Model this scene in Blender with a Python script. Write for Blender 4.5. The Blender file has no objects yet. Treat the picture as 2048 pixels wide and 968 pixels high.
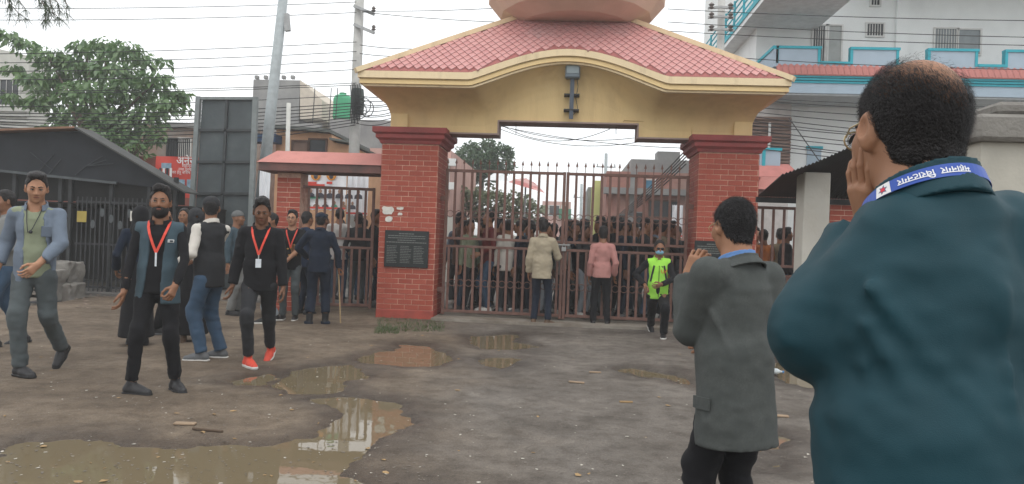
import bpy, math, random
import numpy as np
from mathutils import Vector, Matrix, Euler
R = math.radians
rnd = random.Random(7)
scn = bpy.context.scene
COL = scn.collection

# ------------------------------------------------------------------ camera, sky, sun, exposure
CAM_H = 1.40
FPX = 1450.0                       # focal length in pixels of a 2048 px wide frame
cam = bpy.data.cameras.new('camera')
cam.sensor_width = 36.0
cam.lens = FPX / 2048 * 36
cam.clip_start, cam.clip_end = 0.05, 3000
camo = bpy.data.objects.new('camera', cam); COL.objects.link(camo)
CAMROT = Matrix.Rotation(R(4.1), 3, 'Z') @ Matrix.Rotation(R(90), 3, 'X') @ Matrix.Rotation(R(2.1), 3, 'Z')
camo.matrix_world = Matrix.Translation((0, 0, CAM_H)) @ CAMROT.to_4x4()
scn.camera = camo

SUN_EL, SUN_AZ = 62, 200            # soft sun behind cloud, high, from behind the camera
world = bpy.data.worlds.new('World'); scn.world = world; world.use_nodes = True
wn = world.node_tree; wn.nodes.clear()
def wnode(t, **k):
    n = wn.nodes.new(t)
    for a, b in k.items(): setattr(n, a, b)
    return n
sky = wnode('ShaderNodeTexSky', sky_type='NISHITA', sun_disc=False)
sky.sun_elevation = R(SUN_EL); sky.sun_rotation = R(SUN_AZ); sky.dust_density = 4.0; sky.air_density = 1.0
bg1 = wnode('ShaderNodeBackground'); bg1.inputs[1].default_value = 0.10
wn.links.new(sky.outputs[0], bg1.inputs[0])
tc = wnode('ShaderNodeTexCoord'); nz = wnode('ShaderNodeTexNoise')       # even cloud deck, slightly mottled
nz.inputs['Scale'].default_value = 2.2; nz.inputs['Detail'].default_value = 4
rampw = wnode('ShaderNodeValToRGB')
rampw.color_ramp.elements[0].position = .3; rampw.color_ramp.elements[0].color = (.92, .95, .97, 1)
rampw.color_ramp.elements[1].position = .75; rampw.color_ramp.elements[1].color = (1, 1, 1, 1)
wn.links.new(tc.outputs['Generated'], nz.inputs['Vector']); wn.links.new(nz.outputs[0], rampw.inputs[0])
bg2 = wnode('ShaderNodeBackground'); bg2.inputs[1].default_value = 1.25
wn.links.new(rampw.outputs[0], bg2.inputs[0])
mixw = wnode('ShaderNodeMixShader'); mixw.inputs[0].default_value = .88
wo = wnode('ShaderNodeOutputWorld')
wn.links.new(bg1.outputs[0], mixw.inputs[1]); wn.links.new(bg2.outputs[0], mixw.inputs[2]); wn.links.new(mixw.outputs[0], wo.inputs[0])
sl = bpy.data.lights.new('sun', 'SUN'); sl.energy = 0.6; sl.angle = R(30); sl.color = (1, .96, .9)
so = bpy.data.objects.new('sun', sl); COL.objects.link(so)
so.rotation_euler = (R(90 - SUN_EL), 0, R(SUN_AZ - 180)); so.location = (0, 0, 30)
vs = scn.view_settings
scn.display_settings.display_device = 'sRGB'
vs.view_transform = 'Standard'; vs.look = 'None'; vs.gamma = 1; vs.use_curve_mapping = False
vs.exposure = 0.35
scn.render.engine = 'CYCLES'
scn.cycles.max_bounces = 5; scn.cycles.diffuse_bounces = 3; scn.cycles.glossy_bounces = 3
scn.cycles.transparent_max_bounces = 8; scn.cycles.transmission_bounces = 3
scn.cycles.caustics_reflective = False; scn.cycles.caustics_refractive = False
scn.cycles.use_denoising = True; scn.cycles.volume_bounces = 2

def ray(px, py):
    return CAMROT @ Vector(((px - 1024) / FPX, -(py - 484) / FPX, -1.0))
def at(px, py, Y):
    """the point of the vertical plane y = Y seen at a photo pixel (used only to read sizes off the photo)"""
    d = ray(px, py); t = Y / d.y
    return Vector((d.x * t, Y, CAM_H + d.z * t))
def gnd(px, py, z=0.0):
    d = ray(px, py); t = (z - CAM_H) / d.z
    return Vector((d.x * t, d.y * t, z))

# ------------------------------------------------------------------ materials
MATS = {}
def mat(name, col, rough=.8, var=.12, vscale=6., bump=.0, bscale=40., spec=.3, metal=0., col2=None, c2amt=.5, c2scale=1.5,
        stretch=None, sheen=0., emit=None, sss=0., coat=0.):
    if name in MATS: return MATS[name]
    m = bpy.data.materials.new(name); m.use_nodes = True
    nt = m.node_tree; N = nt.nodes; L = nt.links
    b = N['Principled BSDF']
    b.inputs['Roughness'].default_value = rough
    b.inputs['Metallic'].default_value = metal
    b.inputs['Specular IOR Level'].default_value = spec
    if sheen: b.inputs['Sheen Weight'].default_value = sheen
    if coat: b.inputs['Coat Weight'].default_value = coat
    if sss:
        b.inputs['Subsurface Weight'].default_value = sss; b.inputs['Subsurface Radius'].default_value = (.012, .004, .002)
        b.inputs['Subsurface Scale'].default_value = 1.0
    c = (*col, 1)
    t = N.new('ShaderNodeTexCoord'); src = t.outputs['Object']
    if stretch:
        mp = N.new('ShaderNodeMapping'); mp.inputs['Scale'].default_value = stretch
        L.new(src, mp.inputs[0]); src = mp.outputs[0]
    out = None
    if var > 0:
        n = N.new('ShaderNodeTexNoise'); n.inputs['Scale'].default_value = vscale; n.inputs['Detail'].default_value = 5
        L.new(src, n.inputs['Vector'])
        mr = N.new('ShaderNodeMapRange'); mr.inputs[1].default_value = .25; mr.inputs[2].default_value = .75
        mr.inputs[3].default_value = 1 - var; mr.inputs[4].default_value = 1 + var
        L.new(n.outputs[0], mr.inputs[0])
        mx = N.new('ShaderNodeMix'); mx.data_type = 'RGBA'; mx.blend_type = 'MULTIPLY'; mx.inputs[0].default_value = 1
        mx.inputs[6].default_value = c; L.new(mr.outputs[0], mx.inputs[7]); out = mx.outputs[2]
    if col2 is not None:
        n2 = N.new('ShaderNodeTexNoise'); n2.inputs['Scale'].default_value = c2scale; n2.inputs['Detail'].default_value = 7
        n2.inputs['Roughness'].default_value = .65
        L.new(src, n2.inputs['Vector'])
        r2 = N.new('ShaderNodeMapRange'); r2.inputs[1].default_value = 1 - c2amt - .12; r2.inputs[2].default_value = 1 - c2amt + .12
        L.new(n2.outputs[0], r2.inputs[0])
        m2 = N.new('ShaderNodeMix'); m2.data_type = 'RGBA'
        L.new(r2.outputs[0], m2.inputs[0])
        if out: L.new(out, m2.inputs[6])
        else: m2.inputs[6].default_value = c
        m2.inputs[7].default_value = (*col2, 1); out = m2.outputs[2]
    if out: L.new(out, b.inputs['Base Color'])
    else: b.inputs['Base Color'].default_value = c
    if bump:
        n3 = N.new('ShaderNodeTexNoise'); n3.inputs['Scale'].default_value = bscale; n3.inputs['Detail'].default_value = 4
        L.new(src, n3.inputs['Vector'])
        bp = N.new('ShaderNodeBump'); bp.inputs['Strength'].default_value = bump; bp.inputs['Distance'].default_value = .02
        L.new(n3.outputs[0], bp.inputs['Height']); L.new(bp.outputs[0], b.inputs['Normal'])
    if emit:
        b.inputs['Emission Color'].default_value = (*col, 1); b.inputs['Emission Strength'].default_value = emit
    MATS[name] = m
    return m
def cloth(name, col, rough=.9, bump=.25, bscale=260., var=.10, vscale=9.):
    return mat('cloth_' + name, col, rough, var, vscale, bump, bscale, spec=.12, sheen=.04)

# ------------------------------------------------------------------ mesh helpers
class MB:
    def __init__(s): s.v = []; s.f = []
    def add(s, vs, fs):
        o = len(s.v); s.v += [tuple(p) for p in vs]; s.f += [tuple(i + o for i in f) for f in fs]; return s
    def box(s, x0, x1, y0, y1, z0, z1):
        return s.add([(x0,y0,z0),(x1,y0,z0),(x1,y1,z0),(x0,y1,z0),(x0,y0,z1),(x1,y0,z1),(x1,y1,z1),(x0,y1,z1)],
                     [(0,3,2,1),(4,5,6,7),(0,1,5,4),(1,2,6,5),(2,3,7,6),(3,0,4,7)])
    def bbox(s, x0, x1, y0, y1, z0, z1, e):
        """box with its edges cut at 45 degrees"""
        X = (x0, x0+e, x1-e, x1); Y = (y0, y0+e, y1-e, y1); Z = (z0, z0+e, z1-e, z1)
        p = {}
        vs = []
        for i in (0, 1):
            for j in (0, 1):
                for k in (0, 1):
                    xi, yi, zi = (0, 3)[i], (0, 3)[j], (0, 3)[k]; xo, yo, zo = (1, 2)[i], (1, 2)[j], (1, 2)[k]
                    p[i,j,k] = len(vs); vs += [(X[xi],Y[yo],Z[zo]), (X[xo],Y[yi],Z[zo]), (X[xo],Y[yo],Z[zi])]
        fs = []
        for a in (0, 1):
            q = [(0,0),(1,0),(1,1),(0,1)]
            fs.append([p[a,j,k] for j, k in q]); fs.append([p[j,a,k]+1 for j, k in q]); fs.append([p[j,k,a]+2 for j, k in q])
        for j in (0, 1):
            for k in (0, 1):
                fs.append([p[0,j,k]+1, p[1,j,k]+1, p[1,j,k]+2, p[0,j,k]+2])
                fs.append([p[j,0,k]+0, p[j,1,k]+0, p[j,1,k]+2, p[j,0,k]+2])
                fs.append([p[j,k,0]+0, p[j,k,1]+0, p[j,k,1]+1, p[j,k,0]+1])
        for i in (0, 1):
            for j in (0, 1):
                for k in (0, 1): fs.append([p[i,j,k], p[i,j,k]+1, p[i,j,k]+2])
        return s.add(vs, fs)
    def bar(s, a, b, w, h=None, up=(0, 0, 1)):
        """rectangular bar from a to b, w across and h along 'up'"""
        h = h or w; a = Vector(a); b = Vector(b); d = (b - a).normalized(); u = Vector(up)
        if abs(d.dot(u)) > .95: u = Vector((0, 1, 0))
        x = d.cross(u).normalized() * (w / 2); y = x.normalized().cross(d) * (h / 2)
        return s.add([a-x-y, a+x-y, a+x+y, a-x+y, b-x-y, b+x-y, b+x+y, b-x+y],
                     [(0,3,2,1),(4,5,6,7),(0,1,5,4),(1,2,6,5),(2,3,7,6),(3,0,4,7)])
    def tube(s, pts, r, n=6, close=False, cap=True):
        pts = [Vector(p) for p in pts]; m = len(pts); rs = r if isinstance(r, (list, tuple)) else [r] * m
        vs = []; fs = []; pu = None
        for i, p in enumerate(pts):
            if close: d = pts[(i+1) % m] - pts[i-1]
            else: d = pts[min(i+1, m-1)] - pts[max(i-1, 0)]
            d.normalize()
            u = pu if pu is not None else (Vector((0, 0, 1)) if abs(d.z) < .9 else Vector((1, 0, 0)))
            x = d.cross(u).normalized(); u = x.cross(d).normalized(); pu = u
            for k in range(n):
                a = 2 * math.pi * k / n; vs.append(p + (x * math.cos(a) + u * math.sin(a)) * rs[i])
        for i in range(m if close else m - 1):
            for k in range(n):
                j = (i + 1) % m
                fs.append((i*n+k, i*n+(k+1) % n, j*n+(k+1) % n, j*n+k))
        if cap and not close: fs += [tuple(range(n))[::-1], tuple((m-1)*n + k for k in range(n))]
        return s.add(vs, fs)
    def prism(s, poly, ax, d0, d1):
        """extrude polygon (2D) along an axis: ax='y' poly is (x,z), ax='x' poly is (y,z), ax='z' poly is (x,y)"""
        f = {'y': lambda p, d: (p[0], d, p[1]), 'x': lambda p, d: (d, p[0], p[1]), 'z': lambda p, d: (p[0], p[1], d)}[ax]
        n = len(poly)
        return s.add([f(p, d0) for p in poly] + [f(p, d1) for p in poly],
                     [tuple(range(n)), tuple(range(2*n-1, n-1, -1))] + [(i, i+n, (i+1) % n + n, (i+1) % n) for i in range(n)])
    def lathe(s, prof, c=(0, 0, 0), n=16):
        c = Vector(c); vs = []; fs = []
        for r, z in prof:
            for k in range(n): a = 2*math.pi*k/n; vs.append(c + Vector((r*math.cos(a), r*math.sin(a), z)))
        for i in range(len(prof)-1):
            for k in range(n): fs.append((i*n+k, i*n+(k+1) % n, (i+1)*n+(k+1) % n, (i+1)*n+k))
        fs += [tuple(range(n))[::-1], tuple((len(prof)-1)*n+k for k in range(n))]
        return s.add(vs, fs)
    def sph(s, c, r, n=8, m=6):
        r = r if isinstance(r, (tuple, list)) else (r, r, r)
        prof = [(math.sin(math.pi*i/m), -math.cos(math.pi*i/m)) for i in range(m+1)]
        vs = []; fs = []
        for q, z in prof:
            for k in range(n):
                a = 2*math.pi*k/n; vs.append((c[0]+r[0]*q*math.cos(a), c[1]+r[1]*q*math.sin(a), c[2]+r[2]*z))
        for i in range(m):
            for k in range(n): fs.append((i*n+k, i*n+(k+1) % n, (i+1)*n+(k+1) % n, (i+1)*n+k))
        return s.add(vs, fs)
    def mesh(s, name, smooth=False):
        me = bpy.data.meshes.new(name); me.from_pydata(s.v, [], s.f); me.validate(); me.update()
        import bmesh as _b
        bm = _b.new(); bm.from_mesh(me); _b.ops.recalc_face_normals(bm, faces=bm.faces); bm.to_mesh(me); bm.free()
        if smooth: me.polygons.foreach_set('use_smooth', [True] * len(me.polygons))
        return me
def link(name, me, m=None, parent=None, loc=None, rot=None):
    o = bpy.data.objects.new(name, me); COL.objects.link(o)
    if me is not None and m is not None:
        if len(me.materials) == 0: me.materials.append(m)
        else: o.material_slots[0].link = 'OBJECT'; o.material_slots[0].material = m
    if parent is not None: o.parent = parent
    if loc is not None: o.location = loc
    if rot is not None: o.rotation_euler = rot
    return o
def mk(name, mb, m, parent=None, smooth=False, **k):
    return link(name, mb.mesh(name, smooth), m, parent, **k)
def tag(o, label=None, cat=None, group=None, kind=None):
    for k, v in (('label', label), ('category', cat), ('group', group), ('kind', kind)):
        if v: o[k] = v
    return o
def empty(name, loc=(0, 0, 0), rot=(0, 0, 0)):
    o = bpy.data.objects.new(name, None); COL.objects.link(o); o.location = loc; o.rotation_euler = rot
    o.empty_display_size = .1
    return o
def text_mesh(s, size, m, name='lettering', parent=None, loc=(0,0,0), rot=(0,0,0), align='CENTER', depth=.001, bold=0.0):
    cu = bpy.data.curves.new(name, 'FONT'); cu.body = s; cu.size = size; cu.align_x = align; cu.align_y = 'CENTER'; cu.extrude = depth
    cu.offset = bold; cu.resolution_u = 2
    to = bpy.data.objects.new(name, cu); COL.objects.link(to)
    dg = bpy.context.evaluated_depsgraph_get()
    me = bpy.data.meshes.new_from_object(to.evaluated_get(dg))
    bpy.data.objects.remove(to); bpy.data.curves.remove(cu)
    me.materials.clear()
    return link(name, me, m, parent, loc, rot)

# ------------------------------------------------------------------ ground, puddles, street
def npnoise(x, y, z=0.0, seed=0):
    """smooth value noise, vectorised"""
    xi = np.floor(x).astype(np.int64); yi = np.floor(y).astype(np.int64); zi = np.floor(np.asarray(z) + 0*x).astype(np.int64)
    fx = x - xi; fy = y - yi; fz = z - zi
    fx = fx*fx*(3-2*fx); fy = fy*fy*(3-2*fy); fz = fz*fz*(3-2*fz)
    def h(a, b, c):
        n = (a*374761393 + b*668265263 + c*2147483647 + seed*1274126177) & 0xffffffff
        n = ((n ^ (n >> 13)) * 1274126177) & 0xffffffff
        n = ((n ^ (n >> 16)) * 2246822519) & 0xffffffff
        return ((n ^ (n >> 15)) & 0xffff) / 65535.0
    r = 0
    for dx in (0, 1):
        for dy in (0, 1):
            for dz in (0, 1):
                w = (fx if dx else 1-fx)*(fy if dy else 1-fy)*(fz if dz else 1-fz)
                r = r + w*h(xi+dx, yi+dy, zi+dz)
    return r
def fbm(x, y, f, o=4, seed=0):
    r = 0; a = .5
    for i in range(o):
        r = r + a*npnoise(x*f, y*f, 0.0, seed+i); f *= 2.1; a *= .5
    return r
PUD = [
 [(-60,960),(-40,925),(0,903),(50,880),(130,868),(200,871),(245,870),(262,886),(330,893),(420,882),(480,880),(530,884),(575,878),(620,870),
  (655,850),(672,830),(640,812),(628,797),(700,790),(790,795),(815,805),(825,835),(830,850),(795,865),(768,885),(745,905),(715,925),
  (720,942),(760,955),(850,975),(900,1030),(600,1080),(100,1080),(-200,1060)],
 [(545,770),(590,740),(640,728),(700,726),(730,735),(765,745),(748,755),(700,760),(682,775),(640,785),(580,784)],
 [(420,762),(470,748),(545,742),(560,752),(530,768),(470,772)],
 [(705,720),(745,702),(800,686),(860,690),(900,708),(925,718),(890,732),(800,734),(740,728)],
 [(925,668),(1040,667),(1030,680),(1080,693),(1040,700),(965,697),(940,685)],
 [(945,716),(985,708),(1060,715),(1040,730),(1000,738),(960,729)],
 [(1230,737),(1270,732),(1350,744),(1400,760),(1400,775),(1330,756),(1250,751)],
 [(1535,724),(1600,716),(1700,740),(1700,768),(1610,772),(1545,752)],
 [(1500,870),(1540,857),(1580,874),(1560,893),(1510,894)],
 [(1495,920),(1540,905),(1600,915),(1600,938),(1530,942)],
]
PUDW = [np.array([gnd(*p)[:2] for p in poly]) for poly in PUD]
def sdpoly(P, X, Y):
    d = np.full(X.shape, 1e9); ins = np.zeros(X.shape, bool)
    n = len(P)
    for i in range(n):
        a = P[i]; b = P[(i+1) % n]; ex, ey = b - a; wx = X - a[0]; wy = Y - a[1]
        t = np.clip((wx*ex + wy*ey) / (ex*ex + ey*ey + 1e-12), 0, 1)
        d = np.minimum(d, (wx-ex*t)**2 + (wy-ey*t)**2)
        c = ((a[1] <= Y) & (b[1] > Y)) | ((b[1] <= Y) & (a[1] > Y))
        with np.errstate(divide='ignore', invalid='ignore'):
            xc = a[0] + (Y - a[1]) * ex / np.where(ey == 0, 1e-9, ey)
        ins ^= c & (X < xc)
    return np.where(ins, -np.sqrt(d), np.sqrt(d))
WATER_Z = -0.016
def ground_h(X, Y):
    h = (fbm(X, Y, .55, 3, 3) - .45)*.035 + (fbm(X, Y, 3.1, 4, 9) - .42)*.040 + (fbm(X, Y, 15., 3, 5) - .4)*.014
    h = np.maximum(h, -.008)
    wet = np.full(X.shape, 9.0)
    for P in PUDW:
        s = sdpoly(P, X, Y) + (fbm(X, Y, 2.6, 3, 21) - .45)*.34 + (fbm(X, Y, 11., 3, 31) - .42)*.13
        wet = np.minimum(wet, s)
    t = np.clip((wet + .22)/.30, 0, 1); t = t*t*(3-2*t)
    h = h*np.clip((wet + .05)/.5, .15, 1) + (-.060)*(1-t)*1.0 + .004
    apron = np.clip((Y - 11.6)/.7, 0, 1)*(np.abs(X) < 60)
    h = h*(1 - .8*apron) + .05*np.clip((Y-11.4)/2.2, 0, 1)
    return h, wet
def grid_mesh(xs, ys, name):
    X, Y = np.meshgrid(xs, ys); h, wet = ground_h(X, Y)
    nx, ny = len(xs), len(ys)
    V = np.stack([X, Y, h], -1).reshape(-1, 3)
    i = np.arange(nx*ny).reshape(ny, nx)
    F = np.stack([i[:-1, :-1], i[:-1, 1:], i[1:, 1:], i[1:, :-1]], -1).reshape(-1, 4)
    me = np_mesh(name, V, F)
    a = me.attributes.new('wet', 'FLOAT', 'POINT'); a.data.foreach_set('value', np.clip(1 - (wet + .02)/.34, 0, 1).astype(np.float32).ravel())
    gr = np.clip((X - (-1.7 + .22*(Y-4)*0 - .06*Y) + (fbm(X, Y, .8, 3, 41) - .47)*2.6)/1.6, 0, 1)
    b = me.attributes.new('gravel', 'FLOAT', 'POINT'); b.data.foreach_set('value', gr.astype(np.float32).ravel())
    return me
def np_mesh(name, V, F, smooth=True):
    me = bpy.data.meshes.new(name)
    V = np.ascontiguousarray(V, np.float32); F = np.ascontiguousarray(F, np.int32)
    me.vertices.add(len(V)); me.vertices.foreach_set('co', V.ravel())
    k = F.shape[1]
    me.loops.add(F.size); me.loops.foreach_set('vertex_index', F.ravel())
    me.polygons.add(len(F)); me.polygons.foreach_set('loop_start', np.arange(0, F.size, k, dtype=np.int32))
    me.polygons.foreach_set('loop_total', np.full(len(F), k, np.int32))
    if smooth: me.polygons.foreach_set('use_smooth', np.ones(len(F), bool))
    me.update(); me.validate()
    return me
def ground_material():
    m = bpy.data.materials.new('wet_earth'); m.use_nodes = True; nt = m.node_tree; N = nt.nodes; L = nt.links; b = N['Principled BSDF']
    t = N.new('ShaderNodeTexCoord').outputs['Object']
    def noise(s, d=6, r=.6):
        n = N.new('ShaderNodeTexNoise'); n.inputs['Scale'].default_value = s; n.inputs['Detail'].default_value = d; n.inputs['Roughness'].default_value = r
        L.new(t, n.inputs['Vector']); return n.outputs[0]
    def ramp(x, stops):
        r = N.new('ShaderNodeValToRGB'); e = r.color_ramp.elements
        while len(e) < len(stops): e.new(.5)
        for q, (p, c) in zip(e, stops): q.position = p; q.color = (*c, 1)
        L.new(x, r.inputs[0]); return r.outputs[0]
    def mix(f, a, c, mode='MIX'):
        x = N.new('ShaderNodeMix'); x.data_type = 'RGBA'; x.blend_type = mode
        if isinstance(f, float): x.inputs[0].default_value = f
        else: L.new(f, x.inputs[0])
        for i, q in ((6, a), (7, c)):
            if isinstance(q, tuple): x.inputs[i].default_value = (*q, 1)
            else: L.new(q, x.inputs[i])
        return x.outputs[2]
    mud = ramp(noise(1.3), [(.25, (.120, .090, .064)), (.5, (.195, .150, .108)), (.75, (.26, .208, .154))])
    grv = ramp(noise(2.1), [(.25, (.128, .112, .096)), (.5, (.190, .168, .146)), (.8, (.25, .224, .196))])
    ag = N.new('ShaderNodeAttribute'); ag.attribute_name = 'gravel'
    c = mix(ag.outputs['Fac'], mud, grv)
    sp = noise(70, 3, .7); c = mix(1.0, c, ramp(sp, [(.3, (.72, .72, .72)), (.55, (1, 1, 1)), (.75, (1.22, 1.2, 1.16))]), 'MULTIPLY')
    vo = N.new('ShaderNodeTexVoronoi'); vo.inputs['Scale'].default_value = 38; L.new(t, vo.inputs['Vector'])
    c = mix(ramp(vo.outputs['Distance'], [(.10, (.5, .5, .5)), (.2, (0, 0, 0))]), c, (.27, .25, .22))
    c = mix(1.0, c, ramp(noise(.75, 7, .62), [(.34, (.68, .66, .64)), (.52, (.95, .95, .95)), (.7, (1.14, 1.13, 1.11))]), 'MULTIPLY')
    c = mix(1.0, c, ramp(noise(5.5, 6, .7), [(.36, (.70, .68, .66)), (.55, (1, 1, 1)), (.72, (1.12, 1.12, 1.1))]), 'MULTIPLY')
    aw = N.new('ShaderNodeAttribute'); aw.attribute_name = 'wet'
    c = mix(aw.outputs['Fac'], c, mix(1.0, c, (.50, .47, .45), 'MULTIPLY'))
    L.new(c, b.inputs['Base Color'])
    mr = N.new('ShaderNodeMapRange'); mr.inputs[3].default_value = .82; mr.inputs[4].default_value = .34
    nw = N.new('ShaderNodeMath'); nw.operation = 'MULTIPLY'; L.new(aw.outputs['Fac'], nw.inputs[0]); L.new(noise(3.5), nw.inputs[1])
    ml = N.new('ShaderNodeMath'); ml.operation = 'MULTIPLY'; ml.inputs[1].default_value = 1.7; L.new(nw.outputs[0], ml.inputs[0])
    L.new(ml.outputs[0], mr.inputs[0]); L.new(mr.outputs[0], b.inputs['Roughness'])
    b.inputs['Specular IOR Level'].default_value = .35
    bp = N.new('ShaderNodeBump'); bp.inputs['Strength'].default_value = .9; bp.inputs['Distance'].default_value = .016
    ad = N.new('ShaderNodeMath'); ad.operation = 'ADD'; L.new(noise(26, 6, .7), ad.inputs[0]); L.new(noise(110, 2, .7), ad.inputs[1])
    L.new(ad.outputs[0], bp.inputs['Height']); L.new(bp.outputs[0], b.inputs['Normal'])
    return m
GM = ground_material()
g = link('ground', grid_mesh(np.arange(-9, 9.001, .045), np.concatenate([np.arange(-.2, 6.2, .03), np.arange(6.2, 13.6, .055)]), 'ground'), GM)
tag(g, kind='structure')
def far_ground():
    mb = MB()
    for x0, x1, y0, y1, z in ((-800,-8.9,-60,14.2,-.03),(8.9,800,-60,14.2,-.03),(-8.9,8.9,-60,-.15,-.03),(-800,800,13.45,1500,.03)):
        mb.add([(x0,y0,z),(x1,y0,z),(x1,y1,z),(x0,y1,z)], [(0,1,2,3)])
    return mk('outer_ground', mb, mat('dusty_earth', (.17,.15,.125), .9, .2, .8, .3, 30))
tag(far_ground(), kind='structure')
# road beyond the gate, a little higher than the yard
mb = MB().prism([(13.75,.0),(13.75,.085),(14.1,.10),(140,.10),(140,0)], 'x', -14, 22)
tag(mk('road', mb, mat('asphalt', (.12,.115,.11), .8, .25, 1.2, .4, 60, col2=(.17,.15,.125), c2amt=.45, c2scale=.6)), kind='structure')
mb = MB().box(-2.2, 2.2, 12.15, 13.72, .0, .066)
tag(mk('gate_threshold', mb, mat('worn_concrete', (.26,.235,.20), .85, .2, 3, .4, 40, col2=(.17,.14,.11), c2amt=.45, c2scale=2)), kind='structure')
# muddy water
def water_material():
    m = bpy.data.materials.new('muddy_water'); m.use_nodes = True; nt = m.node_tree; b = nt.nodes['Principled BSDF']
    b.inputs['Base Color'].default_value = (.165, .132, .082, 1); b.inputs['Roughness'].default_value = .015
    b.inputs['IOR'].default_value = 1.33; b.inputs['Specular IOR Level'].default_value = .5
    t = nt.nodes.new('ShaderNodeTexCoord'); n = nt.nodes.new('ShaderNodeTexNoise'); n.inputs['Scale'].default_value = 7; n.inputs['Detail'].default_value = 2
    bp = nt.nodes.new('ShaderNodeBump'); bp.inputs['Strength'].default_value = .02; bp.inputs['Distance'].default_value = .02
    nt.links.new(t.outputs['Object'], n.inputs['Vector']); nt.links.new(n.outputs[0], bp.inputs['Height']); nt.links.new(bp.outputs[0], b.inputs['Normal'])
    return m
WM = water_material()
for ip, P in enumerate(PUDW):
    n = len(P); Q = []
    area = sum(P[i][0]*P[(i+1) % n][1] - P[(i+1) % n][0]*P[i][1] for i in range(n)); sg = 1 if area > 0 else -1
    for i in range(n):                                    # sheet a little wider than the basin; the ground cuts its outline
        e = P[(i+1) % n] - P[i-1]; nn = np.array([e[1], -e[0]])*sg; Q.append(tuple(P[i] + nn/(np.linalg.norm(nn)+1e-6)*.09))
    o = mk('puddle', MB().add([(x, y, WATER_Z - .0012*ip) for x, y in Q], [tuple(range(len(Q)))]), WM)
    tag(o, kind='structure')

# ------------------------------------------------------------------ entrance gateway
M_BRICK = [mat('brick_red_%d' % i, c, .75, .16, 14, .35, 60, col2=(.24,.07,.05), c2amt=.34, c2scale=5) for i, c in
           enumerate([(.35,.078,.050), (.32,.070,.046), (.37,.088,.058)])]
M_MORTAR = mat('mortar', (.58,.38,.29), .9, .15, 20, .3, 60, col2=(.34,.13,.10), c2amt=.46, c2scale=4)
M_REDPAINT = mat('red_render', (.36,.075,.055), .8, .18, 5, .3, 50, col2=(.22,.055,.045), c2amt=.4, c2scale=3)
M_CAP = mat('maroon_paint', (.29,.062,.058), .7, .15, 4, .25, 40, col2=(.20,.06,.055), c2amt=.4, c2scale=3)
M_YEL = mat('ochre_paint', (.76,.57,.29), .8, .07, 3, .15, 50, col2=(.67,.49,.25), c2amt=.38, c2scale=3.5, stretch=(1, 1, .22))
M_CREAM = mat('cream_paint', (.80,.65,.42), .75, .08, 4, .15, 50, col2=(.60,.48,.31), c2amt=.38, c2scale=4, stretch=(1, 1, .3))
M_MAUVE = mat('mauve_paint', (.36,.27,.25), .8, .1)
M_TILE = [mat('roof_tile_%d' % i, c, .75, .14, 7, .25, 50, col2=(.48,.30,.29), c2amt=.42, c2scale=1.2) for i, c in
          enumerate([(.56,.27,.255), (.53,.25,.24), (.58,.29,.275)])]
M_TILEBED = mat('roof_bed', (.33,.12,.11), .85)
M_IRON = mat('gate_iron', (.165,.088,.070), .6, .2, 9, .25, 60, col2=(.11,.065,.054), c2amt=.4, c2scale=6)
M_STEEL = mat('galvanised', (.36,.37,.37), .5, .15, 10, .1, 40, metal=.3)
M_DARKIRON = mat('dark_iron', (.035,.037,.04), .6, .3, 8, .2, 50)
PY = 12.30; PW = .98; GAP = 2.20; CAPZ = 3.02

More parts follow.
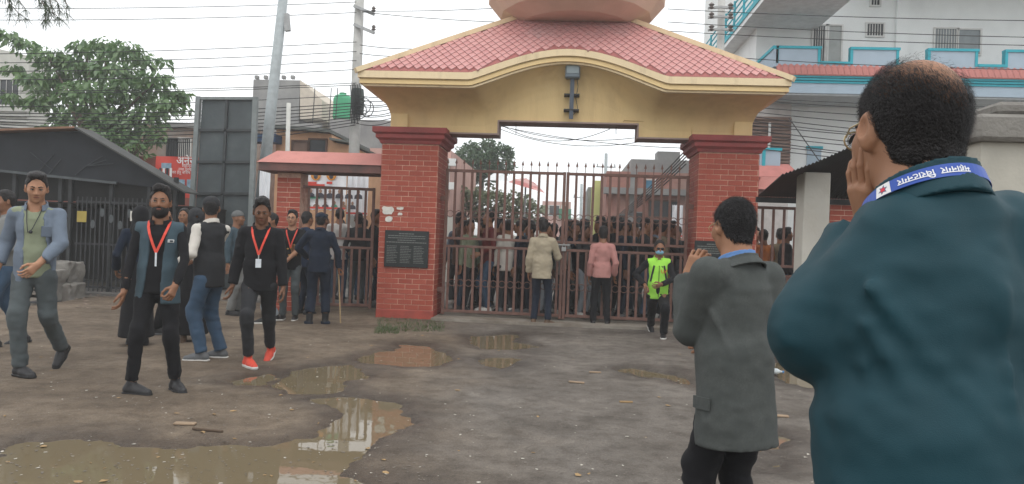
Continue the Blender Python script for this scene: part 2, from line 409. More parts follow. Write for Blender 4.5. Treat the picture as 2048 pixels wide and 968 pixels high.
def brick_pillar(side, label):
    x0 = GAP if side > 0 else -GAP - PW; x1 = x0 + PW; y0, y1 = PY, PY + PW
    p = empty('brick_pillar', ((x0+x1)/2, (y0+y1)/2, 0)); tag(p, label, 'pillar', 'gateway brick pillars')
    cx, cy = p.location.x, p.location.y
    e = .0015
    mk('core', MB().box(-PW/2+e, PW/2-e, -PW/2+e, PW/2-e, 0, CAPZ), M_MORTAR, p)
    mk('plinth', MB().bbox(-PW/2-.012, PW/2+.012, -PW/2-.012, PW/2+.012, -.05, .17, .012), M_REDPAINT, p)
    ch = .0885; L = .2425; j = .010
    cache = {}
    def brick(w, k):
        if (round(w, 3), k) not in cache:
            mb = MB().bbox(-w/2, w/2, -.0035, .012, -(ch-j)/2, (ch-j)/2, .003)
            cache[round(w, 3), k] = mb.mesh('brick')
        return cache[round(w, 3), k]
    rest = MB()
    z = .17; row = 0
    while z + ch < CAPZ + .001:
        zc = z + ch/2
        for face in ('front', 'inner', 'outer', 'back'):
            off = -(L/2 if row % 2 else 0) - (.06 if face in ('inner', 'outer') else 0)
            u = -PW/2 + off
            while u < PW/2 - .005:
                a = max(u, -PW/2); b = min(u + L, PW/2)
                if b - a > .03:
                    w = b - a - j if (a > -PW/2 + .001 and b < PW/2 - .001) else b - a - j/2
                    c = (a+b)/2 + (j/4 if a <= -PW/2+.001 else (-j/4 if b >= PW/2-.001 else 0))
                    if face in ('front', 'inner'):
                        jit = rnd.uniform(-.0015, .0015)
                        if face == 'front': loc = (c, -PW/2 + jit, zc); rot = (0, 0, 0)
                        else: loc = (-side*(PW/2 + jit), c, zc); rot = (0, 0, R(-90 if side > 0 else 90))
                        k = rnd.choice((0, 0, 1, 2)); o = link('brick', brick(w, k), M_BRICK[k], p, loc, rot)
                    elif face == 'outer': rest.box(side*PW/2-.009, side*PW/2+.009, c-w/2, c+w/2, zc-(ch-j)/2, zc+(ch-j)/2)
                    else: rest.box(c-w/2, c+w/2, PW/2-.009, PW/2+.009, zc-(ch-j)/2, zc+(ch-j)/2)
                u += L
        z += ch; row += 1
    o = mk('brickwork', rest, M_BRICK[0], p); o['kind'] = 'stuff'
    prof = [(0, CAPZ), (.03, CAPZ), (.05, CAPZ+.05), (.10, CAPZ+.09), (.10, CAPZ+.15), (.15, CAPZ+.18), (.15, CAPZ+.27), (0, CAPZ+.27)]
    vs = []; fs = []
    for d, zz in prof[1:-1]:
        h = PW/2 + d; vs += [(-h,-h,zz),(h,-h,zz),(h,h,zz),(-h,h,zz)]
    n = len(prof)-2
    for i in range(n-1):
        for k in range(4): fs.append((i*4+k, i*4+(k+1) % 4, (i+1)*4+(k+1) % 4, (i+1)*4+k))
    fs += [(3,2,1,0), tuple((n-1)*4+k for k in range(4))]
    mk('cap', MB().add(vs, fs), M_CAP, p)
    return p
pl = brick_pillar(-1, 'red brick gate pillar with the large black plaque and torn white paper')
pr = brick_pillar(1, 'red brick gate pillar half hidden behind the man in grey blazer')

# arch, wall and roof over the gate
W2 = 3.08; WY0, WY1 = 12.48, 12.95; WB = 3.27; STEP = 3.50
EY = 11.42; EZ = 3.88; EX = 3.40; RY = 12.82; RZ = 5.36; RX = 1.00
arch = empty('gateway_arch', (0, 12.7, 3.29)); tag(arch, 'ochre arched gateway top with pink tiled hip roof', 'gateway')
A0 = Vector((0, 12.7, 3.29))
def amk(name, mb, m, parent=None, **k):
    mb.v = [(x-A0.x, y-A0.y, z-A0.z) for x, y, z in mb.v]
    return mk(name, mb, m, parent or arch, **k)
def arch_t(x):                       # how far the eave is cut back up the slope (0..1 of .66 m)
    a = abs(x + .03)
    if a > 1.56: return 0.0
    t = 1 - a/1.56
    return (math.sin(min(1, t/1.0)*math.pi/2)**1.12)
ASL = (RZ - EZ - .17)/(RY - EY)      # roof slope
def eave(x):                         # fascia line (y, z of its lower edge)
    t = arch_t(x)*.60
    return EY + t, EZ + t*ASL
XS = [-EX + 2*EX*i/96 for i in range(97)]
# beam wall with the stepped opening
top = 4.05
poly = [(-W2+.02, 3.285), (-GAP+.12, 3.285), (-GAP+.12, WB), (-1.22, WB), (-1.22, STEP), (1.20, STEP), (1.20, WB), (GAP-.12, WB), (GAP-.12, 3.285), (W2-.02, 3.285),
        (W2-.02, top)] + [(x, min(4.75, max(top, eave(x)[1] + .02))) for x in [1.5 - 3.0*i/24 for i in range(25)]] + [(-W2+.02, top)]
amk('beam_wall', MB().prism(poly, 'y', WY0, WY1), M_YEL)
for s in (-1, 1):
    amk('column', MB().bbox(s*2.93-.15, s*2.93+.15, WY0-.07, WY0+.3, 3.287, 4.0, .006), M_YEL)
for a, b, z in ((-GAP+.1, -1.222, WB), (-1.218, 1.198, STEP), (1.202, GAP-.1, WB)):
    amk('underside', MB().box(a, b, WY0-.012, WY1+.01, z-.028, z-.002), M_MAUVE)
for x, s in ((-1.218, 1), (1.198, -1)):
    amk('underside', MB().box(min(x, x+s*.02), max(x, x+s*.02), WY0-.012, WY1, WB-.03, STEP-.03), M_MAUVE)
# mouldings of the fascia: stepped bands following the eave
def band(y_off, z0, z1, th, name, m):
    vs = []; fs = []
    for x in XS:
        y, z = eave(x); sx = 1 - y_off/EX*.9
        for yy, zz in ((y+y_off, z+z0), (y+y_off, z+z1), (y+y_off+th, z+z1), (y+y_off+th, z+z0)): vs.append((x*sx, yy, zz))
    n = len(XS)
    for i in range(n-1):
        for k in range(4): fs.append((i*4+k, i*4+(k+1) % 4, (i+1)*4+(k+1) % 4, (i+1)*4+k))
    fs += [(0,1,2,3), tuple((n-1)*4+k for k in range(4))]
    amk(name, MB().add(vs, fs), m)
band(0.0, .075, .185, .16, 'fascia', M_CREAM)
band(.035, .048, .0745, .13, 'fascia_groove', mat('fascia_shade', (.50,.36,.17), .8))
band(.028, -.012, .0475, .13, 'fascia', M_YEL)
band(.075, -.045, -.0125, .10, 'fascia', M_CREAM)
for s in (-1, 1):                    # side eaves
    for (yo, z0, z1, th, m, nm) in ((0, .075, .185, .16, M_CREAM, 'fascia'), (.028, -.012, .0745, .13, M_YEL, 'fascia'), (.075, -.045, -.0125, .1, M_CREAM, 'fascia')):
        xo = EX - yo*.9
        amk(nm, MB().box(min(s*xo, s*(xo-th)), max(s*xo, s*(xo-th)), EY+yo+th+.001, 2*RY-EY-yo, EZ+z0, EZ+z1), m)
# soffit sloping down from the fascia to the wall
vs = []; fs = []; NS = 9
def cove(x, y, z, xi, yi, zi):
    for k in range(NS):
        u = k/(NS-1); q0 = (1-u)**2; q1 = 2*u*(1-u); q2 = u*u
        vs.append((x*q0 + xi*q1 + xi*q2, y*q0 + yi*q1 + yi*q2, z*q0 + (z-.10)*q1 + zi*q2))
for x in XS:
    y, z = eave(x)
    cove(x*.965, y+.12, z-.03, max(-W2+.005, min(W2-.005, x*.92)), WY0-.003, z-.50)
for i in range(len(XS)-1):
    for k in range(NS-1): fs.append((i*NS+k, (i+1)*NS+k, (i+1)*NS+k+1, i*NS+k+1))
for s in (-1, 1):
    o = len(vs); cove(s*EX*.965, EY+.12, EZ-.03, s*(W2-.005), WY0-.003, EZ-.50); cove(s*EX*.965, 2*RY-EY-.12, EZ-.03, s*(W2-.005), 2*RY-WY0, EZ-.50)
    for k in range(NS-1): fs.append((o+k, o+NS+k, o+NS+k+1, o+k+1))
amk('soffit', MB().add(vs, fs), M_YEL, smooth=True)
# roof body (bed under the tiles) : front slope cut by the arch, two hips, back slope
TE = EZ + .187
vs = []; fs = []
def rooftop(x):                      # highest point of the front slope above x: ridge or hip
    a = abs(x)
    if a <= RX: return RY, RZ
    f = (EX - a)/(EX - RX); return EY + f*(RY-EY), TE + f*(RZ-TE)
for x in XS:
    y, z = eave(x); yt, zt = rooftop(x)
    vs += [(x, min(y, yt), min(z+.187, zt)), (x, yt, zt)]
for i in range(len(XS)-1): fs.append((2*i, 2*i+2, 2*i+3, 2*i+1))
o = len(vs); by = 2*RY-EY
vs += [(-EX,EY,TE),(-EX,by,TE),(-RX,RY,RZ),(EX,EY,TE),(EX,by,TE),(RX,RY,RZ)]
fs += [(o,o+2,o+1),(o+3,o+4,o+5),(o+1,o+2,o+5,o+4)]
amk('roof_bed', MB().add(vs, fs), M_TILEBED)
# diamond tiles on the front slope, each its own piece
sl = Vector((0, RY-EY, RZ-TE)); SLEN = sl.length; su = sl.normalized(); sn = Vector((0, -su.z, su.y))
DW, DH = .140, .200
def tile_mesh():
    p = [(0, -DH/2), (DW/2, 0), (0, DH/2), (-DW/2, 0)]
    k = .94
    vs = [(x*k, y*k, (.018 if i == 0 else (.012 if i != 2 else .003))) for i, (x, y) in enumerate(p)] + [(x*k, y*k, -.01) for x, y in p]
    return MB().add(vs, [(0,1,2,3),(0,4,5,1),(1,5,6,2),(2,6,7,3),(3,7,4,0)]).mesh('tile')
TM = tile_mesh()
rot = Matrix((Vector((1, 0, 0)), su, sn)).transposed().to_euler()
rows = int(SLEN/(DH/2)) + 1; nt = 0
resttile = MB()
for r in range(0, rows + 1):
    v = r*DH/2 + .04
    c = Vector((0, EY, TE)) + su*v
    f = v/SLEN; half = EX - (EX-RX)*min(f, 1)
    n0 = int(half/DW) + 2
    for i in range(-n0, n0+1):
        x = (i + (.5 if r % 2 else 0))*DW
        if abs(x) > half - .05 or v > SLEN - .045: continue
        ye, ze = eave(x)
        if (v*su.y) < (ye-EY) + .045: continue
        loc = Vector((x, 0, 0)) + c - A0 + sn*.006
        nt += 1
        if nt > 300:
            Mt = Matrix.Translation(loc) @ rot.to_matrix().to_4x4(); resttile.add([Mt @ v.co for v in TM.vertices], [tuple(p.vertices) for p in TM.polygons]); continue
        o = link('tile', TM, M_TILE[rnd.choice((0, 0, 1, 2))], arch, loc, (rot.x + rnd.uniform(-.012,.012), rot.y + rnd.uniform(-.02,.02), rot.z + rnd.uniform(-.01,.01)))
o = mk('tilework', resttile, M_TILE[0], arch); o['kind'] = 'stuff'
for s in (-1, 1):                    # hip ridges and cresting
    a = Vector((s*EX*1.003, EY-.01, TE+.0)); b = Vector((s*RX, RY, RZ+.02)); d = b - a
    amk('hip_ridge', MB().bar(a - d*.008, b, .13, .075), M_CREAM)
    a2 = Vector((s*EX, 2*RY-EY+.01, TE)); amk('hip_ridge', MB().bar(a2, b, .13, .075), M_CREAM)
amk('dome', MB().lathe([(1.0, 5.30), (1.36, 5.44), (1.58, 5.70), (1.62, 6.1), (1.5, 6.6), (1.15, 7.1), (.6, 7.45), (.05, 7.6)], (.06, RY+.3, 0), 16),
    mat('dome_paint', (.62,.46,.36), .8, .08, 2, .15, 40))

# floodlight fixed to the beam
c = at(1142, 235, WY0-.01); fl = empty('floodlight', (c.x, WY0, c.z)); tag(fl, 'grey floodlight on an upright arm fixed to the gateway beam', 'floodlight')
mk('arm', MB().bar((0, -.16, -.05), (.0, -.20, .66), .07, .05), mat('lamp_arm', (.09,.11,.14), .6), fl)
for z in (.10, .36): mk('bracket', MB().box(-.13, .13, -.20, .0, z-.012, z+.012), M_DARKIRON, fl)
hd = mk('housing', MB().bbox(-.125, .125, -.30, -.12, .62, .86, .02), mat('lamp_case', (.16,.20,.23), .5), fl)
mk('lens', MB().bbox(-.105, .105, -.312, -.301, .69, .84, .004), mat('lamp_glass', (.28,.34,.36), .15, .05), hd)
mk('cable', MB().tube([(.06,-.19,.72),(.10,-.17,.5),(.07,-.15,.3),(.11,-.15,.12),(.04,-.02,.05)], .006, 5), M_DARKIRON, fl)
c = at(1450, 196, WY0-.1); cc = empty('security_camera', (c.x, WY0, c.z)); tag(cc, 'small dark security camera under the eave', 'camera')
mk('body', MB().sph((0, -.07, 0), (.045, .05, .045), 10, 8), M_DARKIRON, cc); mk('mount', MB().bar((0, -.05, 0), (.03, .0, .02), .04), M_CREAM, cc)
# conduit on the beam
a = at(1247, 241, WY0-.012); b = at(1384, 248, WY0-.012); d = at(1384, 277, WY0-.012)
tag(mk('conduit', MB().tube([(a.x, WY0-.012, STEP+.02), (a.x+.01, WY0-.012, a.z), (b.x, WY0-.012, b.z), (b.x, WY0-.012, 3.30)], .007, 5), mat('conduit_paint', (.5,.34,.15), .7)),
    'thin conduit running over the right of the ochre beam', 'conduit')

# plaques on the pillars
def plaque(px, y, z, w, h, label, cols):
    o = mk('plaque', MB().bbox(-w/2, w/2, -.012, .012, -h/2, h/2, .004), mat('black_granite', (.022,.025,.026), .35, .2, 30), loc=(px, y, z))
    tag(o, label, 'plaque'); ml = mat('engraving', (.15,.16,.15), .7, 0)
    yy = -.0135
    def line(x0, x1, zz, hh):
        x = x0
        while x < x1 - .01:
            l = min(rnd.uniform(.03, .075), x1 - x); mb.box(x, x+l-.006, yy, -.0115, zz-hh/2, zz+hh/2); x += l
    mb = MB()
    for i, (f, hh) in enumerate(((.36, .016), (.86, .014), (.86, .014), (.42, .014), (.92, .016))): line(-w*f/2, w*f/2, h/2-.055-i*.037, hh)
    mk('engraved_title', mb, ml, o)['kind'] = 'stuff'
    mb = MB()
    for c in range(cols):
        x0 = -w/2 + .04 + c*(w-.06)/cols
        for i in range(11): line(x0, x0+(w-.06)/cols*rnd.uniform(.6, .85), h/2-.27-i*.028, .010)
    mk('engraved_names', mb, ml, o)['kind'] = 'stuff'
    return o
c = at(813, 498, PY-.02); plaque(c.x, PY-.022, c.z, .76, .63, 'large black plaque with engraved lines on the left brick pillar', 3)
c = at(1420, 515, PY-.02); plaque(c.x+.05, PY-.022, c.z+.0, .62, .55, 'black plaque on the right brick pillar behind the man in blazer', 3)
# torn paper scraps on the pillar
M_PAPER = mat('old_paper', (.62,.60,.55), .9, .15, 20)
for px, py, w, h, lab in ((776, 421, .22, .17, 'larger torn white paper stuck on the left brick pillar'), (800, 417, .14, .05, 'narrow torn paper strip beside the larger scrap on the pillar'),
                          (778, 438, .13, .10, 'lower torn paper scrap on the left brick pillar'), (800, 428, .09, .05, 'tiny torn paper scrap between other scraps on the pillar')):
    c = at(px, py, PY-.012); pts = []
    for i in range(14):
        a = 2*math.pi*i/14; k = rnd.uniform(.72, 1.05); ca, sa = math.cos(a), math.sin(a); q = max(abs(ca), abs(sa))
        pts.append((c.x + ca/q*w/2*k, c.z + sa/q*h/2*k))
    tag(mk('paper_scrap', MB().prism(pts, 'y', PY-.0165, PY-.0125), M_PAPER), lab, 'paper')

# ------------------------------------------------------------------ iron gates
def gate_leaf(label, x0, x1, nbars, loc, rotz, zs=(.13, 1.27, 1.41, 2.60), spikes=True, rings=True, off=.5, group='main gate leaves', lown=None, name='iron_gate'):
    """a leaf in the plane y=0 from x0 to x1"""
    g = empty(name, loc, (0, 0, rotz)); tag(g, label, 'gate', group)
    zb, z1, z2, zt = zs
    for z, h in ((zb, .05), (z1, .045), (z2, .045), (zt, .05)):
        mk('rail', MB().bbox(x0, x1, -.018, .018, z-h/2, z+h/2, .004), M_IRON, g)
    for x in (x0, x1): mk('stile', MB().bbox(x-.026, x+.026, -.024, .024, zb-.06, zt+.03, .004), M_IRON, g)
    def barmesh(h): return MB().bbox(-.022, .022, -.011, .011, -h/2, h/2, .003).mesh('bar')
    up = barmesh(zt-z2-.05); lo = barmesh(z1-zb-.048); sp = MB().add(
        [(-.006,-.006,0),(.006,-.006,0),(.006,.006,0),(-.006,.006,0),(-.006,-.006,.10),(.006,-.006,.10),(.006,.006,.10),(-.006,.006,.10),
         (-.022,0,.115),(.022,0,.115),(0,-.009,.115),(0,.009,.115),(0,0,.20)],
        [(0,1,5,4),(1,2,6,5),(2,3,7,6),(3,0,4,7),(4,5,10),(5,9,10),(5,6,9),(6,11,9),(6,7,11),(7,8,11),(7,4,8),(4,10,8),(8,10,12),(10,9,12),(9,11,12),(11,8,12)]).mesh('spike')
    ring = MB().tube([(.058*math.cos(a), 0, .058*math.sin(a)) for a in [2*math.pi*i/14 for i in range(14)]], .007, 5, close=True).mesh('ring')
    st = (x1-x0)/nbars
    for i in range(nbars):
        x = x0 + st*(i+.5) if i else x0 + st*.5
        if i > 0 or True:
            xx = x0 + st*i
            if 0 < i: link('bar', up, M_IRON, g, (xx, 0, (z2+zt)/2), (0, R(rnd.uniform(-.25, .25)), 0))
            if spikes: link('spike', sp, M_IRON, g, (xx, 0, zt+.02), (0, R(rnd.uniform(-2.5, 2.5)), 0))
            if rings: link('ring', ring, M_IRON, g, (xx+st/2, 0, z2+.43))
    ln = lown or nbars
    s2 = (x1-x0)/ln
    for i in range(ln):
        xx = x0 + s2*(i+off)
        if x0+.03 < xx < x1-.03: link('bar', lo, M_IRON, g, (xx, 0, (zb+z1)/2), (0, R(rnd.uniform(-.3, .3)), 0))
        if rings: link('ring', ring, M_IRON, g, (min(max(xx+s2/2, x0+.08), x1-.08), 0, zb+.50))
    return g
GY = 12.66
gl = gate_leaf('left leaf of the tall brown iron gate beside the plaque pillar', -2.09, -.03, 14, (0, GY, .02), R(0))
gr_ = gate_leaf('right leaf of the tall brown iron gate near the green jacket', .03, 2.09, 14, (0, GY, .02), R(0))
for g, xs in ((gl, (-2.13,)), (gr_, (2.13,))):
    for x in xs:
        for z in (.5, 2.1): mk('hinge', MB().box(x-.07, x+.07, -.03, .03, z-.04, z+.04), M_IRON, g)
lk = empty('padlock', (.0, GY-.05, 1.36)); tag(lk, 'grey padlock and bolt where the two gate leaves meet', 'padlock')
mk('bolt', MB().tube([(-.10,0,.02),(.10,0,.02)], .012, 8), M_STEEL, lk); mk('body', MB().bbox(-.04,.04,-.03,.012,-.09,-.02,.006), M_STEEL, lk)
mk('shackle', MB().tube([(-.025,-.01,-.03),(-.025,-.01,.02),(0,-.01,.045),(.025,-.01,.02),(.025,-.01,-.03)], .007, 6), M_STEEL, lk)

# ------------------------------------------------------------------ side wings: canopy slabs, posts, wicket gates
def canopy(x0, x1, y0, y1, zb, label):
    c = empty('canopy_slab', ((x0+x1)/2, (y0+y1)/2, zb)); tag(c, label, 'canopy')
    X0, X1, D = x0-(x0+x1)/2, x1-(x0+x1)/2, (y1-y0)/2
    mk('slab', MB().bbox(X0, X1, -D, D, 0, .145, .01), mat('canopy_edge', (.17,.085,.075), .85, .2, 3, .3, 30, col2=(.10,.07,.065), c2amt=.45, c2scale=2), c)
    mk('sloped_top', MB().add([(X0-.02,-D-.03,.146),(X1+.0,-D-.03,.146),(X1,D,.146),(X0-.02,D,.146),(X0+.16,-D+.42,.40),(X1,-D+.42,.40),(X1,D,.40),(X0+.16,D,.40)],
       [(0,1,5,4),(1,2,6,5),(2,3,7,6),(3,0,4,7),(4,5,6,7),(3,2,1,0)]), mat('canopy_pink', (.50,.215,.185), .8, .15, 4, .25, 40, col2=(.38,.17,.15), c2amt=.4, c2scale=2), c)
    return c
zc = at(640, 350, 12.35).z + .07; xl = at(516, 340, 12.35).x
canopy(xl, -GAP-PW-.015, 12.35, 13.02, zc-.02, 'pink sloped concrete canopy over the side gate left of the plaque pillar')
zc2 = at(1600, 398, 12.35).z; xr = at(1735, 400, 12.35).x
canopy(GAP+PW+.015, xr+1.6, 12.40, 13.3, zc2-.0, 'pink sloped concrete canopy right of the gateway behind the guard shelter')
xp0 = at(550, 450, 12.6).x; xp1 = at(597, 450, 12.6).x
def small_post(x0, x1, label):
    p = empty('brick_post', ((x0+x1)/2, 12.82, 0)); tag(p, label, 'post'); w = (x1-x0)
    mk('core', MB().box(-w/2+.001, w/2-.001, -.1885, .19, -.05, zc-.025), M_MORTAR, p)
    z = .02; row = 0
    me = {}
    while z + .085 < zc - .03:
        cuts = [-w/2, -w/2+.24, w/2] if row % 2 else [-w/2, w/2-.24, w/2]
        for a, b in zip(cuts, cuts[1:]):
            key = round(b-a, 3)
            if key not in me: me[key] = MB().bbox(-(b-a)/2+.004, (b-a)/2-.004, -.0035, .012, -.038, .038, .003).mesh('brick')
            link('brick', me[key], M_BRICK[rnd.choice((0, 1, 2))], p, ((a+b)/2, -.19, z+.042))
        z += .0885; row += 1
    return p
small_post(xp0, xp1, 'narrow red brick post carrying the left canopy')
small_post(at(1660, 450, 12.6).x, at(1712, 450, 12.6).x, 'narrow red brick post under the right canopy beside the red banner')
# left wicket leaf, swung inwards
a = at(602, 352, 12.75)
gate_leaf('brown iron side gate swung inwards under the left canopy', 0.0, 1.30, 9, (a.x, 12.78, .03), R(9), (.12, 1.16, 1.32, 2.23), False, False, group='side gates', name='side_gate')
a2 = at(752, 480, 13.1)
gate_leaf('narrow iron side gate leaf folded against the plaque pillar', 0.0, .62, 5, (-GAP-PW-.06, 12.85, .03), R(108), (.12, 1.16, 1.32, 2.23), False, False, group='side gates', name='side_gate')
# right wicket leaf
gate_leaf('dark iron side gate under the right canopy with people behind it', GAP+PW+.03, at(1655, 450, 12.75).x, 7, (0, 12.75, .03), 0, (.10, .95, 1.12, 2.12), False, False, group='side gates', name='side_gate')
gate_leaf('dark iron side gate between the brick post and the right edge', at(1714, 450, 12.75).x+.02, at(1714, 450, 12.75).x+1.5, 7, (0, 12.75, .03), 0, (.10, .95, 1.12, 2.12), False, False, group='side gates', name='side_gate')

# ------------------------------------------------------------------ people: signed-distance modelling, one skin per body, garments as children
def smin(a, b, k):
    if k <= 0: return np.minimum(a, b)
    h = np.clip(.5 + .5*(b - a)/k, 0, 1)
    return b + (a - b)*h - k*h*(1-h)
def surface_nets(F, xs, ys, zs):
    S = F < 0
    nx, ny, nz = F.shape
    c = S[:-1,:-1,:-1].astype(np.int8)
    tot = np.zeros((nx-1, ny-1, nz-1), np.int8)
    for dx in (0, 1):
        for dy in (0, 1):
            for dz in (0, 1): tot += S[dx:nx-1+dx, dy:ny-1+dy, dz:nz-1+dz]
    act = (tot > 0) & (tot < 8)
    I, J, K = np.nonzero(act)
    n = len(I)
    idx = np.full(act.shape, -1, np.int64); idx[I, J, K] = np.arange(n)
    acc = np.zeros((n, 3)); cnt = np.zeros(n)
    corners = [(0,0,0),(1,0,0),(0,1,0),(1,1,0),(0,0,1),(1,0,1),(0,1,1),(1,1,1)]
    for a in range(8):
        for b in range(a+1, 8):
            ca, cb = corners[a], corners[b]
            if sum(abs(p-q) for p, q in zip(ca, cb)) != 1: continue
            fa = F[I+ca[0], J+ca[1], K+ca[2]]; fb = F[I+cb[0], J+cb[1], K+cb[2]]
            m = (fa < 0) != (fb < 0)
            t = np.where(m, fa/np.where(fa-fb == 0, 1, fa-fb), 0)
            pa = np.stack([xs[I+ca[0]], ys[J+ca[1]], zs[K+ca[2]]], -1); pb = np.stack([xs[I+cb[0]], ys[J+cb[1]], zs[K+cb[2]]], -1)
            acc += np.where(m[:, None], pa + (pb-pa)*t[:, None], 0); cnt += m
    V = acc/np.maximum(cnt, 1)[:, None]
    Q = []
    for ax in range(3):
        a = [slice(1, -1)]*3; a[ax] = slice(0, -1); b = [slice(1, -1)]*3; b[ax] = slice(1, None)
        s0 = S[tuple(a)]; s1 = S[tuple(b)]
        e = s0 != s1
        i, j, k = np.nonzero(e)
        o = [i, j, k]; p = [i+1, j+1, k+1]; p[ax] = o[ax]
        u, v = [(1, 2), (2, 0), (0, 1)][ax]
        def cell(du, dv):
            q = [p[0].copy(), p[1].copy(), p[2].copy()]; q[u] -= du; q[v] -= dv
            return idx[q[0], q[1], q[2]]
        quad = np.stack([cell(1, 1), cell(0, 1), cell(0, 0), cell(1, 0)], -1)
        fl = ~s0[i, j, k]
        quad[fl] = quad[fl][:, ::-1]
        Q.append(quad)
    Fq = np.concatenate(Q) if Q else np.zeros((0, 4), int)
    Fq = Fq[(Fq >= 0).all(1)]
    return V, Fq
class Fld:
    def __init__(s, lo, hi, vox):
        s.vox = vox
        s.xs, s.ys, s.zs = [np.arange(lo[i], hi[i] + vox, vox) for i in range(3)]
        s.F = np.full((len(s.xs), len(s.ys), len(s.zs)), .5)
        s.X = s.xs[:, None, None]; s.Y = s.ys[None, :, None]; s.Z = s.zs[None, None, :]
    def sub(s, lo, hi):
        r = []
        for ax, g in enumerate((s.xs, s.ys, s.zs)):
            a = np.searchsorted(g, lo[ax]); b = np.searchsorted(g, hi[ax])
            if b <= a: return None
            r.append(slice(a, b))
        return tuple(r)
    def _put(s, r, d, k, op):
        f = s.F[r]
        if op == 'u': s.F[r] = smin(f, d, k)
        elif op == 's': s.F[r] = -smin(-f, d, k)
        else: s.F[r] = -smin(-f, -d, k)
    def cone(s, a, b, ra, rb, k=.02, op='u', sq=None):
        """round cone; sq=(dir, factor) squashes the section along a direction"""
        a = np.array(a, float); b = np.array(b, float); m = max(ra, rb) + k + 2*s.vox + .01
        if sq: m *= max(1, 1/sq[1])
        r = s.sub(np.minimum(a, b) - m, np.maximum(a, b) + m)
        if r is None: return s
        x = s.X[r[0]] - a[0]; y = s.Y[:, r[1]] - a[1]; z = s.Z[:, :, r[2]] - a[2]
        e = b - a; L = e@e + 1e-12
        t = np.clip((x*e[0] + y*e[1] + z*e[2])/L, 0, 1)
        dx = x - e[0]*t; dy = y - e[1]*t; dz = z - e[2]*t
        if sq:
            u = np.array(sq[0], float); u /= np.linalg.norm(u); q = (dx*u[0] + dy*u[1] + dz*u[2])*(sq[1]-1)
            dx = dx + u[0]*q; dy = dy + u[1]*q; dz = dz + u[2]*q
        s._put(r, np.sqrt(dx*dx + dy*dy + dz*dz) - (ra + (rb-ra)*t), k, op); return s
    def ell(s, c, rad, k=.02, M=None, op='u'):
        c = np.array(c, float); rad = np.array(rad, float); m = rad.max() + k + 2*s.vox + .01
        r = s.sub(c - m, c + m)
        if r is None: return s
        x = s.X[r[0]] - c[0]; y = s.Y[:, r[1]] - c[1]; z = s.Z[:, :, r[2]] - c[2]
        if M is not None:                      # rows of M are the local axes
            x, y, z = (M[0][0]*x + M[0][1]*y + M[0][2]*z, M[1][0]*x + M[1][1]*y + M[1][2]*z, M[2][0]*x + M[2][1]*y + M[2][2]*z)
        k0 = np.sqrt((x/rad[0])**2 + (y/rad[1])**2 + (z/rad[2])**2); k1 = np.sqrt((x/rad[0]**2)**2 + (y/rad[1]**2)**2 + (z/rad[2]**2)**2) + 1e-9
        s._put(r, k0*(k0-1)/k1, k, op); return s
    def cut(s, p, n, k=0.0):
        """remove everything on the side n points to"""
        p = np.array(p, float); n = np.array(n, float); n /= np.linalg.norm(n)
        d = (s.X-p[0])*n[0] + (s.Y-p[1])*n[1] + (s.Z-p[2])*n[2]
        s.F = -smin(-s.F, -d, k); return s
    def noise(s, amp, f, seed=0, stretch=(1, 1, 1)):
        if amp <= 0: return s
        near = np.abs(s.F) < amp*3 + 3*s.vox
        I, J, K = np.nonzero(near)
        x = s.xs[I]*f*stretch[0]; y = s.ys[J]*f*stretch[1]; z = s.zs[K]*f*stretch[2]
        wx = npnoise(x*.6+7, y*.6, z*.6, seed+50)*1.6
        n = npnoise(x + wx, y + wx*.7, z - wx, seed)*.65 + npnoise(2.1*x, 2.1*y + wx, 2.1*z, seed+1)*.35
        s.F[I, J, K] += (n - .5)*2*amp; return s
    def mesh(s, name='m'):
        V, Q = surface_nets(s.F, s.xs, s.ys, s.zs); return V, Q
def join_np(parts):
    V = []; Q = []; o = 0
    for v, q in parts:
        if len(q) == 0: continue
        V.append(v); Q.append(q + o); o += len(v)
    return np.concatenate(V), np.concatenate(Q)
def rotm(yaw=0, pitch=0, roll=0):
    """local x right, y forward, z up; yaw left +, pitch up +, roll to the right shoulder +"""
    return np.array((Matrix.Rotation(yaw, 3, 'Z') @ Matrix.Rotation(pitch, 3, 'X') @ Matrix.Rotation(roll, 3, 'Y')))
def ik(a, b, l1, l2, pole):
    a = np.array(a, float); b = np.array(b, float); d = b - a; D = np.linalg.norm(d)
    D2 = min(D, (l1+l2)*.999); u = d/max(D, 1e-6)
    x = (l1*l1 - l2*l2 + D2*D2)/(2*D2); h = math.sqrt(max(l1*l1 - x*x, 0))
    p = np.array(pole, float); p = p - u*(p@u); p /= max(np.linalg.norm(p), 1e-6)
    return a + u*x + p*h, a + u*D2
class Pose: pass
